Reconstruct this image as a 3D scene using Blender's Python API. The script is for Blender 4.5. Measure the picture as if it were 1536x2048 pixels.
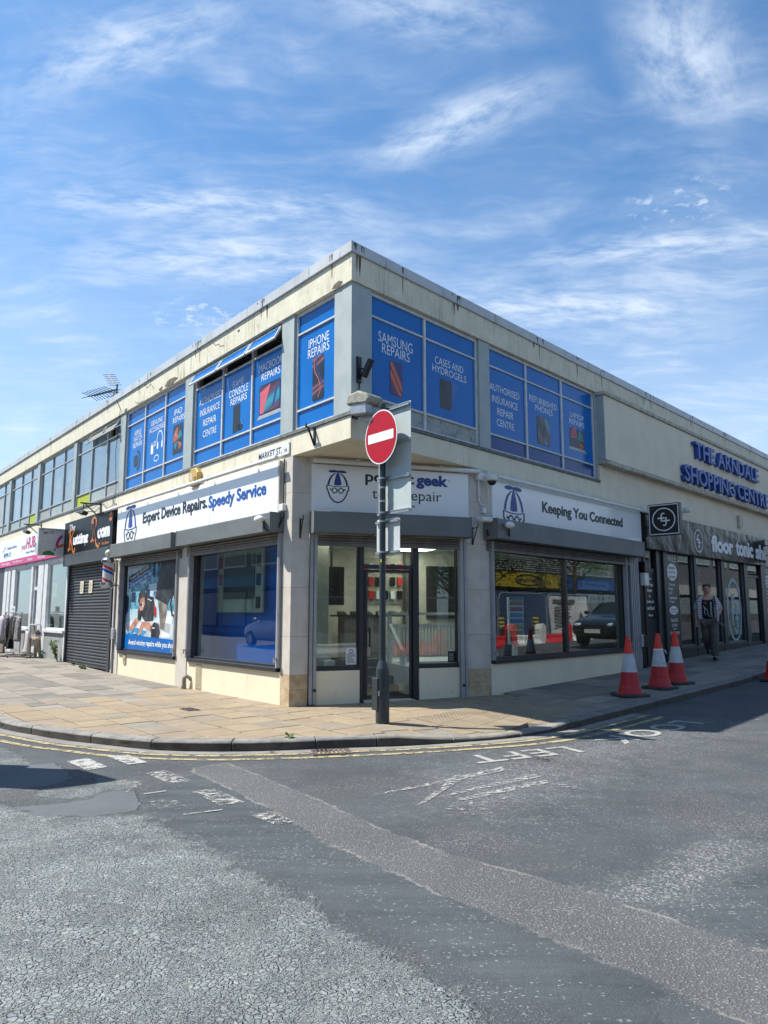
import bpy, bmesh, math, random
from mathutils import Vector, Matrix, noise as mnoise
R_ = math.radians
random.seed(7)
sc = bpy.context.scene
for o in list(bpy.data.objects):
    bpy.data.objects.remove(o, do_unlink=True)
COL = sc.collection

# ---------------------------------------------------------------- camera
cam_d = bpy.data.cameras.new("camera")
cam = bpy.data.objects.new("camera", cam_d)
COL.objects.link(cam)
cam_d.sensor_fit = 'VERTICAL'
cam_d.sensor_height = 36.0
cam_d.lens = 36.0 * 1480.0 / 2048.0
cam_d.clip_start = 0.05
cam_d.clip_end = 3000.0
cam.location = (0.0, 0.0, 1.38)
cam.rotation_euler = (R_(90 + 7.725), 0, 0)
sc.camera = cam

# ---------------------------------------------------------------- light
SUN_EL = 55.5
SUN_H = Vector((-0.9928, 0.12))            # horizontal direction towards the sun
TO_SUN = Vector((SUN_H.x * math.cos(R_(SUN_EL)), SUN_H.y * math.cos(R_(SUN_EL)), math.sin(R_(SUN_EL))))
SUN_STRENGTH = 5.0
SKY_STRENGTH = 0.112
EXPOSURE = 0.76
sun_d = bpy.data.lights.new("sun", 'SUN')
sun_d.energy = SUN_STRENGTH
sun_d.angle = R_(0.53)
sun_d.color = (1.0, 0.955, 0.88)
sun = bpy.data.objects.new("sun", sun_d)
COL.objects.link(sun)
sun.location = (-20, 5, 30)
sun.rotation_euler = TO_SUN.to_track_quat('Z', 'Y').to_euler()

sc.view_settings.view_transform = 'Standard'
sc.view_settings.look = 'None'
sc.view_settings.gamma = 1.0
sc.view_settings.use_curve_mapping = False
sc.view_settings.exposure = EXPOSURE
sc.cycles.max_bounces = 10
sc.cycles.transparent_max_bounces = 24
sc.cycles.use_denoising = True

world = bpy.data.worlds.new("World")
sc.world = world
world.use_nodes = True


class NG:
    """small helper to write node graphs"""
    def __init__(self, tree):
        self.t = tree
        self.n = tree.nodes
        self.l = tree.links
        self.n.clear()

    def node(self, typ, **kw):
        nd = self.n.new(typ)
        for k, v in kw.items():
            if k.startswith('i_'):
                key = k[2:]
                key = int(key) if key.isdigit() else key.replace('_', ' ')
                self.inp(nd, key, v)
            else:
                setattr(nd, k, v)
        return nd

    def inp(self, nd, key, v):
        s = nd.inputs[key]
        if isinstance(v, bpy.types.NodeSocket):
            self.l.new(v, s)
        else:
            s.default_value = v

    def math(self, op, a, b=0.0, c=None, clamp=False):
        nd = self.n.new('ShaderNodeMath')
        nd.operation = op
        nd.use_clamp = clamp
        self.inp(nd, 0, a)
        self.inp(nd, 1, b)
        if c is not None:
            self.inp(nd, 2, c)
        return nd.outputs[0]

    def vmath(self, op, a, b=(0, 0, 0), out=0):
        nd = self.n.new('ShaderNodeVectorMath')
        nd.operation = op
        self.inp(nd, 0, a)
        if op == 'SCALE':
            self.inp(nd, 'Scale', b)
        elif op not in ('LENGTH', 'NORMALIZE'):
            self.inp(nd, 1, b)
        return nd.outputs['Value'] if op in ('LENGTH', 'DOT_PRODUCT', 'DISTANCE') else nd.outputs[0]

    def ramp(self, v, a, b, c=0.0, d=1.0, smooth=True):
        nd = self.n.new('ShaderNodeMapRange')
        nd.interpolation_type = 'SMOOTHSTEP' if smooth else 'LINEAR'
        self.inp(nd, 0, v)
        self.inp(nd, 1, a); self.inp(nd, 2, b); self.inp(nd, 3, c); self.inp(nd, 4, d)
        return nd.outputs[0]

    def noise(self, vec, scale, detail=4, rough=0.55, dist=0.0, out=0):
        nd = self.n.new('ShaderNodeTexNoise')
        self.inp(nd, 'Vector', vec)
        nd.inputs['Scale'].default_value = scale
        nd.inputs['Detail'].default_value = detail
        nd.inputs['Roughness'].default_value = rough
        nd.inputs['Distortion'].default_value = dist
        return nd.outputs[out]

    def mapping(self, vec, loc=(0, 0, 0), rot=(0, 0, 0), scale=(1, 1, 1)):
        nd = self.n.new('ShaderNodeMapping')
        self.inp(nd, 0, vec)
        nd.inputs[1].default_value = loc
        nd.inputs[2].default_value = rot
        nd.inputs[3].default_value = scale
        return nd.outputs[0]

    def mix(self, fac, a, b, mode='MIX'):
        nd = self.n.new('ShaderNodeMix')
        nd.data_type = 'RGBA'
        nd.blend_type = mode
        nd.clamp_factor = True
        self.inp(nd, 0, fac)
        for k, v in ((6, a), (7, b)):
            if not isinstance(v, bpy.types.NodeSocket):
                v = tuple(v) + (1.0,) if len(v) == 3 else v
            self.inp(nd, k, v)
        return nd.outputs[2]


def build_sky():
    g = NG(world.node_tree)
    out = g.node('ShaderNodeOutputWorld')
    bg = g.node('ShaderNodeBackground')
    sky = g.node('ShaderNodeTexSky', sky_type='NISHITA')
    sky.sun_disc = False
    sky.sun_elevation = R_(SUN_EL)
    sky.sun_rotation = math.atan2(SUN_H.x, SUN_H.y)
    sky.altitude = 100
    sky.air_density = 1.0
    sky.dust_density = 0.6
    sky.ozone_density = 2.0
    tc = g.node('ShaderNodeTexCoord')
    d = tc.outputs['Generated']
    sep = g.node('ShaderNodeSeparateXYZ', i_0=d)
    z = g.math('MAXIMUM', sep.outputs[2], 0.0)
    zz = g.math('ADD', z, 0.10)
    px = g.math('DIVIDE', sep.outputs[0], zz)
    py = g.math('DIVIDE', sep.outputs[1], zz)
    p = g.node('ShaderNodeCombineXYZ', i_0=px, i_1=py).outputs[0]

    # veil of cirrus: a broad patchy sheet plus fine fibres
    warp = g.vmath('SCALE', g.vmath('SUBTRACT', g.noise(p, 2.2, 3, 0.5, 0, 1), (0.5, 0.5, 0.5)), 0.26)
    pw = g.vmath('ADD', p, warp)
    broad = g.ramp(g.noise(pw, 1.9, 6, 0.6, 0.3), 0.36, 0.70)
    fib = g.noise(g.mapping(pw, rot=(0, 0, R_(28)), scale=(1.0, 3.6, 1)), 3.0, 9, 0.62, 0.15)
    fibre = g.ramp(fib, 0.40, 0.75)
    fine = g.noise(g.mapping(pw, rot=(0, 0, R_(18)), scale=(2.0, 6.0, 1)), 7.0, 8, 0.65, 0.2)
    veil = g.math('MULTIPLY', g.math('ADD', g.math('MULTIPLY', fibre, 0.75), 0.25), g.math('ADD', g.math('MULTIPLY', broad, 0.55), 0.05))
    veil = g.math('MULTIPLY', veil, g.math('ADD', g.math('MULTIPLY', fine, 0.8), 0.5))

    def band(cx, cy, ang, la, lb, power, tex_scale=3.0, lo=0.34, hi=0.7, stretch=3.0):
        """one drawn-out cloud, its own place in the sky"""
        q = g.mapping(g.vmath('SUBTRACT', g.vmath('ADD', p, g.vmath('SCALE', warp, 0.12)), (cx, cy, 0)), rot=(0, 0, -ang))
        q2 = g.mapping(q, scale=(1 / la, 1 / lb, 1))
        m = g.ramp(g.vmath('LENGTH', q2), 1.0, 0.0)
        tx = g.ramp(g.noise(g.mapping(q, scale=(1, stretch, 1)), tex_scale, 9, 0.64, 0.25), lo, hi)
        return g.math('MULTIPLY', g.math('MULTIPLY', m, tx), power)
    tot = veil
    for b in SKY_BANDS:
        tot = g.math('ADD', tot, band(*b))
    # small cloudlets (high puffs) in two clusters
    for (cx, cy, r, s) in SKY_PUFFS:
        q = g.vmath('LENGTH', g.mapping(g.vmath('SUBTRACT', p, (cx, cy, 0)), scale=(1 / r, 1 / (r * 0.8), 1)))
        m = g.ramp(q, 1.0, 0.4)
        tx = g.ramp(g.noise(p, s, 6, 0.6, 0.2), 0.52, 0.66)
        tot = g.math('ADD', tot, g.math('MULTIPLY', g.math('MULTIPLY', m, tx), 0.5))
    low = g.ramp(z, 0.54, 0.0, 0.0, 0.62)
    tot = g.math('ADD', g.math('MULTIPLY', tot, 0.9), low)
    tot = g.math('MINIMUM', g.math('MAXIMUM', tot, 0.0), 0.93)
    skyc = g.mix(1.0, sky.outputs[0], SKY_TINT, 'MULTIPLY')
    colr = g.mix(tot, skyc, CLOUD_COL)
    g.inp(bg, 0, colr)
    bg.inputs[1].default_value = SKY_STRENGTH
    g.l.new(bg.outputs[0], out.inputs[0])


SKY_TINT = (0.56, 0.86, 1.02)
CLOUD_COL = (4.6, 5.2, 6.0)
SKY_BANDS = [
    (0.13, 1.20, R_(-32), 0.27, 0.095, 0.95, 8.0, 0.26, 0.72, 1.9),
    (0.47, 1.05, R_(49), 0.26, 0.12, 0.85, 8.0, 0.28, 0.72, 1.8),
    (-0.40, 1.03, R_(-20), 0.34, 0.10, 0.70, 9.0, 0.30, 0.72, 2.6),
    (0.05, 0.97, R_(12), 0.28, 0.09, 0.62, 9.0, 0.30, 0.72, 2.0),
    (-0.37, 1.43, R_(6), 0.60, 0.12, 0.72, 9.0, 0.30, 0.74, 2.6),
    (-0.35, 1.62, R_(2), 0.62, 0.22, 0.78, 7.0, 0.28, 0.74, 2.4),
    (0.62, 1.57, R_(-12), 0.50, 0.12, 0.68, 9.0, 0.30, 0.72, 2.6),
    (0.45, 1.85, R_(4), 0.62, 0.24, 0.78, 7.0, 0.28, 0.74, 2.4),
]
SKY_PUFFS = [(0.60, 1.41, 0.13, 26.0), (-0.50, 1.91, 0.17, 24.0)]
build_sky()

# ---------------------------------------------------------------- frames and mesh helpers
class Frame:
    """local axes of a facade: x to the right seen from the street, y into the building, z up"""
    def __init__(self, ox, oy, oz, ang):
        self.o = Vector((ox, oy, oz)); self.a = ang
        self.c, self.s = math.cos(ang), math.sin(ang)

    def w(self, x, y, z):
        return (self.o.x + x * self.c - y * self.s, self.o.y + x * self.s + y * self.c, self.o.z + z)

    def sub(self, x, y, z, da=0.0):
        q = self.w(x, y, z)
        return Frame(q[0], q[1], q[2], self.a + da)


CX, CY = -0.4589, 10.0024                      # the building's corner
A_L = math.atan2(-0.77898, 0.62705)
A_R = math.atan2(0.73483, 0.67825)
FW = Frame(0, 0, 0, 0)
FL = Frame(CX, CY, 0, A_L)                     # left facade, x = 0 at the corner, x < 0 going left
FR = Frame(CX, CY, 0, A_R)                     # right facade, x > 0 going right
PL = (-1.4007, 11.1724)
PR = (1.5833, 12.2150)
A_E = math.atan2(PR[1] - PL[1], PR[0] - PL[0])
FE = Frame(PL[0], PL[1], 0, A_E)               # entrance across the corner, x = 0..3.161
EW = 3.161
DL = Vector((-0.62705, 0.77898)); DR = Vector((0.67825, 0.73483))
NL = Vector((-0.77898, -0.62705)); NR = Vector((0.73483, -0.67825))


def pw(v, pts):
    if v <= pts[0][0]:
        return pts[0][1]
    for (a, fa), (b, fb) in zip(pts, pts[1:]):
        if v <= b:
            return fa + (fb - fa) * (v - a) / (b - a)
    return pts[-1][1]


RISE_R = [(0, 0), (3, .045), (8.5, .135), (11, .25), (17, .42), (30, .62), (80, 1.2)]
RISE_L = [(0, 0), (6, .0), (9, .02), (13, .09), (22, .14), (60, .2)]


def ground_rise(x, y):
    q = Vector((x - CX, y - CY))
    sr, sl = q.dot(DR), q.dot(DL)
    return pw(sr - 0.15 * max(0.0, sl), RISE_R) + pw(sl, RISE_L)


def pave_h(x, y):
    """height of the pavement: level at the walls, a slight fall to the kerb, dropped at the crossing"""
    q = Vector((x - CX, y - CY))
    nl, nr = q.dot(NL), q.dot(NR)
    n = max(0.0, nl if x < 0 else (nr if x > 2 else max(nl, nr) * 0.6 + 0.4 * min(nl, nr)))
    h = ground_rise(x, y) - 0.007 * min(n, 4.0)
    dd = math.hypot((x - 1.35), (y - 9.05))
    h -= 0.068 * max(0.0, 1.0 - (dd / 1.25) ** 2)
    return h


def road_h(x, y):
    q = Vector((x - CX, y - CY))
    return ground_rise(x, y) * 0.97 - 0.125


class MB:
    """collects faces in world space; build() links them as ONE mesh object under a thing"""
    def __init__(self, frame=FW):
        self.v = []; self.f = []; self.fr = frame; self.m = []; self.cm = 0; self.sm = []

    def at(self, frame):
        self.fr = frame
        return self

    def add(self, pts, faces):
        b = len(self.v)
        w = self.fr.w
        self.v += [w(*p) for p in pts]
        for f in faces:
            self.f.append([b + i for i in f]); self.m.append(self.cm)
        return self

    def box(self, x0, x1, y0, y1, z0, z1):
        if x1 < x0: x0, x1 = x1, x0
        if y1 < y0: y0, y1 = y1, y0
        if z1 < z0: z0, z1 = z1, z0
        return self.add([(x0, y0, z0), (x1, y0, z0), (x1, y1, z0), (x0, y1, z0), (x0, y0, z1), (x1, y0, z1), (x1, y1, z1), (x0, y1, z1)],
                        [(0, 3, 2, 1), (4, 5, 6, 7), (0, 1, 5, 4), (1, 2, 6, 5), (2, 3, 7, 6), (3, 0, 4, 7)])

    def quad(self, a, b, c, d):
        return self.add([a, b, c, d], [(0, 1, 2, 3)])

    def prism_xy(self, pts, z0, z1):
        """polygon in plan (counter-clockwise), extruded up"""
        n = len(pts)
        area = sum(pts[i][0] * pts[(i + 1) % n][1] - pts[(i + 1) % n][0] * pts[i][1] for i in range(n))
        if area < 0: pts = pts[::-1]
        return self.add([(p[0], p[1], z0) for p in pts] + [(p[0], p[1], z1) for p in pts],
                        [tuple(range(n - 1, -1, -1)), tuple(range(n, 2 * n))] + [(i, (i + 1) % n, n + (i + 1) % n, n + i) for i in range(n)])

    def prism_xz(self, pts, y0, y1):
        """polygon drawn on the facade (x, z), thickness from y0 (front) to y1"""
        n = len(pts)
        area = sum(pts[i][0] * pts[(i + 1) % n][1] - pts[(i + 1) % n][0] * pts[i][1] for i in range(n))
        if area < 0: pts = pts[::-1]
        return self.add([(p[0], y0, p[1]) for p in pts] + [(p[0], y1, p[1]) for p in pts],
                        [tuple(range(n)), tuple(range(2 * n - 1, n - 1, -1))] + [((i + 1) % n, i, n + i, n + (i + 1) % n) for i in range(n)])

    def prism_yz(self, pts, x0, x1):
        n = len(pts)
        area = sum(pts[i][0] * pts[(i + 1) % n][1] - pts[(i + 1) % n][0] * pts[i][1] for i in range(n))
        if area < 0: pts = pts[::-1]
        return self.add([(x1, p[0], p[1]) for p in pts] + [(x0, p[0], p[1]) for p in pts],
                        [tuple(range(n)), tuple(range(2 * n - 1, n - 1, -1))] + [((i + 1) % n, i, n + i, n + (i + 1) % n) for i in range(n)])

    def cyl(self, a, b, r0, r1=None, n=12, caps=True):
        a, b = Vector(a), Vector(b)
        r1 = r0 if r1 is None else r1
        d = (b - a).normalized()
        u = d.orthogonal().normalized(); w = d.cross(u)
        pts = []
        for c, r in ((a, r0), (b, r1)):
            for i in range(n):
                t = 2 * math.pi * i / n
                pts.append(tuple(c + u * (r * math.cos(t)) + w * (r * math.sin(t))))
        fs = [(i, (i + 1) % n, n + (i + 1) % n, n + i) for i in range(n)]
        if caps: fs += [tuple(range(n - 1, -1, -1)), tuple(range(n, 2 * n))]
        return self.add(pts, fs)

    def tube(self, path, r, n=8):
        path = [Vector(p) for p in path]
        rings = []
        u = None
        for i, p in enumerate(path):
            d = (path[min(i + 1, len(path) - 1)] - path[max(i - 1, 0)]).normalized()
            if u is None: u = d.orthogonal().normalized()
            u = (u - d * u.dot(d))
            u = u.normalized() if u.length > 1e-6 else d.orthogonal().normalized()
            w = d.cross(u)
            rr = r[i] if isinstance(r, (list, tuple)) else r
            rings.append([tuple(p + u * (rr * math.cos(2 * math.pi * k / n)) + w * (rr * math.sin(2 * math.pi * k / n))) for k in range(n)])
        pts = [q for ring in rings for q in ring]
        fs = []
        for i in range(len(path) - 1):
            for k in range(n):
                fs.append((i * n + k, i * n + (k + 1) % n, (i + 1) * n + (k + 1) % n, (i + 1) * n + k))
        fs += [tuple(range(n - 1, -1, -1)), tuple(range((len(path) - 1) * n, len(path) * n))]
        return self.add(pts, fs)

    def lathe(self, prof, cx=0, cy=0, n=20, axis='z'):
        """profile of (radius, height)"""
        pts = []
        for r, h in prof:
            for i in range(n):
                t = 2 * math.pi * i / n
                if axis == 'z': pts.append((cx + r * math.cos(t), cy + r * math.sin(t), h))
                else: pts.append((cx + r * math.cos(t), h, cy + r * math.sin(t)))
        fs = []
        for j in range(len(prof) - 1):
            for i in range(n):
                q = (j * n + i, j * n + (i + 1) % n, (j + 1) * n + (i + 1) % n, (j + 1) * n + i)
                fs.append(q if axis == 'z' else q[::-1])
        a, b = tuple(range(n - 1, -1, -1)), tuple(range((len(prof) - 1) * n, len(prof) * n))
        fs += [a, b] if axis == 'z' else [a[::-1], b[::-1]]
        return self.add(pts, fs)

    def ball(self, c, rx, ry=None, rz=None, n=12, m=8):
        ry = rx if ry is None else ry; rz = rx if rz is None else rz
        pts = [(c[0], c[1], c[2] - rz)]
        for j in range(1, m):
            ph = -math.pi / 2 + math.pi * j / m
            for i in range(n):
                t = 2 * math.pi * i / n
                pts.append((c[0] + rx * math.cos(ph) * math.cos(t), c[1] + ry * math.cos(ph) * math.sin(t), c[2] + rz * math.sin(ph)))
        pts.append((c[0], c[1], c[2] + rz))
        fs = [(0, 1 + (i + 1) % n, 1 + i) for i in range(n)]
        for j in range(m - 2):
            for i in range(n):
                fs.append((1 + j * n + i, 1 + j * n + (i + 1) % n, 1 + (j + 1) * n + (i + 1) % n, 1 + (j + 1) * n + i))
        e = len(pts) - 1; b = 1 + (m - 2) * n
        fs += [(e, b + i, b + (i + 1) % n) for i in range(n)]
        return self.add(pts, fs)

    def build(self, name, mat, T=None, parent=None, smooth=False, bevel=0.0, seg=1, label=None, kind=None):
        me = bpy.data.meshes.new(name)
        if T is not None:
            inv = T.inv
            vs = [tuple(inv @ Vector(v)) for v in self.v]
        else:
            vs = self.v
        me.from_pydata(vs, [], self.f)
        mats = mat if isinstance(mat, (list, tuple)) else [mat]
        for m in mats: me.materials.append(m)
        if len(mats) > 1: me.polygons.foreach_set('material_index', self.m)
        if smooth:
            me.polygons.foreach_set('use_smooth', [True] * len(me.polygons))
        me.update()
        return self.link(me, name, T, parent, smooth, bevel, seg, label, kind)

    @staticmethod
    def link(me, name, T, parent=None, smooth=False, bevel=0.0, seg=1, label=None, kind=None):
        o = bpy.data.objects.new(name, me)
        COL.objects.link(o)
        if parent is not None: o.parent = parent
        elif T is not None: o.parent = T.o
        if bevel:
            b = o.modifiers.new('bevel', 'BEVEL'); b.width = bevel; b.segments = seg; b.limit_method = 'ANGLE'; b.angle_limit = R_(40)
        elif smooth == 'angle':
            pass
        if label: o['label'] = label
        if kind: o['kind'] = kind
        return o


class Thing:
    """a top-level thing: an Empty at its base that parents its parts"""
    def __init__(self, name, label, cat, frame=FW, x=0, y=0, z=0, group=None, kind=None, da=0.0):
        self.fr = frame.sub(x, y, z, da)
        o = bpy.data.objects.new(name, None)
        o.empty_display_size = 0.2
        COL.objects.link(o)
        o.location = self.fr.o
        o.rotation_euler = (0, 0, self.fr.a)
        if label: o['label'] = label
        if cat: o['category'] = cat
        if group: o['group'] = group
        if kind: o['kind'] = kind
        self.o = o
        self.inv = (Matrix.Translation(self.fr.o) @ Matrix.Rotation(self.fr.a, 4, 'Z')).inverted()
        self.src = frame


def children_of(o):
    return [c for c in bpy.data.objects if c.parent == o]


def copy_tree(o, parent=None):
    c = o.copy()
    COL.objects.link(c)
    if parent is not None: c.parent = parent
    for ch in children_of(o):
        copy_tree(ch, c)
    return c


# ---------------------------------------------------------------- materials
MATS = {}


def M(name, col, rough=0.6, col2=None, ns=6.0, bump=0.0, bs=180.0, metal=0.0, spec=0.5, streak=0.0, streak_col=(0.03, 0.03, 0.025),
      sth=0.56, dirt=0.0, dirt_col=(0.05, 0.045, 0.035), coat=0.0, emit=None, estr=0.0, rvar=0.0, wave=0.0, detail=5):
    """painted / cast / cloth surface: two tones, fine relief, optional rain streaks and blotchy dirt"""
    if name in MATS: return MATS[name]
    m = bpy.data.materials.new(name)
    m.use_nodes = True
    g = NG(m.node_tree)
    out = g.node('ShaderNodeOutputMaterial')
    b = g.node('ShaderNodeBsdfPrincipled')
    g.l.new(b.outputs[0], out.inputs[0])
    tc = g.node('ShaderNodeTexCoord').outputs['Object']
    c = col
    if col2 is None:
        col2 = tuple(min(1.0, k * 0.86) for k in col)
    c = g.mix(g.ramp(g.noise(tc, ns, detail), 0.35, 0.68), col, col2)
    if dirt:
        dn = g.ramp(g.noise(tc, ns * 2.3 + 1.7, 8, 0.65), 0.62 - 0.2 * dirt, 0.86 - 0.16 * dirt)
        c = g.mix(g.math('MULTIPLY', dn, min(1.0, 0.5 + dirt * 0.4)), c, dirt_col)
    if streak:
        sv = g.mapping(tc, scale=(9.0, 9.0, 0.55))
        sn = g.ramp(g.noise(sv, 1.6, 7, 0.62), sth, sth + 0.22)
        sn = g.math('MULTIPLY', sn, g.ramp(g.noise(tc, 1.1, 4), 0.36, 0.62))
        c = g.mix(g.math('MULTIPLY', sn, streak), c, streak_col)
    g.inp(b, 'Base Color', c)
    b.inputs['Metallic'].default_value = metal
    b.inputs['Specular IOR Level'].default_value = spec
    b.inputs['Coat Weight'].default_value = coat
    if rvar:
        g.inp(b, 'Roughness', g.ramp(g.noise(tc, ns * 3, 5), 0.3, 0.7, max(0.02, rough - rvar), min(1, rough + rvar)))
    else:
        b.inputs['Roughness'].default_value = rough
    if bump or wave:
        bn = g.node('ShaderNodeBump')
        bn.inputs['Distance'].default_value = 0.004
        bn.inputs['Strength'].default_value = bump if bump else 0.0
        g.inp(bn, 'Height', g.noise(tc, bs, 3, 0.6))
        nrm = bn.outputs[0]
        if wave:
            b2 = g.node('ShaderNodeBump')
            b2.inputs['Distance'].default_value = 0.05
            b2.inputs['Strength'].default_value = wave
            g.inp(b2, 'Height', g.noise(tc, 2.6, 2, 0.4))
            if bump: g.l.new(nrm, b2.inputs['Normal'])
            nrm = b2.outputs[0]
        g.l.new(nrm, b.inputs['Normal'])
    if emit:
        b.inputs['Emission Color'].default_value = tuple(emit) + (1,)
        b.inputs['Emission Strength'].default_value = estr
    MATS[name] = m
    return m


def glass_mat(name, tint=(0.80, 0.86, 0.84), refl=0.055, power=4.2, wave=0.0, gain=1.0):
    """window pane: see-through by day, mirror-like at a slant"""
    if name in MATS: return MATS[name]
    m = bpy.data.materials.new(name)
    m.use_nodes = True
    g = NG(m.node_tree)
    out = g.node('ShaderNodeOutputMaterial')
    tr = g.node('ShaderNodeBsdfTransparent')
    tr.inputs[0].default_value = tuple(tint) + (1,)
    gl = g.node('ShaderNodeBsdfGlossy')
    gl.inputs['Roughness'].default_value = 0.0
    gl.inputs[0].default_value = (1, 1, 1, 1)
    lw = g.node('ShaderNodeLayerWeight')
    lw.inputs[0].default_value = 0.5
    f = g.math('ADD', g.math('MULTIPLY', g.math('POWER', lw.outputs['Facing'], power), gain), refl, clamp=True)
    if wave:
        tc = g.node('ShaderNodeTexCoord').outputs['Object']
        bn = g.node('ShaderNodeBump')
        bn.inputs['Distance'].default_value = 0.02
        bn.inputs['Strength'].default_value = wave
        g.inp(bn, 'Height', g.noise(tc, 1.4, 1, 0.3))
        g.l.new(bn.outputs[0], gl.inputs['Normal'])
    mx = g.node('ShaderNodeMixShader')
    g.l.new(f, mx.inputs[0]); g.l.new(tr.outputs[0], mx.inputs[1]); g.l.new(gl.outputs[0], mx.inputs[2])
    g.l.new(mx.outputs[0], out.inputs[0])
    MATS[name] = m
    return m


CREAM = M('cream_roughcast', (0.71, 0.665, 0.525), 0.9, (0.64, 0.60, 0.465), 3.0, 0.55, 95, streak=0.7, sth=0.50, streak_col=(0.26, 0.23, 0.16), dirt=0.18, dirt_col=(0.32, 0.27, 0.18), spec=0.2)
CREAM_DIRTY = M('cream_roughcast_weathered', (0.70, 0.66, 0.525), 0.9, (0.62, 0.58, 0.455), 3.0, 1.0, 60, streak=0.7, sth=0.50, streak_col=(0.20, 0.18, 0.13), dirt=0.45, dirt_col=(0.34, 0.29, 0.20), spec=0.2)
CREAM_SMOOTH = M('cream_masonry_paint', (0.77, 0.69, 0.51), 0.75, (0.73, 0.645, 0.47), 2.0, 0.3, 45, streak=0.25, streak_col=(0.34, 0.27, 0.17), dirt=0.28, dirt_col=(0.46, 0.38, 0.25), spec=0.3)
STONE = M('pillar_concrete', (0.56, 0.52, 0.46), 0.85, (0.49, 0.45, 0.39), 4.0, 0.3, 150, streak=0.3, streak_col=(0.22, 0.16, 0.10), spec=0.25)
STONE_STAIN = M('pillar_concrete_rust_stained', (0.52, 0.42, 0.28), 0.85, (0.40, 0.29, 0.17), 7.0, 0.3, 150, streak=0.6, streak_col=(0.12, 0.075, 0.04), dirt=0.3, dirt_col=(0.15, 0.10, 0.06), spec=0.25)
COPING = M('coping_metal', (0.50, 0.52, 0.53), 0.45, (0.43, 0.45, 0.46), 2.0, 0.0, streak=0.8, sth=0.50, streak_col=(0.10, 0.10, 0.095))
GREYPAINT = M('grey_green_panel', (0.36, 0.41, 0.40), 0.6, (0.31, 0.36, 0.35), 3.0, 0.1, 60, streak=0.25, streak_col=(0.15, 0.16, 0.15))
GREYPANEL_OLD = M('grey_panel_peeling', (0.36, 0.38, 0.36), 0.75, (0.30, 0.32, 0.31), 6.0, 0.2, 60, streak=0.8, streak_col=(0.06, 0.065, 0.06), dirt=0.75, dirt_col=(0.07, 0.075, 0.07))
FLASH = M('lead_flashing', (0.085, 0.095, 0.095), 0.7, (0.17, 0.18, 0.17), 9.0, 0.5, 40)
WHITEFRAME = M('white_window_frame', (0.60, 0.61, 0.61), 0.45, (0.50, 0.505, 0.49), 7.0, 0.0, dirt=0.35, dirt_col=(0.28, 0.26, 0.22))
GREYFRAME = M('grey_window_frame', (0.42, 0.46, 0.47), 0.5, (0.35, 0.39, 0.40), 7.0, 0.0, dirt=0.2, dirt_col=(0.18, 0.18, 0.17))
BLUE = M('blue_vinyl', (0.0012, 0.140, 0.46), 0.16, (0.0012, 0.122, 0.42), 1.6, spec=0.26, wave=0.06)
BLUE_DARK = M('blue_painted_spandrel', (0.0012, 0.046, 0.21), 0.2, (0.0012, 0.040, 0.19), 1.2, spec=0.3, wave=0.05)
WHITE_SIGN = M('white_sign_panel', (0.80, 0.81, 0.82), 0.12, (0.77, 0.78, 0.79), 1.0, spec=0.6, wave=0.10, streak=0.12, streak_col=(0.45, 0.44, 0.40))
WHITE = M('white_lettering', (0.82, 0.82, 0.82), 0.5)
WHITE_PLASTIC = M('white_plastic', (0.74, 0.74, 0.72), 0.4, (0.66, 0.66, 0.63), 5.0, dirt=0.15)
INK = M('dark_lettering', (0.012, 0.013, 0.016), 0.4)
LOGO_BLUE = M('logo_blue', (0.010, 0.085, 0.36), 0.35)
LOGO_NAVY = M('logo_navy', (0.010, 0.045, 0.26), 0.35)
SHUTTER_GREY = M('grey_shutter_box', (0.145, 0.158, 0.155), 0.5, (0.12, 0.133, 0.131), 2.0, streak=0.35, streak_col=(0.24, 0.24, 0.22), dirt=0.25, dirt_col=(0.17, 0.17, 0.155))
SHUTTER_DARK = M('dark_shutter_slat', (0.045, 0.05, 0.054), 0.45, (0.036, 0.04, 0.045), 3.0, dirt=0.15, dirt_col=(0.10, 0.10, 0.095))
RAIL_GREY = M('shutter_guide_rail', (0.33, 0.34, 0.35), 0.45, (0.27, 0.28, 0.29), 4.0, dirt=0.25, dirt_col=(0.14, 0.13, 0.12))
DARKFRAME = M('anthracite_frame', (0.022, 0.026, 0.032), 0.4, (0.017, 0.02, 0.026), 3.0)
BLACK = M('black_paint', (0.008, 0.008, 0.009), 0.4)
BLACK_GLOSS = M('black_gloss_panel', (0.006, 0.007, 0.008), 0.32, (0.008, 0.009, 0.010), 1.0, spec=0.12, wave=0.06)
GALV = M('galvanised_steel', (0.42, 0.44, 0.45), 0.4, (0.34, 0.36, 0.37), 14.0, metal=0.6)
DARKMETAL = M('dark_metal', (0.05, 0.052, 0.055), 0.45, metal=0.3)
GLASS = glass_mat('window_glass', (0.70, 0.76, 0.74), 0.10, 3.4, 0.05)
GLASS_L = glass_mat('shopfront_glass', (0.78, 0.86, 0.85), 0.065, 3.8, 0.03)
GLASS_FT = glass_mat('dark_shop_glass', (0.62, 0.68, 0.68), 0.04, 5.0, 0.03, 0.8)
ORANGE = M('orange_paint', (0.75, 0.20, 0.02), 0.4)
RED = M('red_print', (0.50, 0.010, 0.018), 0.4)
YELLOWGREEN = M('lime_panel', (0.42, 0.47, 0.035), 0.6, (0.36, 0.40, 0.04), 8.0, dirt=0.3)

# ---------------------------------------------------------------- lettering and prints
_TXT = {}


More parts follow.
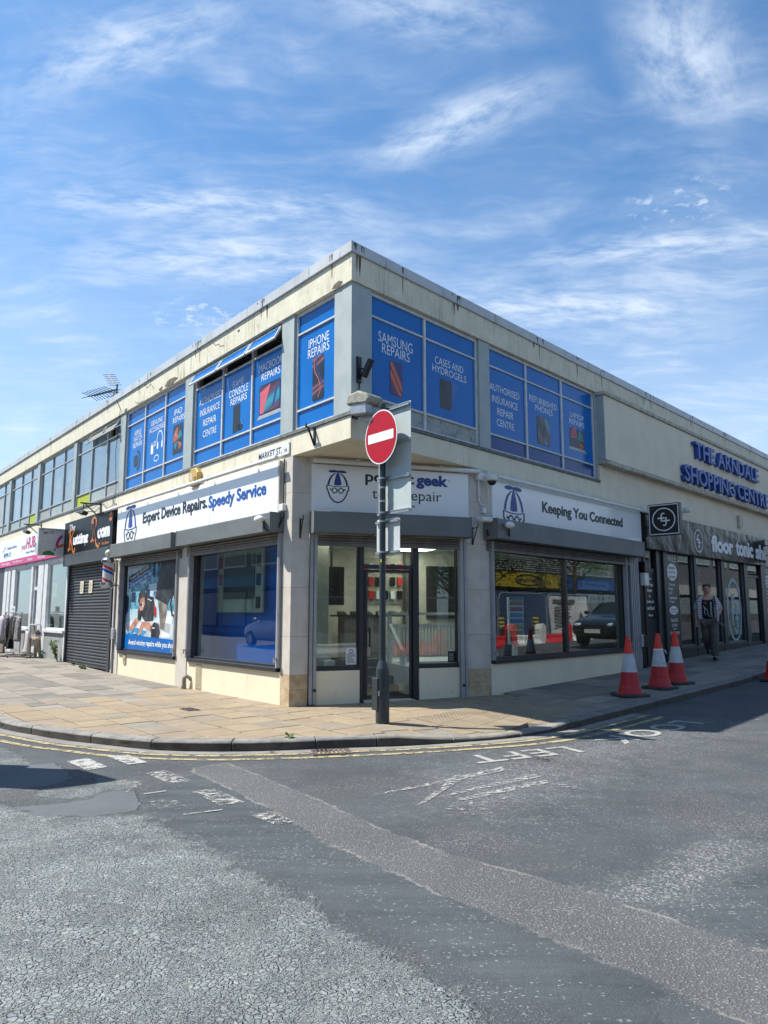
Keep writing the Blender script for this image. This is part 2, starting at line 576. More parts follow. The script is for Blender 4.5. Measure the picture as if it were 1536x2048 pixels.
def text_mesh(s, bold=0.0, shear=0.0, space=1.0):
    key = (s, bold, shear, space)
    if key not in _TXT:
        cu = bpy.data.curves.new('text', 'FONT')
        cu.body = s
        cu.extrude = 0.05
        cu.offset = bold
        cu.shear = shear
        cu.space_character = space
        cu.resolution_u = 3
        ob = bpy.data.objects.new('text', cu)
        COL.objects.link(ob)
        dg = bpy.context.evaluated_depsgraph_get()
        me = bpy.data.meshes.new_from_object(ob.evaluated_get(dg))
        vs = [tuple(v.co) for v in me.vertices]
        fs = [tuple(p.vertices) for p in me.polygons]
        bpy.data.objects.remove(ob)
        bpy.data.curves.remove(cu)
        bpy.data.meshes.remove(me)
        x0 = min(v[0] for v in vs); x1 = max(v[0] for v in vs)
        y0 = min(v[1] for v in vs); y1 = max(v[1] for v in vs)
        _TXT[key] = ([((v[0] - x0) / max(1e-6, x1 - x0), (v[1] - y0) / max(1e-6, y1 - y0), v[2]) for v in vs], fs, (x1 - x0) / max(1e-6, y1 - y0))
    return _TXT[key]


def put_text(mb, s, x0, x1, z0, z1, y, depth=0.003, bold=0.0, shear=0.0, space=1.0, x_of=None):
    """lettering that fills the box x0..x1, z0..z1, standing proud of the plane y by depth"""
    vs, fs, asp = text_mesh(s, bold, shear, space)
    mb.add([(x0 + (x1 - x0) * v[0], (y - depth) if v[2] > 0 else y, z0 + (z1 - z0) * v[1]) for v in vs], fs)
    return mb


def ellipse(cx, cz, rx, rz, n=24, rot=0.0, a0=0.0, a1=2 * math.pi):
    out = []
    full = abs(a1 - a0 - 2 * math.pi) < 1e-6
    k = n if full else n + 1
    for i in range(k):
        t = a0 + (a1 - a0) * i / n
        x, z = rx * math.cos(t), rz * math.sin(t)
        out.append((cx + x * math.cos(rot) - z * math.sin(rot), cz + x * math.sin(rot) + z * math.cos(rot)))
    return out


def ring(mb, cx, cz, rx, rz, w, y0, y1, n=28, a0=0.0, a1=2 * math.pi, wz=None):
    """flat ring or arc made of small segments"""
    wz = w if wz is None else wz
    for i in range(n):
        t0 = a0 + (a1 - a0) * i / n; t1 = a0 + (a1 - a0) * (i + 1) / n
        p = [(cx + rx * math.cos(t0), cz + rz * math.sin(t0)), (cx + rx * math.cos(t1), cz + rz * math.sin(t1)),
             (cx + (rx - w) * math.cos(t1), cz + (rz - wz) * math.sin(t1)), (cx + (rx - w) * math.cos(t0), cz + (rz - wz) * math.sin(t0))]
        mb.prism_xz(p, y0, y1)


def stroke(mb, pts, w, y0, y1):
    """line of constant width drawn on the facade"""
    for (a, b) in zip(pts, pts[1:]):
        dx, dz = b[0] - a[0], b[1] - a[1]
        l = math.hypot(dx, dz) or 1e-6
        nx, nz = -dz / l * w / 2, dx / l * w / 2
        ex, ez = dx / l * w * 0.3, dz / l * w * 0.3
        mb.prism_xz([(a[0] + nx - ex, a[1] + nz - ez), (a[0] - nx - ex, a[1] - nz - ez), (b[0] - nx + ex, b[1] - nz + ez), (b[0] + nx + ex, b[1] + nz + ez)], y0, y1)


def geek_emblem(T, fr, cx, cz, s, y, parent=None):
    """propeller cap and spectacled head; s is the head's width"""
    b = MB(fr)
    U = lambda px, pz: (cx + (px - 423) / 160 * s, cz + (765 - pz) / 160 * s)
    d = 0.004
    # cap and propeller in blue
    for ex, rot in ((388, 0.05), (455, -0.05)):
        c = U(ex, 606)
        b.prism_xz(ellipse(c[0], c[1], 33 / 160 * s, 9 / 160 * s, 20, rot), y - d, y)
    c = U(423, 607)
    b.prism_xz(ellipse(c[0], c[1], 7 / 160 * s, 8 / 160 * s, 12), y - d - 0.001, y)
    b.prism_xz([U(419, 614), U(427, 614), U(438, 640), U(446, 670), U(450, 702), U(423, 706), U(396, 702), U(400, 670), U(408, 640)], y - d, y)
    for sg in (-1, 1):
        q = lambda px, pz: U(423 + sg * (px - 423), pz)
        b.prism_xz([q(428, 614), q(452, 622), q(474, 640), q(490, 666), q(500, 702), q(484, 704), q(477, 672), q(463, 646), q(446, 628)], y - d, y)
    for i in range(10):
        x0, x1 = 347 + i * 15.3, 347 + (i + 1) * 15.3
        f = lambda x: 708 + 8 * (1 - ((x - 423) / 77) ** 2)
        b.prism_xz([U(x0, f(x0) - 4), U(x1, f(x1) - 4), U(x1, f(x1) + 1), U(x0, f(x0) + 1)], y - d, y)
    b.build('emblem_cap', LOGO_NAVY, T, parent)
    b = MB(fr)
    head = [(344, 708), (345, 735), (352, 745), (358, 765), (372, 795), (395, 818), (423, 826), (451, 818), (474, 795), (488, 765), (494, 745), (502, 735), (503, 708)]
    stroke(b, [U(*p) for p in head], 9 / 160 * s, y - d, y)
    for ex in (400, 446):
        c = U(ex, 742)
        ring(b, c[0], c[1], 21 / 160 * s, 21 / 160 * s, 7 / 160 * s, y - d - 0.001, y, 18)
    stroke(b, [U(418, 738), U(428, 738)], 6 / 160 * s, y - d, y)
    stroke(b, [U(368, 732), U(380, 738)], 8 / 160 * s, y - d, y)
    stroke(b, [U(478, 732), U(466, 738)], 8 / 160 * s, y - d, y)
    b.build('emblem_face', INK, T, parent)


def clip_poly(poly, a, b):
    """keep the part of a plan polygon on the left of the line a->b"""
    out = []
    n = len(poly)
    if n < 3: return []
    side = lambda p: (b[0] - a[0]) * (p[1] - a[1]) - (b[1] - a[1]) * (p[0] - a[0])
    for i in range(n):
        p, q = poly[i], poly[(i + 1) % n]
        sp, sq = side(p), side(q)
        if sp >= 0: out.append(p)
        if (sp > 0 and sq < 0) or (sp < 0 and sq > 0):
            t = sp / (sp - sq)
            out.append((p[0] + (q[0] - p[0]) * t, p[1] + (q[1] - p[1]) * t))
    return out


def poly_area(p):
    return 0.5 * sum(p[i][0] * p[(i + 1) % len(p)][1] - p[(i + 1) % len(p)][0] * p[i][1] for i in range(len(p)))


def in_poly(x, y, poly):
    c = False
    n = len(poly)
    j = n - 1
    for i in range(n):
        if ((poly[i][1] > y) != (poly[j][1] > y)) and (x < (poly[j][0] - poly[i][0]) * (y - poly[i][1]) / (poly[j][1] - poly[i][1]) + poly[i][0]):
            c = not c
        j = i
    return c


def poly_dist(x, y, poly):
    """signed distance to a polygon's outline, positive inside"""
    best = 1e9
    n = len(poly)
    for i in range(n):
        ax, ay = poly[i]; bx, by = poly[(i + 1) % n]
        dx, dy = bx - ax, by - ay
        t = max(0.0, min(1.0, ((x - ax) * dx + (y - ay) * dy) / (dx * dx + dy * dy + 1e-12)))
        best = min(best, math.hypot(x - ax - t * dx, y - ay - t * dy))
    return best if in_poly(x, y, poly) else -best

# ================================================================ ground, road, pavement
KERB = [(-2.55, 8.45), (-2.18, 8.385), (-1.80, 8.36), (-1.43, 8.37), (-1.07, 8.41), (-0.68, 8.48), (-0.30, 8.56), (0.09, 8.65), (0.47, 8.76),
        (0.80, 8.87), (1.10, 8.98), (1.48, 9.13), (1.84, 9.32), (2.18, 9.55), (2.48, 9.82)]
# left of the bend the kerb runs along the left facade, right of it along the right one
KL0 = Vector((-2.55, 8.45)); KR0 = Vector((2.48, 9.82))
KERB_L = [(-5.02, 9.98), (-4.60, 9.62), (-4.09, 9.27), (-3.70, 9.03), (-3.33, 8.82), (-2.94, 8.61)]
far_l = [tuple(Vector((-5.02, 9.98)) + DL * t) for t in (30.0, 22.0, 16.0, 11.0, 8.0, 6.0, 4.0, 2.8, 1.8, 0.9)]
far_r = [tuple(KR0 + Vector((0.681, 0.732)) * t) for t in (0.45, 0.9, 1.8, 2.7, 3.6, 4.5, 5.4, 6.3, 7.2, 8.1, 9.0, 9.9, 10.8, 12.0, 14.0, 18.0, 30.0)]
KLINE = far_l + KERB_L + KERB + far_r


def offset_line(line, d):
    """parallel line, d metres towards the road"""
    out = []
    for i, p in enumerate(line):
        a = Vector(line[max(0, i - 1)]); b = Vector(line[min(len(line) - 1, i + 1)])
        t = (b - a).normalized()
        n = Vector((t.y, -t.x))
        out.append((p[0] + n.x * d, p[1] + n.y * d))
    return out


def resample(line, step):
    out = [Vector(line[0])]
    acc = 0.0
    for a, b in zip(line, line[1:]):
        a, b = Vector(a), Vector(b)
        L = (b - a).length
        pos = step - acc
        while pos <= L:
            out.append(a + (b - a) * (pos / L)); pos += step
        acc = L - (pos - step)
    return out


# --- masks of the road's patches (metres)
P_COARSE = [(-9, 7.2), (-3.6, 6.45), (-3.06, 6.15), (-2.64, 5.92), (-2.3, 5.76), (-1.87, 5.82), (-1.70, 5.75), (-1.49, 5.42), (-1.11, 4.96), (-0.72, 4.51), (-0.46, 4.22),
            (-0.19, 3.78), (0.07, 3.50), (0.23, 3.25), (0.43, 2.90), (0.8, 2.3), (1.4, 0.5), (1.5, -6), (-9, -6)]
P_COARSE2 = [(-9, 8.6), (-5.6, 8.9), (-4.38, 8.73), (-3.93, 8.27), (-3.44, 7.61), (-3.75, 7.49), (-9, 7.5)]
P_COARSE3 = [(-3.0, 6.62), (-2.55, 6.75), (-2.75, 7.15), (-2.2, 6.95), (-2.05, 6.62), (-2.35, 6.55), (-2.45, 6.28), (-2.9, 6.38)]
P_S1 = [(-9, 7.6), (-3.78, 7.56), (-3.32, 7.73), (-3.04, 7.38), (-2.86, 7.06), (-2.90, 6.80), (-3.3, 6.55), (-9, 7.0)]
P_S2 = [(-2.95, 6.06), (-2.62, 6.16), (-2.41, 6.28), (-2.38, 6.57), (-2.15, 6.60), (-1.92, 6.12), (-1.90, 5.90), (-2.2, 5.76), (-2.6, 5.83)]
P_DARK = [(-1.98, 6.16), (-1.93, 6.75), (-1.79, 7.20), (-0.99, 6.15), (-0.39, 5.17), (0.04, 4.59), (0.42, 4.07), (0.86, 3.58), (1.15, 3.15), (0.75, 3.0), (0.50, 3.2), (0.19, 3.6), (-0.46, 4.31), (-1.13, 5.06), (-1.6, 5.66)]
P_TRENCH = [(-1.86, 7.50), (-1.61, 7.78), (-0.52, 6.23), (0.0, 5.42), (0.42, 4.91), (1.16, 4.2), (1.72, 3.55), (3.2, 1.9), (6, -1.5), (4.5, -3.0), (2.2, 1.2), (1.41, 2.85), (1.12, 3.25), (0.86, 3.58), (0.42, 4.07), (0.04, 4.59), (-0.39, 5.17), (-0.99, 6.15), (-1.79, 7.26)]
P_PALE = [(0.2, 7.3), (0.9, 8.2), (2.6, 9.6), (4.2, 11.0), (5.0, 10.4), (3.2, 8.2), (1.9, 6.7), (0.9, 5.6), (0.2, 6.0)]
P_WORN = [(1.05, 4.25), (1.55, 4.6), (2.3, 5.3), (2.5, 5.1), (1.75, 4.3), (1.3, 4.0)]
P_DARK2 = [(1.45, 3.95), (2.35, 4.75), (3.4, 4.6), (2.6, 3.1), (1.85, 3.55)]
P_DARK3 = [(0.62, 3.02), (0.95, 3.2), (1.2, 2.9), (1.5, 2.2), (1.0, 2.0)]


def soft(x, y, poly, w):
    d = poly_dist(x, y, poly)
    return max(0.0, min(1.0, 0.5 + d / (2 * w)))


def build_road():
    xs, ys = [], []

    def steps(a, b, s):
        n = max(1, int(round((b - a) / s)))
        return [a + (b - a) * i / n for i in range(n)]
    xs = steps(-40, -12, 2.5) + steps(-12, -5, 0.4) + steps(-5, 5, 0.06) + steps(5, 12, 0.4) + steps(12, 45, 2.5) + [45]
    ys = steps(-40, -4, 3) + steps(-4, 1.5, 0.4) + steps(1.5, 9.4, 0.06) + steps(9.4, 14, 0.3) + steps(14, 60, 2.5) + [60]
    nx, ny = len(xs), len(ys)
    vs = [(x, y, road_h(x, y) + (0.012 * mnoise.noise(Vector((x * 0.9, y * 0.9, 0))) if abs(x) < 6 and y < 10 else 0)) for y in ys for x in xs]
    fs = [(j * nx + i, j * nx + i + 1, (j + 1) * nx + i + 1, (j + 1) * nx + i) for j in range(ny - 1) for i in range(nx - 1)]
    me = bpy.data.meshes.new('road')
    me.from_pydata(vs, [], fs)
    names = ['coarse', 'smooth', 'dark', 'trench', 'worn']
    data = {k: [0.0] * len(vs) for k in names}
    bb = lambda P, m=0.5: (min(p[0] for p in P) - m, max(p[0] for p in P) + m, min(p[1] for p in P) - m, max(p[1] for p in P) + m)
    polys = [('coarse', P_COARSE, .24, 1), ('coarse', P_COARSE2, .10, .8), ('coarse', P_COARSE3, .10, .8), ('smooth', P_S1, .05, 1), ('smooth', P_S2, .05, 1), ('dark', P_DARK, .05, 1),
             ('trench', P_TRENCH, .05, 1), ('worn', P_PALE, .9, .7), ('worn', P_WORN, .25, 1), ('dark', P_DARK2, .18, .9), ('dark', P_DARK3, .12, .7)]
    for nm, P, w, s in polys:
        b = bb(P, w)
        arr = data[nm]
        for i, v in enumerate(vs):
            if b[0] < v[0] < b[1] and b[2] < v[1] < b[3]:
                arr[i] = max(arr[i], s * soft(v[0], v[1], P, w))
    for k in names:
        a = me.attributes.new(k, 'FLOAT', 'POINT')
        a.data.foreach_set('value', data[k])
    me.polygons.foreach_set('use_smooth', [True] * len(fs))
    me.materials.append(road_material())
    o = bpy.data.objects.new('road', me)
    COL.objects.link(o)
    o['kind'] = 'structure'
    o['label'] = 'patched grey asphalt road junction with coarse chippings in the foreground'
    return o


def road_material():
    m = bpy.data.materials.new('asphalt_patchwork')
    m.use_nodes = True
    g = NG(m.node_tree)
    out = g.node('ShaderNodeOutputMaterial')
    b = g.node('ShaderNodeBsdfPrincipled')
    g.l.new(b.outputs[0], out.inputs[0])
    pos = g.node('ShaderNodeNewGeometry').outputs['Position']
    att = lambda n: g.node('ShaderNodeAttribute', attribute_name=n).outputs['Fac']
    edge = g.math('SUBTRACT', g.noise(pos, 7.0, 7, 0.65), 0.5)
    edge2 = g.math('SUBTRACT', g.noise(pos, 38.0, 4, 0.6), 0.5)
    rag = g.math('ADD', g.math('MULTIPLY', edge, 1.1), g.math('MULTIPLY', edge2, 0.5))

    def msk(n, w=0.16):
        return g.ramp(g.math('ADD', att(n), rag), 0.5 - w, 0.5 + w)
    coarse, smooth, dark, trench, worn = msk('coarse', .12), msk('smooth', .08), msk('dark', .08), msk('trench', .08), msk('worn', .3)

    def stones(scale, lo, hi, stretch=1.0):
        v = g.node('ShaderNodeTexVoronoi', feature='F1')
        wv = g.vmath('ADD', pos, g.vmath('SCALE', g.vmath('SUBTRACT', g.noise(pos, scale * 0.6, 2, 0.5, 0, 1), (0.5, 0.5, 0.5)), 0.55 / scale))
        g.inp(v, 'Vector', g.mapping(wv, scale=(1, stretch, 0.0)))
        v.inputs['Scale'].default_value = scale
        v.inputs['Randomness'].default_value = 1.0
        return g.ramp(v.outputs['Distance'], hi, lo), v.outputs['Color'], v.outputs['Distance']
    bg_, bigc, bigd = stones(37.0, 0.20, 0.55)
    ve = g.node('ShaderNodeTexVoronoi', feature='DISTANCE_TO_EDGE')
    wv_ = g.vmath('ADD', pos, g.vmath('SCALE', g.vmath('SUBTRACT', g.noise(pos, 22.0, 2, 0.5, 0, 1), (0.5, 0.5, 0.5)), 0.55 / 37.0))
    g.inp(ve, 'Vector', g.mapping(wv_, scale=(1, 1.0, 0.0)))
    ve.inputs['Scale'].default_value = 37.0
    ve2 = g.node('ShaderNodeTexVoronoi', feature='DISTANCE_TO_EDGE')
    g.inp(ve2, 'Vector', g.mapping(wv_, loc=(3.3, 1.7, 0), scale=(1, 1.25, 0.0)))
    ve2.inputs['Scale'].default_value = 62.0
    szm = g.ramp(g.noise(pos, 4.5, 4, 0.6), 0.40, 0.60)
    edge_d = g.node('ShaderNodeMix', data_type='FLOAT')
    g.inp(edge_d, 0, szm); g.inp(edge_d, 2, ve.outputs['Distance']); g.inp(edge_d, 3, ve2.outputs['Distance'])
    miss = g.ramp(g.noise(pos, 34.0, 3), 0.36, 0.47, 0.0, 1.0)
    loose = g.ramp(g.noise(pos, 1.3, 5, 0.65), 0.50, 0.66)
    big = g.math('MULTIPLY', g.ramp(edge_d.outputs[0], 0.02, 0.17), g.math('SUBTRACT', 1.0, g.math('MULTIPLY', g.math('SUBTRACT', 1.0, miss), g.math('ADD', 0.5, g.math('MULTIPLY', loose, 0.5)))))
    mid, midc, midd = stones(78.0, 0.20, 0.60)
    fine, finec, fined = stones(150.0, 0.2, 0.65)
    n1 = g.noise(pos, 1.1, 6, 0.6)
    n2 = g.noise(pos, 5.0, 6, 0.6)
    n3 = g.noise(pos, 160.0, 3, 0.6)
    # tone of the stones
    sv = g.node('ShaderNodeSeparateColor'); g.l.new(bigc, sv.inputs[0])
    stone_big = g.mix(sv.outputs[0], (0.150, 0.172, 0.180), (0.205, 0.226, 0.230))
    stone_big = g.mix(g.ramp(sv.outputs[1], 0.86, 0.95), stone_big, (0.25, 0.257, 0.243))
    mortar = g.mix(g.ramp(n2, 0.3, 0.75), (0.20, 0.217, 0.21), (0.29, 0.308, 0.293))
    mortar = g.mix(g.ramp(g.noise(pos, 55.0, 2, 0.5), 0.55, 0.66), mortar, (0.022, 0.025, 0.028))  # near-black spots: shadows in the gaps between stones, put into the colour
    mortar = g.mix(g.math('MULTIPLY', loose, 0.55), mortar, (0.09, 0.096, 0.097))
    c_coarse = g.mix(big, mortar, stone_big)
    c_coarse = g.mix(g.math('MULTIPLY', g.ramp(g.noise(pos, 2.2, 5, 0.6), 0.52, 0.72), 0.30), c_coarse, (0.30, 0.315, 0.30))
    sm = g.node('ShaderNodeSeparateColor'); g.l.new(midc, sm.inputs[0])
    stone_mid = g.mix(sm.outputs[0], (0.085, 0.095, 0.10), (0.17, 0.178, 0.18))
    stone_mid = g.mix(g.ramp(sm.outputs[1], 0.80, 0.92), stone_mid, (0.30, 0.30, 0.29))
    c_mid = g.mix(mid, (0.05, 0.05, 0.05), stone_mid)
    sf = g.node('ShaderNodeSeparateColor'); g.l.new(finec, sf.inputs[0])
    tone = g.mix(g.ramp(n1, 0.35, 0.7), (0.050, 0.059, 0.064), (0.076, 0.086, 0.091))
    c_fine = g.mix(g.math('MULTIPLY', fine, 0.55), g.mix(0.4, tone, (0.04, 0.04, 0.045)), g.mix(sf.outputs[0], tone, (0.145, 0.155, 0.158)))
    spk = g.math('MULTIPLY', g.ramp(sf.outputs[1], 0.90, 0.96), g.math('MULTIPLY', fine, g.ramp(n2, 0.42, 0.62)))
    c_fine = g.mix(g.math('MULTIPLY', spk, 0.7), c_fine, (0.46, 0.45, 0.43))
    c_smooth = g.mix(n2, (0.072, 0.081, 0.088), (0.100, 0.110, 0.118))
    c_smooth = g.mix(g.math('MULTIPLY', g.ramp(n3, 0.4, 0.7), 0.35), c_smooth, (0.135, 0.143, 0.15))
    # tyre polish: streaks along the traffic
    tr = g.noise(g.mapping(pos, rot=(0, 0, R_(-32)), scale=(0.5, 3.2, 0)), 1.5, 8, 0.66)
    c_dark = g.mix(g.ramp(tr, 0.35, 0.65), (0.037, 0.045, 0.050), (0.060, 0.069, 0.075))
    c_dark = g.mix(g.math('MULTIPLY', g.ramp(fine, 0.2, 0.9), 0.35), c_dark, (0.115, 0.127, 0.134))
    c_dark = g.mix(g.math('MULTIPLY', g.ramp(g.noise(pos, 26, 6, 0.7), 0.60, 0.68), g.ramp(n2, 0.42, 0.62)), c_dark, (0.24, 0.245, 0.24))
    c_worn = g.mix(g.ramp(sm.outputs[1], 0.70, 0.9), g.mix(mid, (0.06, 0.068, 0.072), (0.145, 0.15, 0.152)), (0.27, 0.268, 0.255))
    # main: fine asphalt with streaks, more open near the middle
    c = g.mix(g.math('MULTIPLY', g.ramp(tr, 0.42, 0.66), 0.5), c_fine, c_dark)
    c = g.mix(g.math('MULTIPLY', worn, 0.8), c, c_worn)
    open_ = g.ramp(g.noise(pos, 0.55, 4, 0.6), 0.50, 0.62)
    c = g.mix(g.math('MULTIPLY', open_, 0.55), c, c_mid)
    c = g.mix(trench, c, g.mix(0.35, c_mid, (0.135, 0.14, 0.14)))
    c = g.mix(dark, c, c_dark)
    c = g.mix(coarse, c, c_coarse)
    c = g.mix(smooth, c, c_smooth)
    # pale dusty rim and black crack along patch edges
    rim = g.math('MULTIPLY', g.ramp(g.math('ABSOLUTE', g.math('SUBTRACT', g.math('ADD', att('trench'), rag), 0.5)), 0.18, 0.02), g.ramp(g.noise(pos, 3.1, 4, 0.6), 0.42, 0.6))
    c = g.mix(g.math('MULTIPLY', rim, 0.5), c, (0.30, 0.275, 0.235))
    oil = g.ramp(g.noise(pos, 9.0, 3, 0.5), 0.755, 0.775)
    c = g.mix(g.math('MULTIPLY', oil, 0.8), c, (0.015, 0.015, 0.016))
    # chips of pale aggregate showing in the worn surface, drawn out by the traffic
    ch = g.node('ShaderNodeTexVoronoi', feature='F1')
    g.inp(ch, 'Vector', g.mapping(pos, rot=(0, 0, R_(-20)), scale=(0.45, 1.0, 0.0)))
    ch.inputs['Scale'].default_value = 105.0
    chs = g.node('ShaderNodeSeparateColor'); g.l.new(ch.outputs['Color'], chs.inputs[0])
    dens = g.ramp(g.noise(g.mapping(pos, rot=(0, 0, R_(-30)), scale=(0.7, 2.4, 0)), 1.2, 6, 0.65), 0.44, 0.68, 0.995, 0.72)
    chip = g.math('MULTIPLY', g.math('GREATER_THAN', chs.outputs[0], dens), g.ramp(ch.outputs['Distance'], 0.42, 0.28))
    chip = g.math('MULTIPLY', chip, g.math('SUBTRACT', 1.0, g.math('MAXIMUM', coarse, smooth)))
    c = g.mix(g.math('MULTIPLY', chip, 0.62), c, (0.34, 0.345, 0.335))
    big_t = g.ramp(g.noise(pos, 0.8, 5, 0.6), 0.3, 0.7, 0.88, 1.12)
    c = g.mix(1.0, c, g.node('ShaderNodeCombineXYZ', i_0=big_t, i_1=big_t, i_2=big_t).outputs[0], 'MULTIPLY')
    # cracks
    cr = g.node('ShaderNodeTexVoronoi', feature='DISTANCE_TO_EDGE')
    g.inp(cr, 'Vector', g.vmath('ADD', g.mapping(pos, scale=(1, 1, 0)), g.vmath('SCALE', g.noise(pos, 2.2, 5, 0.65, 0, 1), 0.5)))
    cr.inputs['Scale'].default_value = 0.45
    crk = g.math('MULTIPLY', g.ramp(cr.outputs['Distance'], 0.010, 0.002), g.ramp(g.noise(pos, 0.7, 3), 0.60, 0.66))
    crk = g.math('MULTIPLY', g.math('MULTIPLY', crk, g.math('SUBTRACT', 1.0, smooth)), g.math('SUBTRACT', 1.0, coarse))
    c = g.mix(g.math('MULTIPLY', crk, 0.85), c, (0.012, 0.012, 0.012))
    g.inp(b, 'Base Color', c)
    b.inputs['Roughness'].default_value = 0.82
    b.inputs['Specular IOR Level'].default_value = 0.35
    # relief
    h = g.math('MULTIPLY', fine, 0.0016)
    hm = g.math('MULTIPLY', mid, 0.0038)
    hb = g.math('MULTIPLY', g.math('ADD', big, g.math('MULTIPLY', sv.outputs[2], 0.5)), 0.014)

    def sel(f, a, bb_):
        nd = g.node('ShaderNodeMix', data_type='FLOAT')
        g.inp(nd, 0, f); g.inp(nd, 2, a); g.inp(nd, 3, bb_)
        return nd.outputs[0]
    hh = sel(g.math('MAXIMUM', g.math('MULTIPLY', worn, 0.7), g.math('MULTIPLY', open_, 0.5)), h, hm)
    hh = sel(trench, hh, g.math('ADD', hm, -0.002))
    hh = sel(dark, hh, g.math('ADD', g.math('MULTIPLY', fine, 0.0012), 0.002))
    hh = sel(coarse, hh, hb)
    hh = sel(smooth, hh, g.math('ADD', g.math('MULTIPLY', n3, 0.0012), 0.012))
    hh = g.math('SUBTRACT', hh, g.math('MULTIPLY', crk, 0.012))
    hh = g.math('ADD', hh, g.math('MULTIPLY', g.noise(pos, 16.0, 4), 0.006))
    bn = g.node('ShaderNodeBump')
    bn.inputs['Strength'].default_value = 1.0
    bn.inputs['Distance'].default_value = 1.0
    g.inp(bn, 'Height', hh)
    g.l.new(bn.outputs[0], b.inputs['Normal'])
    return m


road = build_road()

# the wider ground, out to the horizon
gb = MB()
gb.quad((-900, -900, -0.6), (900, -900, -0.6), (900, 900, -0.6), (-900, 900, -0.6))
go = gb.build('ground', M('far_ground', (0.10, 0.10, 0.095), 0.9, (0.07, 0.08, 0.06), 0.02), kind='structure')


def worn_paint(name, col, keep, scale=14.0, keep2=0.0):
    """road paint that has worn off in patches (a real hole in the film)"""
    m = bpy.data.materials.new(name)
    m.use_nodes = True
    g = NG(m.node_tree)
    out = g.node('ShaderNodeOutputMaterial')
    b = g.node('ShaderNodeBsdfPrincipled')
    pos = g.node('ShaderNodeNewGeometry').outputs['Position']
    n = g.noise(pos, scale, 8, 0.72, 0.3)
    n2 = g.noise(pos, scale * 9, 4, 0.7)
    k = g.math('ADD', g.math('MULTIPLY', n, 0.62), g.math('MULTIPLY', n2, 0.38))
    f = g.ramp(k, keep - 0.018, keep + 0.018)
    c = g.mix(g.noise(pos, 30, 5), tuple(v * 0.72 for v in col), col)
    g.inp(b, 'Base Color', c)
    b.inputs['Roughness'].default_value = 0.75
    tr = g.node('ShaderNodeBsdfTransparent')
    mx = g.node('ShaderNodeMixShader')
    g.l.new(f, mx.inputs[0]); g.l.new(b.outputs[0], mx.inputs[1]); g.l.new(tr.outputs[0], mx.inputs[2])
    g.l.new(mx.outputs[0], out.inputs[0])
    return m


W_GOOD = worn_paint('white_road_paint', (0.40, 0.40, 0.375), 0.53, 12)
W_MID = worn_paint('white_road_paint_worn', (0.39, 0.385, 0.36), 0.485, 18)
W_BAD = worn_paint('white_road_paint_nearly_gone', (0.37, 0.365, 0.34), 0.44, 20)
W_TEXT = worn_paint('white_letter_paint', (0.36, 0.36, 0.335), 0.555, 14)
Y_PAINT = worn_paint('yellow_road_paint', (0.42, 0.34, 0.18), 0.525, 8)


def road_sheet(mb, pts, lift=0.006):
    """flat paint on the road: subdivided quad that follows the surface"""
    (a, b, c, d) = pts
    n = 4
    P = []
    for j in range(n + 1):
        for i in range(n + 1):
            u, v = i / n, j / n
            x = (a[0] * (1 - u) + b[0] * u) * (1 - v) + (d[0] * (1 - u) + c[0] * u) * v
            y = (a[1] * (1 - u) + b[1] * u) * (1 - v) + (d[1] * (1 - u) + c[1] * u) * v
            P.append((x, y, road_h(x, y) + 0.012 * mnoise.noise(Vector((x * 0.9, y * 0.9, 0))) + lift))
    mb.add(P, [(j * (n + 1) + i, j * (n + 1) + i + 1, (j + 1) * (n + 1) + i + 1, (j + 1) * (n + 1) + i) for j in range(n) for i in range(n)])
    return mb


def road_part(name, mb, mat, label=None):
    o = mb.build(name, mat, label=label)
    o.parent = road
    return o


for q, mt in (([(-3.23, 7.80), (-3.08, 7.97), (-2.70, 7.51), (-2.85, 7.36)], W_GOOD), ([(-2.93, 8.09), (-2.73, 8.16), (-2.38, 7.73), (-2.54, 7.62)], W_GOOD),
              ([(-2.24, 7.22), (-2.09, 7.35), (-1.72, 6.88), (-1.89, 6.78)], W_MID), ([(-2.44, 6.87), (-2.28, 7.00), (-2.00, 6.60), (-2.17, 6.48)], W_BAD),
              ([(-1.61, 6.48), (-1.46, 6.63), (-1.11, 6.17), (-1.28, 6.05)], W_MID), ([(-1.90, 6.17), (-1.75, 6.31), (-1.50, 5.98), (-1.68, 5.88)], W_BAD),
              ([(-0.99, 5.77), (-0.88, 5.90), (-0.64, 5.62), (-0.77, 5.53)], W_MID)):
    road_part('give_way_dash', road_sheet(MB(), q), mt)
for a, b in (((-1.50, 5.78), (-1.24, 5.93)), ((-2.0, 6.42), (-1.84, 6.52))):
    d = (Vector(b) - Vector(a)).normalized(); n = Vector((-d.y, d.x)) * 0.012
    road_part('paint_sliver', road_sheet(MB(), [tuple(Vector(a) - n), tuple(Vector(b) - n), tuple(Vector(b) + n), tuple(Vector(a) + n)], 0.007), W_GOOD)

# double yellow lines: they follow the kerb and stop short of the cones
rl = resample(KLINE, 0.30)
i0 = min(range(len(rl)), key=lambda i: (rl[i] - Vector((-10.5, 17.0))).length)
i1 = min(range(len(rl)), key=lambda i: (rl[i] - Vector((3.45, 11.0))).length)
seg = [tuple(p) for p in rl[i0:i1 + 1]]
for off in (0.20, 0.42):
    a, b = offset_line(seg, off), offset_line(seg, off + 0.085)
    mb = MB()
    for k in range(len(a) - 1):
        road_sheet(mb, [b[k], b[k + 1], a[k + 1], a[k]])
    road_part('yellow_line', mb, Y_PAINT)
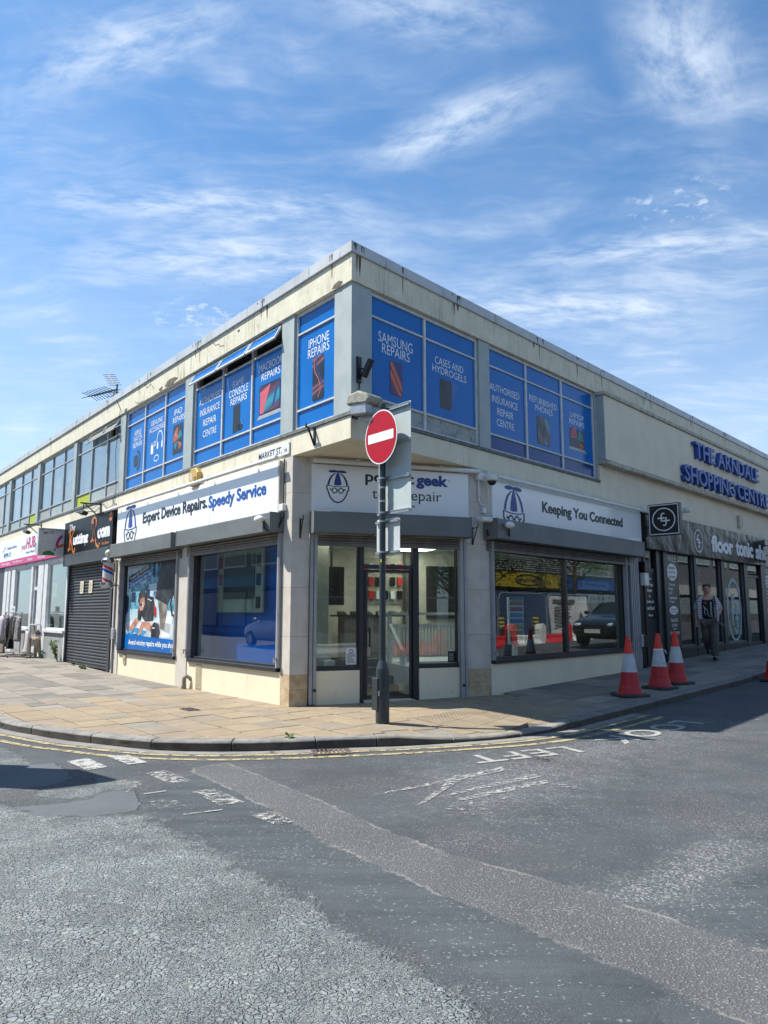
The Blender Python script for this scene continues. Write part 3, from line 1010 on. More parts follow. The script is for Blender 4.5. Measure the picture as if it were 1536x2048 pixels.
# concrete channel between the lines and the kerb
mb = MB()
a, b = offset_line(seg, 0.005), offset_line(seg, 0.17)
for k in range(len(a) - 1):
    road_sheet(mb, [b[k], b[k + 1], a[k + 1], a[k]], 0.003)
road_part('kerb_channel', mb, M('dusty_channel', (0.22, 0.21, 0.19), 0.9, (0.16, 0.155, 0.15), 5, 0.4, 60, dirt=0.4, dirt_col=(0.22, 0.2, 0.17)))


def ground_text(s, p0, p1, h, mat, name, bold=0.012, lift=0.006):
    """painted word; p0 -> p1 is the reading direction, read from the kerb"""
    p0, p1 = Vector(p0), Vector(p1)
    d = p1 - p0; L = d.length; d /= L
    up = Vector((-d.y, d.x))
    vs, fs, asp = text_mesh(s, bold, 0.0, 1.12)
    mb = MB()
    keep = [f for f in fs if all(vs[i][2] > 0 for i in f)]
    pts = []
    for v in vs:
        q = p0 + d * (L * v[0]) + up * (h * v[1])
        pts.append((q.x, q.y, road_h(q.x, q.y) + lift + 0.012 * mnoise.noise(Vector((q.x * 0.9, q.y * 0.9, 0)))))
    mb.add(pts, keep)
    road_part(name, mb, mat)


ground_text('LEFT', (2.02, 8.60), (0.80, 8.02), 0.36, W_TEXT, 'left_lettering')
ground_text('LOOK', (3.98, 10.38), (2.42, 8.92), 0.40, W_TEXT, 'look_lettering')
# worn arrow in front of the words
for q, mt in (([(-0.02, 6.40), (0.02, 6.50), (1.16, 7.56), (1.22, 7.44)], W_MID), ([(0.25, 6.02), (0.33, 6.12), (0.78, 7.18), (0.68, 7.22)], W_MID), ([(0.52, 6.35), (0.58, 6.48), (1.40, 7.22), (1.46, 7.12)], W_MID),
              ([(0.58, 6.15), (0.60, 6.28), (1.46, 6.98), (1.50, 6.86)], W_MID), ([(0.60, 6.00), (0.55, 6.10), (1.0, 6.30), (1.05, 6.12)], W_BAD), ([(1.3, 6.9), (1.38, 6.98), (1.72, 6.66), (1.62, 6.6)], W_BAD),
              ([(0.45, 5.85), (0.5, 6.05), (0.85, 5.95), (0.8, 5.7)], W_BAD), ([(3.4, 10.0), (3.45, 10.06), (4.6, 10.25), (4.6, 10.2)], W_BAD), ([(4.3, 9.9), (4.4, 10.0), (5.2, 10.5), (5.2, 10.4)], W_BAD)):
    road_part('worn_arrow_stroke', road_sheet(MB(), q), mt)

# --- pavement: bed, slabs one by one, kerb stones one by one
pave = bpy.data.objects.new('pavement', None)
bed = MB()
wall_line = [FL.w(-30, 0.0, 0)[:2], FL.w(-1.6, 0.0, 0)[:2], PL, PR, FR.w(3.3, 0.0, 0)[:2], FR.w(32, 0.0, 0)[:2]]
rk = [Vector(p) for p in KLINE]


def nearest_wall(p):
    best, bp = 1e9, None
    for a, b in zip(wall_line, wall_line[1:]):
        a, b = Vector(a), Vector(b)
        d = b - a
        t = max(0, min(1, (p - a).dot(d) / d.dot(d)))
        q = a + d * t
        if (p - q).length < best: best, bp = (p - q).length, q
    return bp


NB = 6
rows = []
for p in rk:
    q = nearest_wall(p)
    q = q + (q - p).normalized() * 0.4
    rows.append([p + (q - p) * (k / NB) for k in range(NB + 1)])
P = []
for r in rows:
    for q in r: P.append((q.x, q.y, pave_h(q.x, q.y) - 0.045))
nb = NB + 1
bed.add(P, [(i * nb + k, (i + 1) * nb + k, (i + 1) * nb + k + 1, i * nb + k + 1) for i in range(len(rows) - 1) for k in range(NB)])
bed_m = bed.build('pavement', M('joint_sand', (0.075, 0.066, 0.052), 0.95, (0.035, 0.031, 0.027), 6.0, 0.5, 90))
pave = bed_m
pave['kind'] = 'structure'
pave['label'] = 'buff and grey stone flagged pavement wrapping round the corner shop'

SLAB_MATS = [M('slab_buff', (0.275, 0.216, 0.144), 0.85, (0.234, 0.184, 0.122), 3.5, 0.5, 70, dirt=0.5, dirt_col=(0.15, 0.13, 0.10), spec=0.3),
             M('slab_sand', (0.293, 0.232, 0.156), 0.85, (0.255, 0.201, 0.132), 3.0, 0.5, 70, dirt=0.5, dirt_col=(0.17, 0.14, 0.105), spec=0.3),
             M('slab_pinkish', (0.265, 0.210, 0.150), 0.85, (0.227, 0.181, 0.129), 3.0, 0.5, 70, dirt=0.5, dirt_col=(0.14, 0.12, 0.10), spec=0.3),
             M('slab_greybuff', (0.247, 0.207, 0.156), 0.85, (0.206, 0.175, 0.132), 3.0, 0.5, 70, dirt=0.5, dirt_col=(0.12, 0.11, 0.09), spec=0.3)]
GREY_MATS = [M('slab_grey', (0.234, 0.210, 0.178), 0.85, (0.193, 0.171, 0.144), 3.0, 0.5, 70, dirt=0.5, dirt_col=(0.12, 0.115, 0.10), spec=0.3),
             M('slab_pale_grey', (0.269, 0.239, 0.199), 0.85, (0.231, 0.203, 0.168), 3.0, 0.5, 70, dirt=0.5, dirt_col=(0.14, 0.13, 0.11), spec=0.3),
             M('slab_dark_grey', (0.179, 0.165, 0.144), 0.85, (0.144, 0.132, 0.117), 3.0, 0.5, 70, dirt=0.5, dirt_col=(0.10, 0.10, 0.09), spec=0.3)]
kin = offset_line(KLINE, -0.17)                     # back of the kerb
convex = [p for p in kin if -6.0 < p[0] < 3.5]
TF = Frame(0.40, 9.92, 0, math.atan2(0.749, 0.663))      # tactile paving: 4 x 5 tiles
TACT = [TF.w(x, y, 0)[:2] for x, y in ((-0.002, 0.002), (-0.002, -2.002), (1.602, -2.002), (1.602, 0.002))]
slabs = []


def kerb_side(x, y):
    """metres inside the back of the kerb (negative: out in the road)"""
    best, sg = 1e9, 1
    for a, b in zip(kin, kin[1:]):
        dx, dy = b[0] - a[0], b[1] - a[1]
        t = max(0.0, min(1.0, ((x - a[0]) * dx + (y - a[1]) * dy) / (dx * dx + dy * dy)))
        d = math.hypot(x - a[0] - t * dx, y - a[1] - t * dy)
        if d < best - 1e-9: best, sg = d, (1 if dx * (y - a[1]) - dy * (x - a[0]) > 0 else -1)
    return best * sg


def kerb_clip(poly):
    cx = sum(p[0] for p in poly) / len(poly); cy = sum(p[1] for p in poly) / len(poly)
    if kerb_side(cx, cy) < -0.45: return []
    for a, b in zip(kin, kin[1:]):
        if (Vector(((a[0] + b[0]) / 2, (a[1] + b[1]) / 2)) - Vector((cx, cy))).length < 2.2:
            poly = clip_poly(poly, a, b)
            if len(poly) < 3: return []
    return poly


def in_tact(p):
    return in_poly(p[0], p[1], TACT)


# dividing line between the two laying directions
DV_A, DV_B = (2.02, 12.65), (2.35, 9.3)


def lay(frame, x0, x1, y0, y1, lx, ly, side, mats_of):
    ny = int(round((y1 - y0) / ly))
    for j in range(ny):
        off = (random.random() - 0.5) * 0.12 if side == 'E' else random.random() * lx
        x = x0 - off
        while x < x1:
            w = lx * random.choice((1, 1, 1, 1.18, 0.86)) if side != 'E' else lx
            g = 0.0085
            yy0, yy1 = y0 + j * ly + g, y0 + (j + 1) * ly - g
            q = [frame.w(x + g, yy0, 0)[:2], frame.w(x + w - g, yy0, 0)[:2], frame.w(x + w - g, yy1, 0)[:2], frame.w(x + g, yy1, 0)[:2]]
            x += w
            q = kerb_clip(q)
            if len(q) < 3: continue
            pieces = []
            if side in ('L', 'E'):
                a, b = FL.w(-60, 0, 0)[:2], FL.w(60, 0, 0)[:2]
                outer = clip_poly(q, b, a)                        # street side of the left facade
                inner = clip_poly(q, a, b)
                pieces.append(outer)
                if side == 'E' and len(inner) >= 3:
                    inner = clip_poly(inner, PR, PL)
                    pieces.append(inner)
                pieces = [clip_poly(p, DV_B, DV_A) for p in pieces if len(p) >= 3]
            else:
                p = clip_poly(q, FR.w(60, 0, 0)[:2], FR.w(-60, 0, 0)[:2])
                pieces.append(clip_poly(p, DV_A, DV_B) if len(p) >= 3 else [])
            for p in pieces:
                if len(p) < 3 or abs(poly_area(p)) < 0.012: continue
                c = (sum(a[0] for a in p) / len(p), sum(a[1] for a in p) / len(p))
                mt = mats_of(c)
                if min((Vector(c) - Vector(t)).length for t in TACT) > 2.4:
                    slabs.append((p, c, mt)); continue
                rest_ = p                                     # cut the slab round the tactile panel
                for a_, b_ in zip(TACT, TACT[1:] + TACT[:1]):
                    o_ = clip_poly(rest_, b_, a_)
                    rest_ = clip_poly(rest_, a_, b_)
                    if len(o_) >= 3 and abs(poly_area(o_)) > 0.006:
                        slabs.append((o_, (sum(v[0] for v in o_) / len(o_), sum(v[1] for v in o_) / len(o_)), mt))
                    if len(rest_) < 3: break


def pick(c):
    s = (Vector(c) - Vector((CX, CY))).dot(DL)
    t = max(0.0, min(1.0, (s - 3.0) / 3.5))
    if random.random() < t: return random.choice(GREY_MATS[:2] + GREY_MATS)
    return random.choice(SLAB_MATS[:3] + SLAB_MATS + (GREY_MATS[:1] if random.random() < 0.12 else []))


def pick_r(c):
    s = (Vector(c) - Vector((CX, CY))).dot(DR)
    if s > 3.2: return random.choice(GREY_MATS)
    return random.choice(SLAB_MATS + GREY_MATS[:1])


lay(FL, -22.0, -4.6, -4.2, 0.0, 0.78, 0.525, 'L', pick)
lay(FL, -4.6, 6.5, -4.2, 4.4, 0.52, 0.43, 'E', pick)
lay(FR, -1.0, 24.0, -2.7, 0.0, 0.76, 0.45, 'R', pick_r)
slabs.sort(key=lambda s: s[1][0] ** 2 + s[1][1] ** 2)
rest = MB()
for i, (p, c, mt) in enumerate(slabs):
    if poly_area(p) < 0: p = p[::-1]
    dz = random.uniform(-0.003, 0.003)
    tx, ty = random.uniform(-.004, .004), random.uniform(-.004, .004)
    top = [(a[0], a[1], pave_h(a[0], a[1]) + dz + tx * (a[0] - c[0]) + ty * (a[1] - c[1])) for a in p]
    bot = [(a[0], a[1], pave_h(a[0], a[1]) - 0.06) for a in p]
    n = len(p)
    tgt = MB() if i < 296 else rest
    tgt.add(bot + top, [tuple(range(n, 2 * n))] + [(k, (k + 1) % n, n + (k + 1) % n, n + k) for k in range(n)])
    if i < 296:
        o = tgt.build('paving_slab', mt, bevel=0.004)
        o.parent = pave
if rest.v:
    o = rest.build('far_paving_slabs', GREY_MATS[0], kind='stuff'); o.parent = pave

# tactile paving at the dropped kerb
TM = M('tactile_buff', (0.247, 0.197, 0.132), 0.85, (0.206, 0.161, 0.110), 4.0, 0.4, 80, dirt=0.5, dirt_col=(0.16, 0.14, 0.11))
tile_me = None
for j in range(5):
    for i in range(4):
        x0, y0 = i * 0.4, -j * 0.4
        q = TF.w(x0 + 0.2, y0 + 0.2 - 0.4, 0)
        inside = kerb_clip([TF.w(x0 + .004, y0 - .396, 0)[:2], TF.w(x0 + .396, y0 - .396, 0)[:2], TF.w(x0 + .396, y0 - .004, 0)[:2], TF.w(x0 + .004, y0 - .004, 0)[:2]])
        if len(inside) < 3 or abs(poly_area(inside)) < 0.05: continue
        mb = MB()
        if poly_area(inside) < 0: inside = inside[::-1]
        n = len(inside)
        mb.add([(a[0], a[1], pave_h(*a) - 0.05) for a in inside] + [(a[0], a[1], pave_h(*a) + 0.004) for a in inside], [tuple(range(n, 2 * n))] + [(k, (k + 1) % n, n + (k + 1) % n, n + k) for k in range(n)])
        for bj in range(6):
            for bi in range(6):
                u = TF.w(x0 + 0.033 + bi * 0.0667, y0 - 0.367 + bj * 0.0667, 0)
                if not in_poly(u[0], u[1], inside): continue
                z = pave_h(u[0], u[1]) + 0.003
                k = 7
                pts = [(u[0] + 0.0125 * math.cos(2 * math.pi * t / k), u[1] + 0.0125 * math.sin(2 * math.pi * t / k), z) for t in range(k)] + \
                      [(u[0] + 0.008 * math.cos(2 * math.pi * t / k), u[1] + 0.008 * math.sin(2 * math.pi * t / k), z + 0.0055) for t in range(k)]
                mb.add(pts, [(t, (t + 1) % k, k + (t + 1) % k, k + t) for t in range(k)] + [tuple(range(k, 2 * k))])
        o = mb.build('tactile_tile', TM); o.parent = pave

# kerb stones
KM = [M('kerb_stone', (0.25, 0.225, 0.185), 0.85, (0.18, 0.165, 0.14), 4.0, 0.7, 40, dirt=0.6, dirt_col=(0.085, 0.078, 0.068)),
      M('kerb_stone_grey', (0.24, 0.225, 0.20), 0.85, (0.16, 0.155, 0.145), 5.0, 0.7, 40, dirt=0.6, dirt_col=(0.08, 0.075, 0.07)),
      M('kerb_stone_shade_tone', (0.17, 0.165, 0.155), 0.85, (0.12, 0.118, 0.112), 5.0, 0.7, 40, dirt=0.5, dirt_col=(0.06, 0.06, 0.058))]  # last one: darker copy for kerb in building shadow, shade in its colour
FACE_M = M('kerb_face_brown', (0.085, 0.072, 0.058), 0.9, (0.055, 0.048, 0.042), 5.0, 0.9, 35, dirt=0.4, dirt_col=(0.13, 0.11, 0.09))  # darker brown than the stone tops, on the road-side face
kr = resample(KLINE, 0.23)
kb = offset_line([tuple(p) for p in kr], -0.165)
i = 0
while i < len(kr) - 5:
    n = random.choice((4, 4, 4, 5, 3))
    idx = list(range(i, min(i + n, len(kr) - 1) + 1))
    mb = MB()
    prof = []
    for k, ii in enumerate(idx):
        a = Vector(kr[ii]); b = Vector(kb[ii])
        t = (Vector(kr[min(ii + 1, len(kr) - 1)]) - Vector(kr[max(ii - 1, 0)])).normalized()
        sh = 0.006 if k == 0 else (-0.006 if k == len(idx) - 1 else 0)
        a += t * sh; b += t * sh
        wob = 0.006 * mnoise.noise(Vector((a.x * 3, a.y * 3, 1)))
        zt, zb = pave_h(a.x, a.y) + wob, pave_h(b.x, b.y) + 0.002
        zr = min(road_h(a.x, a.y), zt - 0.03) - 0.05
        nrm = (b - a).normalized()
        cc = a + nrm * 0.022
        prof.append([(a.x, a.y, zr), (a.x, a.y, zt - 0.020), (cc.x, cc.y, zt - 0.002), (b.x, b.y, zb), (b.x, b.y, zr)])
    pts = [q for r in prof for q in r]
    fs = []; mi = []
    for k in range(len(prof) - 1):
        for e in range(4):
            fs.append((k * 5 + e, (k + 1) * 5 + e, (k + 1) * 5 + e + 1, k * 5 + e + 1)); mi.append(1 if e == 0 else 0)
    fs += [(4, 3, 2, 1, 0)[::-1], tuple((len(prof) - 1) * 5 + e for e in (4, 3, 2, 1, 0))]
    fs = [tuple(reversed(f)) for f in fs]
    mb.add(pts, fs)
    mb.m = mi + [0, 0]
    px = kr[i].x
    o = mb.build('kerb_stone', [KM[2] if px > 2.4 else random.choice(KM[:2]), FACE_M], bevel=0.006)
    o.parent = pave
    i += n

# ================================================================ buildings
TL_END, TR_END = -24.0, 27.0                     # how far the facades run
X_SPLIT = -9.20                                  # corner shop | barber and charity shop
X_CENTRE = 7.44                                  # corner shop | shopping centre

bld = Thing('corner_shop_building', 'two storey cream corner building with blue vinyl covered upper windows', 'building', FR)
ter = Thing('shop_terrace', 'long two storey cream terrace with grey upper windows above the barber and charity shop', 'building', FL, X_SPLIT, 0, 0)
cen = Thing('shopping_centre_building', 'cream shopping centre block with projecting blank upper wall above dark flooring shop', 'building', FR, X_CENTRE, 0, 0)


def wp(fr, x, y):
    return fr.w(x, y, 0)[:2]


def inner_corner(d):
    """point d metres inside both facades"""
    a = math.acos(max(-1, min(1, DL.dot(DR))))
    bis = (DL + DR).normalized()
    q = Vector((CX, CY)) + bis * (d / math.sin(a / 2))
    return (q.x, q.y)


def corner_beam(T, name, mat, z0, z1, d0, d1, xl, xr, bevel=0.004, parent=None):
    """beam along both facades, mitred at the corner (d0 outside face, d1 inside face)"""
    for side in 'LR':
        mb = MB()
        if side == 'L': pts = [wp(FL, xl, d0), inner_corner(d0), inner_corner(d1), wp(FL, xl, d1)]
        else: pts = [inner_corner(d0), wp(FR, xr, d0), wp(FR, xr, d1), inner_corner(d1)]
        mb.prism_xy(pts, z0, z1)
        mb.build(name, mat, T, parent, bevel=bevel)


# --- roofline: parapet beam, coping in separate lengths with open joints
corner_beam(bld, 'parapet', CREAM_DIRTY, 6.08, 6.49, 0.0, 0.32, X_SPLIT, X_CENTRE)
MB(FL).box(TL_END, X_SPLIT, 0.0, 0.32, 6.08, 6.49).build('parapet', CREAM_DIRTY, ter, bevel=0.004)
MB(FR).box(X_CENTRE, TR_END, 0.0, 0.32, 6.08, 6.49).build('parapet', CREAM_DIRTY, cen, bevel=0.004)
for lst, fr, own in (([0, 2.5, 5.05, 7.6, 10.2, 12.8, 15.35, 17.95, 20.55, 24.0], FL, (bld, ter)), ([0, 2.45, 5.0, 7.62, 10.2, 12.8, 15.35, 17.95, 20.5, 23.0, 27.0], FR, (bld, cen))):
    sg = -1 if fr is FL else 1
    for k, (a, b) in enumerate(zip(lst, lst[1:])):
        T = own[0] if b < 7.7 else own[1]
        mb = MB()
        dz = random.uniform(-0.004, 0.004)
        o0, o1 = -0.035, 0.36
        if a == 0:
            c0, c1 = inner_corner(o0), inner_corner(o1)
            e0, e1 = wp(fr, sg * (b - 0.012), o0), wp(fr, sg * (b - 0.012), o1)
            mb.prism_xy([c0, e0, e1, c1], 6.49, 6.655)
        else:
            mb.at(fr).box(sg * (a + 0.012), sg * (b - 0.012), o0, o1, 6.49, 6.655 + dz)
        mb.build('coping', COPING, T, bevel=0.006)
        mb = MB(fr)
        mb.box(sg * (b - 0.014), sg * (b + 0.014), o0 + 0.012, o1 - 0.02, 6.487, 6.64)
        mb.build('coping_joint', FLASH, T)
# spalled render and rust runs on the sunlit parapet
SPALL = M('spalled_concrete', (0.16, 0.135, 0.10), 0.95, (0.09, 0.075, 0.055), 9.0, 1.0, 40)
RUST = M('rust_run', (0.30, 0.235, 0.15), 0.9, (0.22, 0.17, 0.11), 9.0)


def ragged(x0, z0, w, h, n, seed):
    q = random.Random(seed)
    return [(x0 + w * math.cos(2 * math.pi * i / n) * q.uniform(.6, 1.1), z0 + h * math.sin(2 * math.pi * i / n) * q.uniform(.55, 1.1)) for i in range(n)]


for k, (x, z, w, h) in enumerate(((-6.35, 6.16, .34, .085), (-6.9, 6.13, .12, .05), (-9.0, 6.12, .10, .05), (-3.4, 6.36, .05, .025), (-0.35, 6.13, .16, .05))):
    MB(FL).prism_xz(ragged(x, z, w, h, 14, k), -0.004, 0.001).build('spalled_patch', SPALL, bld)
q_ = random.Random(5)
for fr, T_, xs in ((FL, bld, (-0.5, -2.4, -2.6, -5.0, -5.2, -7.5, -8.2)), (FR, bld, (0.10, 0.16, 1.1, 2.4, 2.5, 4.9, 5.1, 6.6)), (FR, cen, (7.7, 9.9, 10.3, 12.9, 15.4, 15.6, 17.9)), (FL, ter, (-10.3, -12.7, -15.4, -18.0))):
    for x in xs:
        L = q_.uniform(.10, .30); w = q_.uniform(.012, .03)
        MB(fr).prism_xz([(x - w, 6.489), (x + w, 6.489), (x + w * .7, 6.489 - L * .5), (x + w * .2, 6.489 - L), (x - w * .4, 6.489 - L * .8), (x - w * .8, 6.489 - L * .4)], -0.002, 0.001).build('grime_run', SPALL if q_.random() < .6 else RUST, T_)
        for _ in range(2):
            w2 = q_.uniform(.01, .025); x2 = x + q_.uniform(-.1, .1); L2 = q_.uniform(.04, .12)
            MB(fr).prism_xz([(x2 - w2, 6.63), (x2 + w2, 6.63), (x2 + w2 * .3, 6.63 - L2), (x2 - w2 * .5, 6.63 - L2 * .8)], -0.0375, -0.034).build('grime_run', SPALL, T_)
# hairline cracks
for k, (x, z, n) in enumerate(((-7.9, 6.45, 7), (-8.4, 6.2, 6), (-4.4, 6.42, 5))):
    pts_ = [(x, z)]
    for _ in range(n): pts_.append((pts_[-1][0] + q_.uniform(-.05, .16), pts_[-1][1] + q_.uniform(-.10, .05)))
    mb = MB(FL); stroke(mb, [(a, max(6.1, min(6.47, b))) for a, b in pts_], 0.012, -0.003, 0.001); mb.build('crack', SPALL, bld)
# --- roof deck and closing walls
MB().prism_xy([inner_corner(0.3), wp(FR, X_CENTRE, 0.3), wp(FL, X_SPLIT, 0.3)], 6.02, 6.07).build('roof', FLASH, bld)
MB().prism_xy([wp(FR, X_CENTRE, 0.3), wp(FR, TR_END, 0.3), wp(FR, TR_END, 12), wp(FL, X_SPLIT, 0.3)], 6.02, 6.06).build('roof', FLASH, cen)
MB().prism_xy([wp(FL, X_SPLIT, 0.3), wp(FR, TR_END, 12), wp(FL, TL_END, 12), wp(FL, TL_END, 0.3)], 6.02, 6.05).build('roof', FLASH, ter)
MB(FL).box(TL_END, TL_END + 0.3, 0.32, 12, 0, 6.0).build('end_wall', CREAM, ter)
MB(FR).box(TR_END - 0.3, TR_END, 0.32, 12, 0, 6.0).build('end_wall', CREAM, cen)

# --- floor band between the storeys, flashing ledge and first floor slab
corner_beam(bld, 'floor_band', CREAM, 3.77, 4.10, 0.0, 0.34, X_SPLIT, X_CENTRE)
corner_beam(bld, 'flashing', FLASH, 4.102, 4.158, -0.022, 0.2, X_SPLIT, X_CENTRE - 0.02)
MB(FL).box(TL_END, X_SPLIT, 0.0, 0.34, 3.62, 4.10).build('floor_band', CREAM_DIRTY, ter, bevel=0.004)
MB(FL).box(TL_END, X_SPLIT, -0.022, 0.2, 4.102, 4.158).build('flashing', FLASH, ter)
MB().prism_xy([inner_corner(0.34), wp(FR, X_CENTRE, 0.34), wp(FL, X_SPLIT, 0.34)], 3.775, 4.05).build('floor_slab', CREAM_SMOOTH, bld)
MB().prism_xy([wp(FL, X_SPLIT, 0.34), wp(FR, X_CENTRE, 0.34), wp(FR, TR_END, 0.34), wp(FL, TL_END, 0.34)], 3.775, 4.04).build('floor_slab', CREAM_SMOOTH, ter)
# the corner tip of the soffit, beyond the beams
# --- corner post and grey posts between the upper windows
ang = None
mb = MB()
mb.prism_xy([wp(FL, -0.47, 0.03), inner_corner(0.03), wp(FR, 0.445, 0.03), wp(FR, 0.445, 0.2), wp(FL, -0.47, 0.2)], 4.16, 6.078)
mb.build('corner_post', GREYPAINT, bld, bevel=0.006)
for a, b, T in ((-1.95, -1.575, bld), (-5.69, -5.31, bld), (-9.39, -9.04, ter), (-13.08, -12.82, ter), (-16.88, -16.58, ter), (-20.74, -20.42, ter)):
    MB(FL).box(a, b, 0.03, 0.24, 4.16, 6.078).build('window_post', GREYPAINT, T, bevel=0.005)
for a, b in ((3.125, 3.445), (7.385, 7.44)):
    MB(FR).box(a, b, 0.03, 0.24, 4.16, 6.078).build('window_post', GREYPAINT, bld, bevel=0.005)
# dark reveals under the parapet
DARKROOM = M('dark_room', (0.05, 0.055, 0.06), 0.9)


def upper_window(T, fr, x0, x1, mull, frame_mat, rows, kinds, vents=(), label=None):
    """steel window with three rows of lights; kinds[row][light] gives each pane's material"""
    edges = [x0] + sorted(mull) + [x1]
    fw, mw = 0.045, 0.05
    yf, yb = 0.070, 0.150
    f = MB(fr)
    zb, zt = 4.16, 6.075
    f.box(x0, x0 + fw, yf, yb, zb, zt); f.box(x1 - fw, x1, yf, yb, zb, zt)
    f.box(x0 + fw, x1 - fw, yf, yb, zt - 0.05, zt); f.box(x0 + fw, x1 - fw, yf - 0.01, yb, zb, zb + 0.05)
    w = f.build('window', frame_mat, T, bevel=0.004, label=label)
    for m in mull:
        MB(fr).box(m - mw / 2, m + mw / 2, yf - 0.002, yb, zb + 0.05, zt - 0.05).build('mullion', frame_mat, T, w, bevel=0.004)
    tr = [rows[0], rows[1]]
    for k in range(len(edges) - 1):
        a = edges[k] + (fw if k == 0 else mw / 2)
        b = edges[k + 1] - (fw if k == len(edges) - 2 else mw / 2)
        for zc in tr:
            MB(fr).box(a, b, yf + 0.004, yb, zc - 0.015, zc + 0.015).build('transom', frame_mat, T, w, bevel=0.003)
        spans = [(zb + 0.05, tr[0] - 0.015), (tr[0] + 0.015, tr[1] - 0.015), (tr[1] + 0.015, zt - 0.05)]
        for r, (za, zc) in enumerate(spans):
            mt = kinds[r][k]
            if r == 2 and k in vents:
                # top-hung vent standing open
                an = R_(29 if T is bld else 30)
                H = zc - za
                yh, zh = yf, zc
                vf = MB(fr)
                vy = lambda d, o: yh - d * math.sin(an) - o * math.cos(an)
                vz = lambda d, o: zh - d * math.cos(an) + o * math.sin(an)

                def slab(d0, d1, xa, xb, o0, o1, mb_):
                    mb_.add([(xa, vy(d0, o0), vz(d0, o0)), (xb, vy(d0, o0), vz(d0, o0)), (xb, vy(d1, o0), vz(d1, o0)), (xa, vy(d1, o0), vz(d1, o0)),
                             (xa, vy(d0, o1), vz(d0, o1)), (xb, vy(d0, o1), vz(d0, o1)), (xb, vy(d1, o1), vz(d1, o1)), (xa, vy(d1, o1), vz(d1, o1))],
                            [(0, 1, 2, 3), (7, 6, 5, 4), (0, 4, 5, 1), (1, 5, 6, 2), (2, 6, 7, 3), (3, 7, 4, 0)])
                slab(0, 0.03, a, b, 0, 0.03, vf); slab(H - 0.035, H, a, b, 0, 0.03, vf)
                slab(0.03, H - 0.035, a, a + 0.03, 0, 0.03, vf); slab(0.03, H - 0.035, b - 0.03, b, 0, 0.03, vf)
                vf.build('open_vent', frame_mat, T, w, label='top-hung vent standing open')
                vg = MB(fr)
                slab(0.03, H - 0.035, a + 0.03, b - 0.03, 0.008, 0.02, vg)
                vg.build('pane', mt, T, w)
                MB(fr).cyl((b - 0.06, yf + 0.02, za + 0.02), (b - 0.10, vy(H * 0.8, 0), vz(H * 0.8, 0)), 0.006, n=6).build('stay', DARKMETAL, T, w)
                continue
            MB(fr).box(a, b, yf + 0.030, yf + 0.042, za, zc).build('pane', mt, T, w)
    # a plain back to the opening so that the room behind stays dark
    MB(fr).box(x0, x1, 0.55, 0.6, zb, zt).build('room_back', DARKROOM, T, w)
    return w


GLASS_UP = glass_mat('upper_glass', (0.66, 0.72, 0.72), 0.07, 3.2, 0.06)
B3 = [BLUE] * 3
w1 = upper_window(bld, FL, -1.575, -0.47, [], WHITEFRAME, (4.485, 5.725), [[BLUE], [BLUE], [BLUE]])
w2 = upper_window(bld, FL, -5.31, -1.95, [-4.114, -3.0], WHITEFRAME, (4.485, 5.725), [B3, B3, B3], vents=(0, 1, 2))
w3 = upper_window(bld, FL, -9.04, -5.69, [-7.92, -6.775], WHITEFRAME, (4.485, 5.725), [B3, B3, B3])
G3 = [GLASS_UP] * 3
OLD = GREYPANEL_OLD
w4 = upper_window(ter, FL, -12.82, -9.39, [-11.6, -10.41], GREYFRAME, (4.52, 5.66), [[YELLOWGREEN, GREYPAINT, OLD], G3, G3], vents=(1, 2))
w5 = upper_window(ter, FL, -16.58, -13.08, [-15.33, -14.12], GREYFRAME, (4.52, 5.66), [[OLD, GREYPAINT, GREYPAINT], G3, G3])
w6 = upper_window(ter, FL, -20.42, -16.88, [-19.05, -17.83], GREYFRAME, (4.52, 5.66), [[GREYPAINT, GREYPAINT, YELLOWGREEN], G3, G3])
w7 = upper_window(ter, FL, TL_END, -20.74, [-22.9, -21.6], GREYFRAME, (4.52, 5.66), [[GREYPAINT, GREYPAINT, OLD], [GREYPAINT, GREYPAINT, G3[0]], G3])
v1 = upper_window(bld, FR, 0.445, 3.125, [1.71], WHITEFRAME, (4.478, 5.715), [[OLD, OLD], [BLUE, BLUE], [BLUE, BLUE]])
v2 = upper_window(bld, FR, 3.445, 7.385, [4.70, 6.03], WHITEFRAME, (4.478, 5.715), [[BLUE_DARK] * 3, B3, B3])

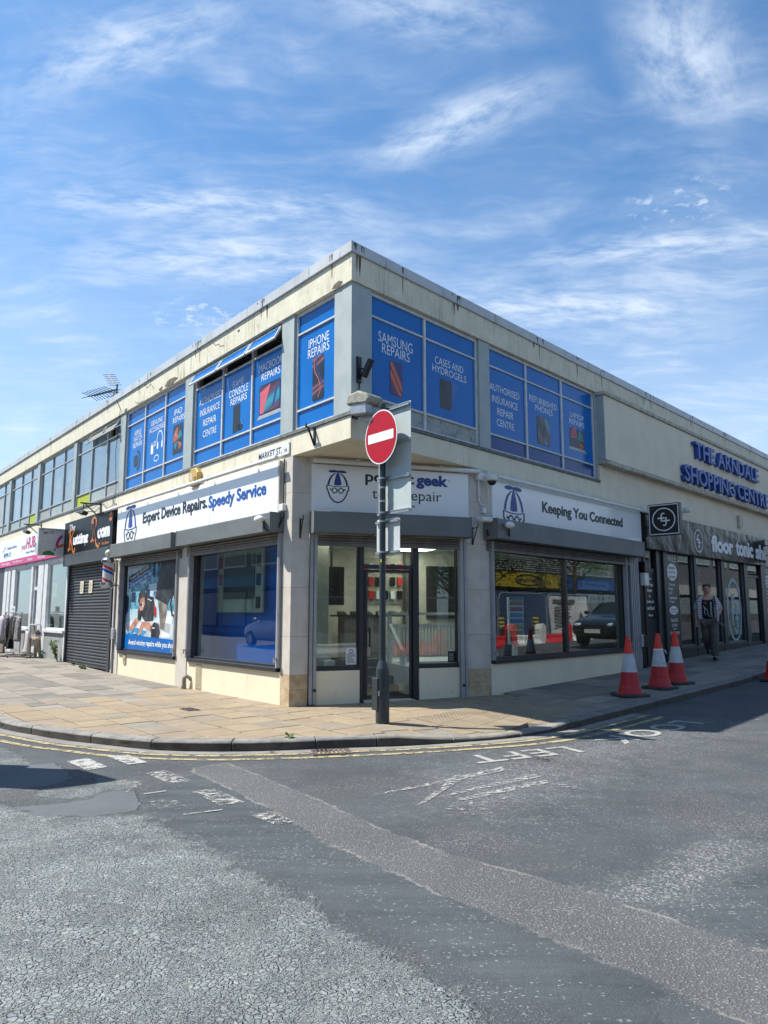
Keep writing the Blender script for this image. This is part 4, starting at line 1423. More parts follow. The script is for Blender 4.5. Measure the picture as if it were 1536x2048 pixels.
# --- what is printed on the upper windows
PHONE_BLK = M('phone_black', (0.006, 0.006, 0.008), 0.3)
PHONE_GREY = M('phone_graphite', (0.03, 0.03, 0.035), 0.35)
P_RED = M('print_red', (0.55, 0.035, 0.025), 0.35, (0.40, 0.02, 0.03), 3.0)
P_ORANGE = M('print_orange', (0.60, 0.14, 0.04), 0.35)
P_PINK = M('print_pink', (0.62, 0.10, 0.13), 0.35)
P_CYAN = M('print_cyan', (0.02, 0.30, 0.36), 0.35)
P_INDIGO = M('print_indigo', (0.02, 0.03, 0.17), 0.35)
P_SILVER = M('print_silver', (0.36, 0.37, 0.39), 0.35)
def swirl(name, stops, scale, dist, rough=0.25):
    """wallpaper on a printed screen: soft bands of colour"""
    m = bpy.data.materials.new(name); m.use_nodes = True
    g = NG(m.node_tree)
    out = g.node('ShaderNodeOutputMaterial'); b = g.node('ShaderNodeBsdfPrincipled'); g.l.new(b.outputs[0], out.inputs[0])
    tc = g.node('ShaderNodeTexCoord').outputs['Object']
    wv = g.node('ShaderNodeTexWave', wave_profile='SIN')
    g.inp(wv, 'Vector', g.mapping(tc, rot=(0.4, 0.6, 0.2)))
    wv.inputs['Scale'].default_value = scale; wv.inputs['Distortion'].default_value = dist; wv.inputs['Detail'].default_value = 1.5; wv.inputs['Detail Scale'].default_value = 0.8
    r = g.node('ShaderNodeValToRGB'); g.l.new(wv.outputs['Fac'], r.inputs[0])
    e = r.color_ramp.elements
    while len(e) < len(stops): e.new(0.5)
    for el, (p, c) in zip(e, stops): el.position = p; el.color = tuple(c) + (1,)
    g.l.new(r.outputs[0], b.inputs['Base Color'])
    b.inputs['Roughness'].default_value = rough
    return m


SW_DARK = swirl('screen_dark_swirl', [(0, (.006, .006, .01)), (.55, (.008, .01, .02)), (.8, (.03, .02, .06)), (.93, (.30, .09, .05)), (1, (.02, .02, .05))], 1.1, 3.0)
SW_RED = swirl('screen_red_swirl', [(0, (.03, .02, .09)), (.35, (.16, .02, .06)), (.65, (.55, .05, .02)), (.85, (.62, .20, .06)), (1, (.30, .02, .03))], 0.9, 2.0)
SW_TEAL = swirl('screen_teal_swirl', [(0, (.03, .01, .03)), (.4, (.16, .02, .03)), (.6, (.02, .05, .12)), (1, (.02, .26, .32))], 1.0, 2.0)
YP = 0.100 - 0.001                                 # just in front of the panes


def rrect(x0, x1, z0, z1, r, n=4):
    out = []
    for (cx, cz, a) in ((x1 - r, z1 - r, 0), (x0 + r, z1 - r, 90), (x0 + r, z0 + r, 180), (x1 - r, z0 + r, 270)):
        for i in range(n + 1):
            t = R_(a + 90 * i / n)
            out.append((cx + r * math.cos(t), cz + r * math.sin(t)))
    return out


def words(w, T, fr, lines, y=YP, mat=None, name='lettering', bold=-0.005, depth=0.002):
    for (s, x0, x1, z0, z1) in lines:
        put_text(MB(fr), s, x0, x1, z0, z1, y, depth, bold).build(name, mat or WHITE, T, w)


def shape(w, T, fr, name, mat, polys, y=YP, depth=0.002):
    mb = MB(fr)
    for p in polys: mb.prism_xz(p, y - depth, y)
    return mb.build(name, mat, T, w)


# left facade
words(w1, bld, FL, [('IPHONE', -1.25, -0.70, 5.43, 5.57), ('REPAIRS', -1.27, -0.69, 5.27, 5.41)])
shape(w1, bld, FL, 'phone_print', SW_DARK, [rrect(-1.135, -0.82, 4.55, 5.25, 0.05)])
mb = MB(FL)
stroke(mb, [(-1.07, 5.2), (-1.09, 5.1), (-1.06, 5.0), (-0.98, 4.9), (-0.92, 4.78), (-0.92, 4.68), (-0.98, 4.60)], 0.014, YP - 0.004, YP - 0.002)
mb.build('phone_swirl', P_ORANGE, bld, w1)
mb = MB(FL)
stroke(mb, [(-1.0, 5.22), (-1.05, 5.12), (-1.0, 5.02), (-0.93, 4.92), (-0.88, 4.80)], 0.03, YP - 0.003, YP - 0.002)
mb.build('phone_glow', P_INDIGO, bld, w1)
words(w2, bld, FL, [('AUTHORISED', -5.15, -4.20, 5.37, 5.50), ('INSURANCE', -5.11, -4.27, 5.15, 5.28), ('REPAIR', -4.95, -4.40, 4.93, 5.06), ('CENTRE', -4.95, -4.38, 4.71, 4.84)])
words(w2, bld, FL, [('GAME', -3.77, -3.35, 5.40, 5.52), ('CONSOLE', -3.90, -3.18, 5.24, 5.37), ('REPAIRS', -3.83, -3.22, 5.09, 5.21)])
shape(w2, bld, FL, 'console_print', PHONE_BLK, [[(-3.72, 4.55), (-3.46, 4.58), (-3.46, 5.06), (-3.72, 5.06)], ellipse(-3.44, 4.63, 0.09, 0.07, 12)])
words(w2, bld, FL, [('MACBOOK', -2.80, -2.02, 5.44, 5.57), ('REPAIRS', -2.71, -2.10, 5.27, 5.40)])
shape(w2, bld, FL, 'laptop_print', PHONE_BLK, [rrect(-2.77, -2.08, 4.68, 5.19, 0.03)])
shape(w2, bld, FL, 'laptop_glow', SW_TEAL, [rrect(-2.745, -2.105, 4.705, 5.165, 0.02)], YP - 0.0012)
shape(w2, bld, FL, 'laptop_picture', P_PINK, [[(-2.74, 4.70), (-2.74, 5.08), (-2.40, 5.16), (-2.56, 4.85), (-2.62, 4.70)]], YP - 0.002)
shape(w2, bld, FL, 'laptop_picture', P_INDIGO, [[(-2.35, 4.75), (-2.28, 4.75), (-2.14, 5.14), (-2.2, 5.14)]], YP - 0.002)
shape(w2, bld, FL, 'laptop_deck', P_SILVER, [[(-2.84, 4.61), (-2.02, 4.61), (-2.08, 4.675), (-2.77, 4.675)]])
words(w3, bld, FL, [('APPLE', -8.62, -8.20, 5.42, 5.54), ('WATCH', -8.65, -8.15, 5.28, 5.40), ('REPAIRS', -8.68, -8.12, 5.14, 5.26)])
mb = MB(FL)
mb.prism_xz(rrect(-8.60, -8.33, 4.68, 4.95, 0.06), YP - 0.002, YP)
ring(mb, -8.35, 4.82, 0.16, 0.24, 0.07, YP - 0.002, YP, 16, R_(-110), R_(110))
mb.build('watch_print', PHONE_BLK, bld, w3)
words(w3, bld, FL, [('GENUINE', -7.62, -6.98, 5.46, 5.57), ('ACCESSORIES', -7.71, -6.86, 5.31, 5.42)])
mb = MB(FL)
ring(mb, -7.10, 5.08, 0.16, 0.20, 0.025, YP - 0.002, YP, 16, R_(-20), R_(190))
mb.prism_xz(rrect(-7.24, -7.17, 4.88, 5.04, 0.03), YP - 0.002, YP); mb.prism_xz(rrect(-7.0, -6.93, 4.88, 5.04, 0.03), YP - 0.002, YP)
mb.prism_xz(rrect(-7.58, -7.44, 4.82, 5.02, 0.02), YP - 0.002, YP)
mb.box(-7.555, -7.54, YP - 0.002, YP, 5.02, 5.08); mb.box(-7.48, -7.465, YP - 0.002, YP, 5.02, 5.08)
ring(mb, -7.36, 5.03, 0.05, 0.06, 0.02, YP - 0.002, YP, 14)
ring(mb, -7.25, 4.69, 0.14, 0.075, 0.02, YP - 0.002, YP, 16)
mb.build('accessories_print', WHITE, bld, w3)
words(w3, bld, FL, [('IPAD', -6.36, -5.98, 5.44, 5.56), ('REPAIRS', -6.42, -5.84, 5.28, 5.40)])
shape(w3, bld, FL, 'tablet_print', PHONE_BLK, [rrect(-6.38, -5.90, 4.60, 5.22, 0.03)])
fan = lambda cx, cz, r, a0, a1, n: [[(cx, cz), (cx + r * math.cos(R_(a0 + (a1 - a0) * i / n)), cz + r * math.sin(R_(a0 + (a1 - a0) * i / n))),
                                     (cx + r * math.cos(R_(a0 + (a1 - a0) * (i + 0.7) / n)), cz + r * math.sin(R_(a0 + (a1 - a0) * (i + 0.7) / n)))] for i in range(n)]
shape(w3, bld, FL, 'tablet_picture', P_ORANGE, fan(-6.12, 4.92, 0.24, 95, 200, 7) + fan(-6.12, 4.86, 0.2, -70, -20, 4), YP - 0.002)
shape(w3, bld, FL, 'tablet_picture', P_CYAN, fan(-6.14, 4.88, 0.22, 20, 70, 4) + fan(-6.14, 4.88, 0.2, 200, 250, 4), YP - 0.002)
# right facade
words(v1, bld, FR, [('SAMSUNG', 0.66, 1.44, 5.38, 5.54), ('REPAIRS', 0.74, 1.37, 5.22, 5.37)])
shape(v1, bld, FR, 'phone_print', P_INDIGO, [rrect(0.91, 1.20, 4.62, 5.15, 0.03)])
shape(v1, bld, FR, 'phone_picture', SW_RED, [rrect(0.925, 1.185, 4.635, 5.135, 0.025)], YP - 0.002)
shape(v1, bld, FR, 'phone_shade', P_INDIGO, [[(0.99, 5.13), (1.17, 5.13), (1.18, 4.86)]], YP - 0.003)
words(v1, bld, FR, [('CASES AND', 2.0, 2.76, 5.38, 5.50), ('HYDROGELS', 1.93, 2.84, 5.23, 5.35)])
shape(v1, bld, FR, 'case_print', PHONE_GREY, [rrect(2.12, 2.42, 4.66, 5.16, 0.05)])
shape(v1, bld, FR, 'case_camera', PHONE_BLK, [rrect(2.16, 2.28, 4.98, 5.11, 0.03)], YP - 0.002)
shape(v1, bld, FR, 'film_print', M('film_print', (0.02, 0.12, 0.36), 0.3), [[(2.43, 4.72), (2.60, 5.12), (2.44, 5.17)]])
words(v2, bld, FR, [('AUTHORISED', 3.54, 4.50, 5.29, 5.42), ('INSURANCE', 3.60, 4.43, 5.08, 5.21), ('REPAIR', 3.76, 4.28, 4.87, 5.00), ('CENTRE', 3.74, 4.30, 4.67, 4.80)])
words(v2, bld, FR, [('REFURBISHED', 4.85, 5.88, 5.37, 5.49), ('PHONES', 5.06, 5.70, 5.22, 5.34)])
shape(v2, bld, FR, 'phone_print', PHONE_GREY, [rrect(5.10, 5.58, 4.58, 5.13, 0.04)])
shape(v2, bld, FR, 'phone_picture', SW_TEAL, [rrect(5.36, 5.565, 4.60, 5.115, 0.03)], YP - 0.002)
shape(v2, bld, FR, 'phone_picture', SW_DARK, [rrect(5.115, 5.345, 4.60, 5.115, 0.03)], YP - 0.002)
words(v2, bld, FR, [('LAPTOP', 6.42, 6.98, 5.36, 5.47), ('REPAIRS', 6.37, 7.00, 5.22, 5.33)])
shape(v2, bld, FR, 'laptop_print', PHONE_BLK, [rrect(6.37, 6.99, 4.74, 5.14, 0.03)])
shape(v2, bld, FR, 'laptop_deck', P_SILVER, [[(6.30, 4.68), (7.08, 4.68), (7.0, 4.74), (6.37, 4.74)]])
shape(v2, bld, FR, 'laptop_picture', P_PINK, fan(6.66, 4.95, 0.24, 100, 190, 6), YP - 0.002)
shape(v2, bld, FR, 'laptop_picture', P_CYAN, fan(6.70, 4.92, 0.24, 0, 70, 5), YP - 0.002)
shape(v2, bld, FR, 'laptop_picture', P_ORANGE, fan(6.72, 4.88, 0.22, -50, -10, 4), YP - 0.002)
# posters and curtains behind the grey windows
YC = 0.16
POS = [M('poster_white', (0.6, 0.6, 0.58), 0.7), M('poster_blue', (0.06, 0.28, 0.42), 0.6), M('poster_pink', (0.45, 0.06, 0.14), 0.6), M('poster_green', (0.10, 0.34, 0.06), 0.6)]
for (wn, x, z0, z1, w_, top, bot) in ((w5, -14.9, 4.75, 5.35, .42, 0, 2), (w5, -13.75, 4.85, 5.45, .42, 0, 3), (w6, -19.8, 4.72, 5.3, .5, 0, 1), (w6, -18.6, 4.75, 5.35, .5, 1, 0), (w6, -17.4, 4.95, 5.4, .4, 0, 2),
                                   (w6, -19.9, 4.57, 4.72, .6, 1, 0), (w6, -18.6, 4.57, 4.72, .6, 0, 0), (w6, -17.4, 4.57, 4.9, .5, 0, 0)):
    zm = z0 + (z1 - z0) * 0.42
    MB(FL).box(x - w_ / 2, x + w_ / 2, YC - .004, YC, zm, z1).build('poster', POS[top], ter, wn)
    MB(FL).box(x - w_ / 2, x + w_ / 2, YC - .0045, YC, z0, zm - .001).build('poster', POS[bot], ter, wn)
mb = MB(FL)
for k in range(14):
    x = -11.5 + k * 0.07
    mb.cyl((x, 0.22, 4.2), (x, 0.22, 6.0), 0.045, n=8)
mb.build('curtain', M('curtain', (0.5, 0.5, 0.48), 0.9), ter, w4, smooth=True)
BLIND = M('pale_blind', (0.34, 0.37, 0.38), 0.9)
MB(FL).box(-10.36, -9.45, 0.24, 0.25, 4.2, 6.0).build('blind', BLIND, ter, w4)
MB(FL).box(-12.7, -11.7, 0.24, 0.25, 4.2, 6.0).build('blind', BLIND, ter, w4)
MB(FL).box(-16.5, -13.2, 0.34, 0.35, 4.2, 6.0).build('blind', M('grey_blind', (0.16, 0.20, 0.23), 0.9), ter, w5)
MB(FL).box(-20.3, -17, 0.34, 0.35, 4.2, 6.0).build('blind', MATS['grey_blind'], ter, w6)

# ---------------------------------------------------------------- ground floor, left facade of the corner shop
def pilaster_blocks(T, pts, zs, mat_low, mat):
    for k, (a, b) in enumerate(zip(zs, zs[1:])):
        MB().prism_xy(pts, a + (0.0012 if k else -0.1), b - 0.0012).build('pillar_block', mat_low if k < 2 else mat, T, bevel=0.003)


lp = [wp(FL, -1.757, 0.0), PL, wp(FE, 0.275, 0.0), wp(FE, 0.275, 0.30), wp(FL, -1.757, 0.34)]
pilaster_blocks(bld, lp, [0, 0.24, 0.46, 1.02, 1.75, 2.5, 3.2, 3.77], STONE_STAIN, STONE)
rp = [wp(FE, 2.905, 0.0), PR, wp(FR, 3.285, 0.0), wp(FR, 3.285, 0.34), wp(FE, 2.905, 0.30)]
pilaster_blocks(bld, rp, [0, 0.27, 0.47, 1.02, 1.75, 2.5, 3.2, 3.77], STONE_STAIN, STONE)
# stall risers
MB(FL).box(-5.10, -1.757, 0.0, 0.26, -0.1, 0.485).build('stall_riser', CREAM_SMOOTH, bld, bevel=0.004)
MB(FL).box(-8.75, -5.585, 0.0, 0.26, -0.1, 0.485).build('stall_riser', CREAM_SMOOTH, bld, bevel=0.004)
MB(FL).box(-5.585, -5.10, -0.015, 0.3, -0.1, 2.62).build('pilaster', STONE, bld, bevel=0.006)
MB(FL).box(X_SPLIT, -8.75, -0.015, 0.3, -0.1, 2.62).build('pilaster', STONE, bld, bevel=0.006)
# wall behind the signs
MB(FL).box(X_SPLIT, -1.757, 0.0, 0.3, 2.62, 3.77).build('sign_wall', CREAM, bld)
MB(FR).box(3.285, X_CENTRE, 0.0, 0.3, 2.62, 3.77).build('sign_wall', CREAM, bld)
MB(FE).box(0.275, 2.905, 0.0, 0.3, 2.60, 3.77).build('sign_wall', CREAM, bld)
# main right wall: above the sign between the band and the shopping centre
MB(FR).box(X_CENTRE, 9.40, 0.0, 0.3, 2.62, 3.77).build('sign_wall', CREAM, cen)

SHADOWGAP = M('shadow_gap', (0.012, 0.013, 0.014), 0.8)


def shop_window(T, fr, x0, x1, z0, z1, mull=(), glass=GLASS_L, rails=True, jamb=0.06, cill=0.07, frame=DARKFRAME):
    """shopfront window: dark frame and cill, panes, shutter guide rails"""
    f = MB(fr)
    yf, yb = 0.05, 0.15
    f.box(x0, x0 + jamb, yf, yb, z0, z1); f.box(x1 - jamb, x1, yf, yb, z0, z1)
    f.box(x0 + jamb, x1 - jamb, yf, yb, z1 - 0.06, z1); f.box(x0 + jamb, x1 - jamb, yf, yb, z0, z0 + cill)
    w = f.build('shop_window', frame, T, bevel=0.004)
    MB(fr).box(x0 - 0.02, x1 + 0.02, -0.045, 0.048, z0 - 0.028, z0 + 0.035).build('cill', frame, T, w, bevel=0.004)
    e = [x0 + jamb] + list(mull) + [x1 - jamb]
    for m in mull:
        MB(fr).box(m - 0.045, m + 0.045, yf - 0.002, yb, z0 + cill, z1 - 0.06).build('mullion', frame, T, w, bevel=0.004)
    for k, (a, b) in enumerate(zip(e, e[1:])):
        MB(fr).box(a + (0.045 if k else 0), b - (0.045 if k < len(e) - 2 else 0), yf + 0.045, yf + 0.051, z0 + cill, z1 - 0.06).build('pane', glass, T, w)
    if rails:
        for xr in ((x0 - 0.075, x0 - 0.005), (x1 + 0.005, x1 + 0.075)):
            r = MB(fr)
            r.box(xr[0], xr[1], -0.05, 0.04, z0 + 0.035, z1 + 0.1)
            r.box(xr[0] + 0.02, xr[1] - 0.02, -0.056, -0.05, z0 + 0.035, z1 + 0.1)
            r.build('guide_rail', RAIL_GREY, T, w, bevel=0.004)
            k = MB(fr)
            k.box(xr[0] + 0.02, xr[0] + 0.05, -0.10, -0.05, z0 + 0.17, z0 + 0.19); k.box(xr[0] + 0.02, xr[0] + 0.05, -0.10, -0.085, z0 + 0.11, z0 + 0.19)
            k.build('shutter_lock', GALV, T, w)
    return w


def shutter_box(T, fr, x0, x1, z0, z1, n, curtain=True):
    """folded metal box over the opening with the end of the rolled shutter showing"""
    b = MB(fr)
    b.prism_yz([(-n, z0), (-n, z1 - 0.012), (-n + 0.012, z1), (0.0, z1), (0.0, z0)], x0 + 0.012, x1 - 0.012)
    s = b.build('shutter_box', SHUTTER_GREY, T, bevel=0.004)
    for xa, xb in ((x0, x0 + 0.012), (x1 - 0.012, x1)):
        MB(fr).prism_yz([(-n - 0.004, z0 - 0.01), (-n - 0.004, z1 + 0.003), (0.0, z1 + 0.003), (0.0, z0 - 0.01)], xa, xb).build('end_plate', SHUTTER_GREY, T, s)
    if curtain:
        c = MB(fr)
        for i in range(3):
            za = z0 - 0.012 - i * 0.042
            c.prism_yz([(-0.04, za), (-0.052, za - 0.02), (-0.04, za - 0.038), (0.02, za - 0.038), (0.02, za)], x0 + 0.08, x1 - 0.08)
        c.box(x0 + 0.08, x1 - 0.08, -0.045, 0.02, z0 - 0.185, z0 - 0.14)
        c.build('shutter_curtain', M('shutter_curtain', (0.16, 0.155, 0.145), 0.5, (0.11, 0.105, 0.10), 4.0, dirt=0.4, dirt_col=(0.06, 0.055, 0.05)), T, s)
    return s


winB = shop_window(bld, FL, -5.02, -1.84, 0.512, 2.50, jamb=0.07)
MB(FL).box(-5.02, -1.84, 0.05, 0.25, 2.50, 2.62).build('window_head', SHADOWGAP, bld)
winA = shop_window(bld, FL, -8.68, -5.66, 0.512, 2.46, jamb=0.07)
MB(FL).box(-8.68, -5.66, 0.05, 0.25, 2.46, 2.62).build('window_head', SHADOWGAP, bld)
shutter_box(bld, FL, -5.24, -1.735, 2.612, 2.905, 0.245)
shutter_box(bld, FL, -8.80, -5.38, 2.60, 2.895, 0.285)
# right facade of the corner shop
MB(FR).box(3.285, 9.05, 0.0, 0.26, -0.1, 0.535).build('stall_riser', CREAM_SMOOTH, bld, bevel=0.004)
winR = shop_window(bld, FR, 3.365, 8.40, 0.562, 2.47, mull=(5.93,), jamb=0.06)
MB(FR).box(3.365, 8.40, 0.05, 0.25, 2.47, 2.62).build('window_head', SHADOWGAP, bld)
shutter_box(bld, FR, 3.12, 8.86, 2.592, 2.925, 0.29)
MB(FR).box(8.475, 8.62, 0.0, 0.30, 0.535, 2.62).build('jamb_wall', DARKFRAME, bld)
r = MB(FR)
for x in (8.63, 8.72, 8.81, 8.90, 8.98): r.box(x, x + 0.05, -0.05, 0.02, 0.15, 2.60)
r.box(8.63, 9.05, 0.0, 0.2, 0.535, 2.62)
r.build('ribbed_guide', RAIL_GREY, bld, bevel=0.004)
# entrance
MB(FE).box(0.40, 1.09, 0.0, 0.24, -0.1, 0.505).build('stall_riser', CREAM_SMOOTH, bld, bevel=0.004)
MB(FE).box(2.075, 2.77, 0.0, 0.24, -0.1, 0.505).build('stall_riser', CREAM_SMOOTH, bld, bevel=0.004)
for a, b in ((0.29, 0.335), (0.345, 0.395), (2.775, 2.84), (2.85, 2.895)):
    MB(FE).box(a, b, -0.055, 0.06, 0.02, 2.58).build('guide_rail', RAIL_GREY, bld, bevel=0.005)
for x in (0.37, 2.81):
    MB(FE).cyl((x, -0.055, 0.23), (x, -0.085, 0.23), 0.022, n=12).build('shutter_lock', BLACK, bld)
shutter_box(bld, FE, 0.272, 2.885, 2.578, 2.90, 0.29)
for x0, x1 in ((0.40, 1.085), (2.075, 2.77)):
    f = MB(FE)
    f.box(x0, x0 + 0.02, 0.05, 0.13, 0.505, 2.5); f.box(x1 - 0.02, x1, 0.05, 0.13, 0.505, 2.5)
    f.box(x0, x1, 0.035, 0.14, 0.505, 0.575); f.box(x0 + .02, x1 - .02, 0.05, 0.13, 2.46, 2.5)
    w = f.build('side_light', DARKFRAME, bld, bevel=0.004)
    MB(FE).box(x0 + 0.02, x1 - 0.02, 0.085, 0.091, 0.575, 2.46).build('pane', GLASS_L, bld, w)
d = MB(FE)
d.box(1.085, 1.165, 0.03, 0.14, 0.02, 2.5); d.box(1.985, 2.075, 0.03, 0.14, 0.02, 2.5)
d.box(1.165, 1.985, 0.03, 0.14, 2.06, 2.125); d.box(1.165, 1.985, 0.03, 0.14, 2.46, 2.5)
dfr = d.build('door_frame', DARKFRAME, bld, bevel=0.004)
MB(FE).box(1.165, 1.985, 0.085, 0.091, 2.125, 2.46).build('transom_pane', GLASS_L, bld, dfr)
d = MB(FE)
d.box(1.185, 1.235, 0.07, 0.12, 0.05, 2.05); d.box(1.945, 1.98, 0.07, 0.12, 0.05, 2.05); d.box(1.235, 1.945, 0.07, 0.12, 2.005, 2.05); d.box(1.235, 1.945, 0.07, 0.12, 0.05, 0.075)
door = d.build('door', DARKFRAME, bld, bevel=0.003)
MB(FE).box(1.235, 1.945, 0.092, 0.098, 0.075, 2.005).build('pane', GLASS_L, bld, door)
h = MB(FE)
h.cyl((1.255, 0.02, 0.85), (1.255, 0.02, 1.15), 0.014); h.cyl((1.255, 0.02, 0.88), (1.255, 0.08, 0.88), 0.009); h.cyl((1.255, 0.02, 1.12), (1.255, 0.08, 1.12), 0.009)
h.build('handle', BLACK, bld, door)
MB(FE).box(1.16, 2.0, -0.03, 0.2, -0.05, 0.035).build('threshold', STONE, bld, bevel=0.004)
MB(FE).box(0.89, 1.06, 0.078, 0.083, 0.585, 0.84).build('notice', M('notice_white', (0.7, 0.72, 0.72), 0.6), bld)
mb = MB(FE)
for k in range(5): mb.box(0.91, 1.04 - (k % 3) * 0.02, 0.076, 0.078, 0.62 + k * 0.03, 0.632 + k * 0.03)
ring(mb, 0.975, 0.79, 0.03, 0.03, 0.01, 0.076, 0.078, 14)
mb.build('notice_print', INK, bld)
MB(FE).box(2.60, 2.755, 0.078, 0.083, 0.585, 0.76).build('card_sticker', BLACK, bld)
mb = MB(FE)
for k in range(4): mb.box(2.615, 2.70, 0.076, 0.078, 0.62 + k * 0.03, 0.632 + k * 0.03)
mb.build('card_sticker_print', M('sticker_grey', (0.3, 0.3, 0.32), 0.6), bld)

# --- the printed poster that fills the first window
pa = -8.61; pb = -5.73; pz0, pz1 = 0.585, 2.40
PY = 0.088


def pp(u, v):
    return (pa + (pb - pa) * u, pz0 + (pz1 - pz0) * v)


def poster(name, mat, polys, k):
    mb = MB(FL)
    for p in polys: mb.prism_xz([pp(*q) for q in p], PY - 0.0012 * k - 0.0012, PY - 0.0012 * k)
    mb.build(name, mat, bld, winA)


poster('poster_sheet', M('poster_room', (0.26, 0.46, 0.54), 0.5, (0.60, 0.70, 0.72), 1.6), [[(0, 0), (1, 0), (1, 1), (0, 1)]], 0)
poster('poster_shelves', M('poster_teal', (0.02, 0.18, 0.28), 0.5, (0.22, 0.48, 0.55), 4.5), [[(0.08, .48), (.42, .48), (.42, .78), (.08, .78)], [(.42, .76), (1, .80), (1, 1), (.42, 1)], [(.80, .45), (1, .45), (1, .72), (.80, .72)]], 1)
poster('poster_bottles', M('poster_navy', (0.01, 0.03, 0.08), 0.5), [[(.1, .56), (.19, .56), (.19, .68), (.1, .68)], [(.36, .58), (.47, .58), (.47, .70), (.36, .70)], [(.52, .84), (.56, .84), (.56, 1), (.52, 1)], [(.60, .84), (.64, .84), (.64, 1), (.60, 1)], [(.8, .58), (.92, .58), (.92, .68), (.8, .68)], [(.0, .40), (.05, .46), (.05, .62), (0, .66)]], 2)
poster('poster_bench', M('poster_bench', (0.72, 0.75, 0.77), 0.5, (0.42, 0.47, 0.50), 2.4), [[(0, .20), (0, .30), (.2, .36), (.6, .34), (1, .30), (1, .17), (.5, .15)], [(.62, .34), (.80, .46), (.92, .44), (.86, .20), (.70, .24)]], 3)
poster('poster_trousers', M('poster_khaki', (0.28, 0.25, 0.20), 0.6, (0.10, 0.085, 0.07), 4.0), [[(.60, .66), (.80, .60), (.80, .46), (.76, .24), (.69, .26), (.66, .45)]], 4)
poster('poster_black_top', M('poster_black', (0.006, 0.007, 0.010), 0.5, (0.05, 0.055, 0.065), 4.0), [[(.66, 1), (.96, 1), (1, .86), (.80, .52), (.57, .60), (.62, .80)], [(.25, .46), (.34, .60), (.42, .64), (.54, .61), (.58, .50), (.55, .34), (.40, .33), (.33, .40), (.31, .33), (.25, .36)]], 5)
poster('poster_cable', MATS['poster_black'], [[(.84, .80), (.88, .83), (.95, .74), (.91, .71)], [(.90, .72), (.93, .70), (.86, .52), (.84, .52)], [(.84, .53), (.87, .53), (.90, .42), (.98, .38), (.98, .36), (.88, .40)]], 6)
poster('poster_skin', M('poster_skin', (0.58, 0.28, 0.18), 0.6, (0.27, 0.10, 0.06), 6.0), [[(.27, .52), (.30, .62), (.37, .64), (.39, .54), (.35, .46), (.30, .46)], [(.08, .24), (.22, .38), (.28, .34), (.16, .22)], [(.28, .20), (.34, .33), (.50, .32), (.56, .26), (.52, .22), (.38, .27), (.33, .18)]], 7)
poster('poster_hair', MATS['poster_black'], [[(.25, .56), (.26, .66), (.32, .70), (.40, .67), (.41, .58), (.39, .55), (.37, .62), (.30, .60), (.275, .54)], [(.28, .535), (.36, .555), (.36, .525), (.29, .51)]], 8)
poster('poster_strap', MATS['red_print'] if 'red_print' in MATS else RED, [[(.56, .52), (.60, .50), (.61, .40), (.58, .38)]], 8)
poster('poster_mat', M('poster_mat', (0.01, 0.16, 0.40), 0.5, (0.04, 0.34, 0.60), 6.0), [[(.05, .17), (.16, .27), (.44, .22), (.34, .14)]], 6)
poster('poster_tool', MATS['poster_black'], [[(.53, .14), (.53, .28), (.58, .33), (.66, .31), (.69, .22), (.66, .13)], [(.20, .15), (.22, .18), (.34, .17), (.33, .14)]], 9)
rp_ = random.Random(3)
for nm, col, k in (('poster_clutter_white', (0.62, 0.68, 0.70), 2), ('poster_clutter_blue', (0.02, 0.12, 0.30), 2), ('poster_clutter_grey', (0.16, 0.19, 0.21), 2)):
    ps = []
    for _ in range(9):
        u, v = rp_.uniform(.06, .95), rp_.choice((rp_.uniform(.46, .74), rp_.uniform(.74, .96)))
        w_, h_ = rp_.uniform(.012, .05), rp_.uniform(.015, .06)
        ps.append([(u, v), (u + w_, v + .005), (u + w_, v + h_), (u, v + h_)])
    poster(nm, M(nm, col, 0.5), ps, k + 0.3)
poster('poster_parts', M('poster_parts', (0.5, 0.52, 0.5), 0.5), [[(rp_.uniform(.08, .40), rp_.uniform(.15, .22))] * 1 + [(0, 0)] * 0 for _ in range(0)] or [[(.10, .19), (.14, .20), (.15, .215), (.11, .21)], [(.18, .18), (.24, .185), (.23, .20), (.19, .20)], [(.28, .17), (.31, .175), (.31, .19), (.28, .19)]], 10)
poster('poster_light_edge', MATS['poster_clutter_white'], [[(.34, .56), (.36, .56), (.365, .50), (.345, .50)], [(.44, .60), (.52, .575), (.515, .565), (.44, .59)], [(.545, .27), (.60, .265), (.60, .255), (.55, .255)]], 10)
poster('poster_footer', BLUE, [[(0, 0), (1, 0), (1, .145), (.75, .150), (.5, .158), (.25, .17), (0, .18)]], 10)
poster('poster_tag', MATS['poster_black'], [[(.04, .80), (.04, .87), (.46, 1.0), (.46, .945)]], 10)
poster('poster_tag', BLUE, [[(.05, .72), (.05, .79), (.54, .945), (.54, .875)]], 10)
put_text(MB(FL), 'Award winning repairs while you shop', pp(.09, 0)[0], pp(.95, 0)[0], pp(0, .035)[1], pp(0, .115)[1], PY - 0.0145, 0.0015, 0.02).build('lettering', WHITE, bld, winA)
for s, u0, v0, u1, v1_, hh in (('Trusted by thousands', .06, .805, .44, .945, .055), ('Guaranteed for life!', .08, .735, .51, .87, .055)):
    vs, fs, asp = text_mesh(s, 0.0)
    mb = MB(FL)
    mb.add([(pp(u0 + (u1 - u0) * v[0], 0)[0], PY - 0.0145 - (0.0015 if v[2] > 0 else 0), pp(0, v0 + (v1_ - v0) * v[0] + hh * v[1])[1]) for v in vs], fs)
    mb.build('lettering', WHITE, bld, winA)

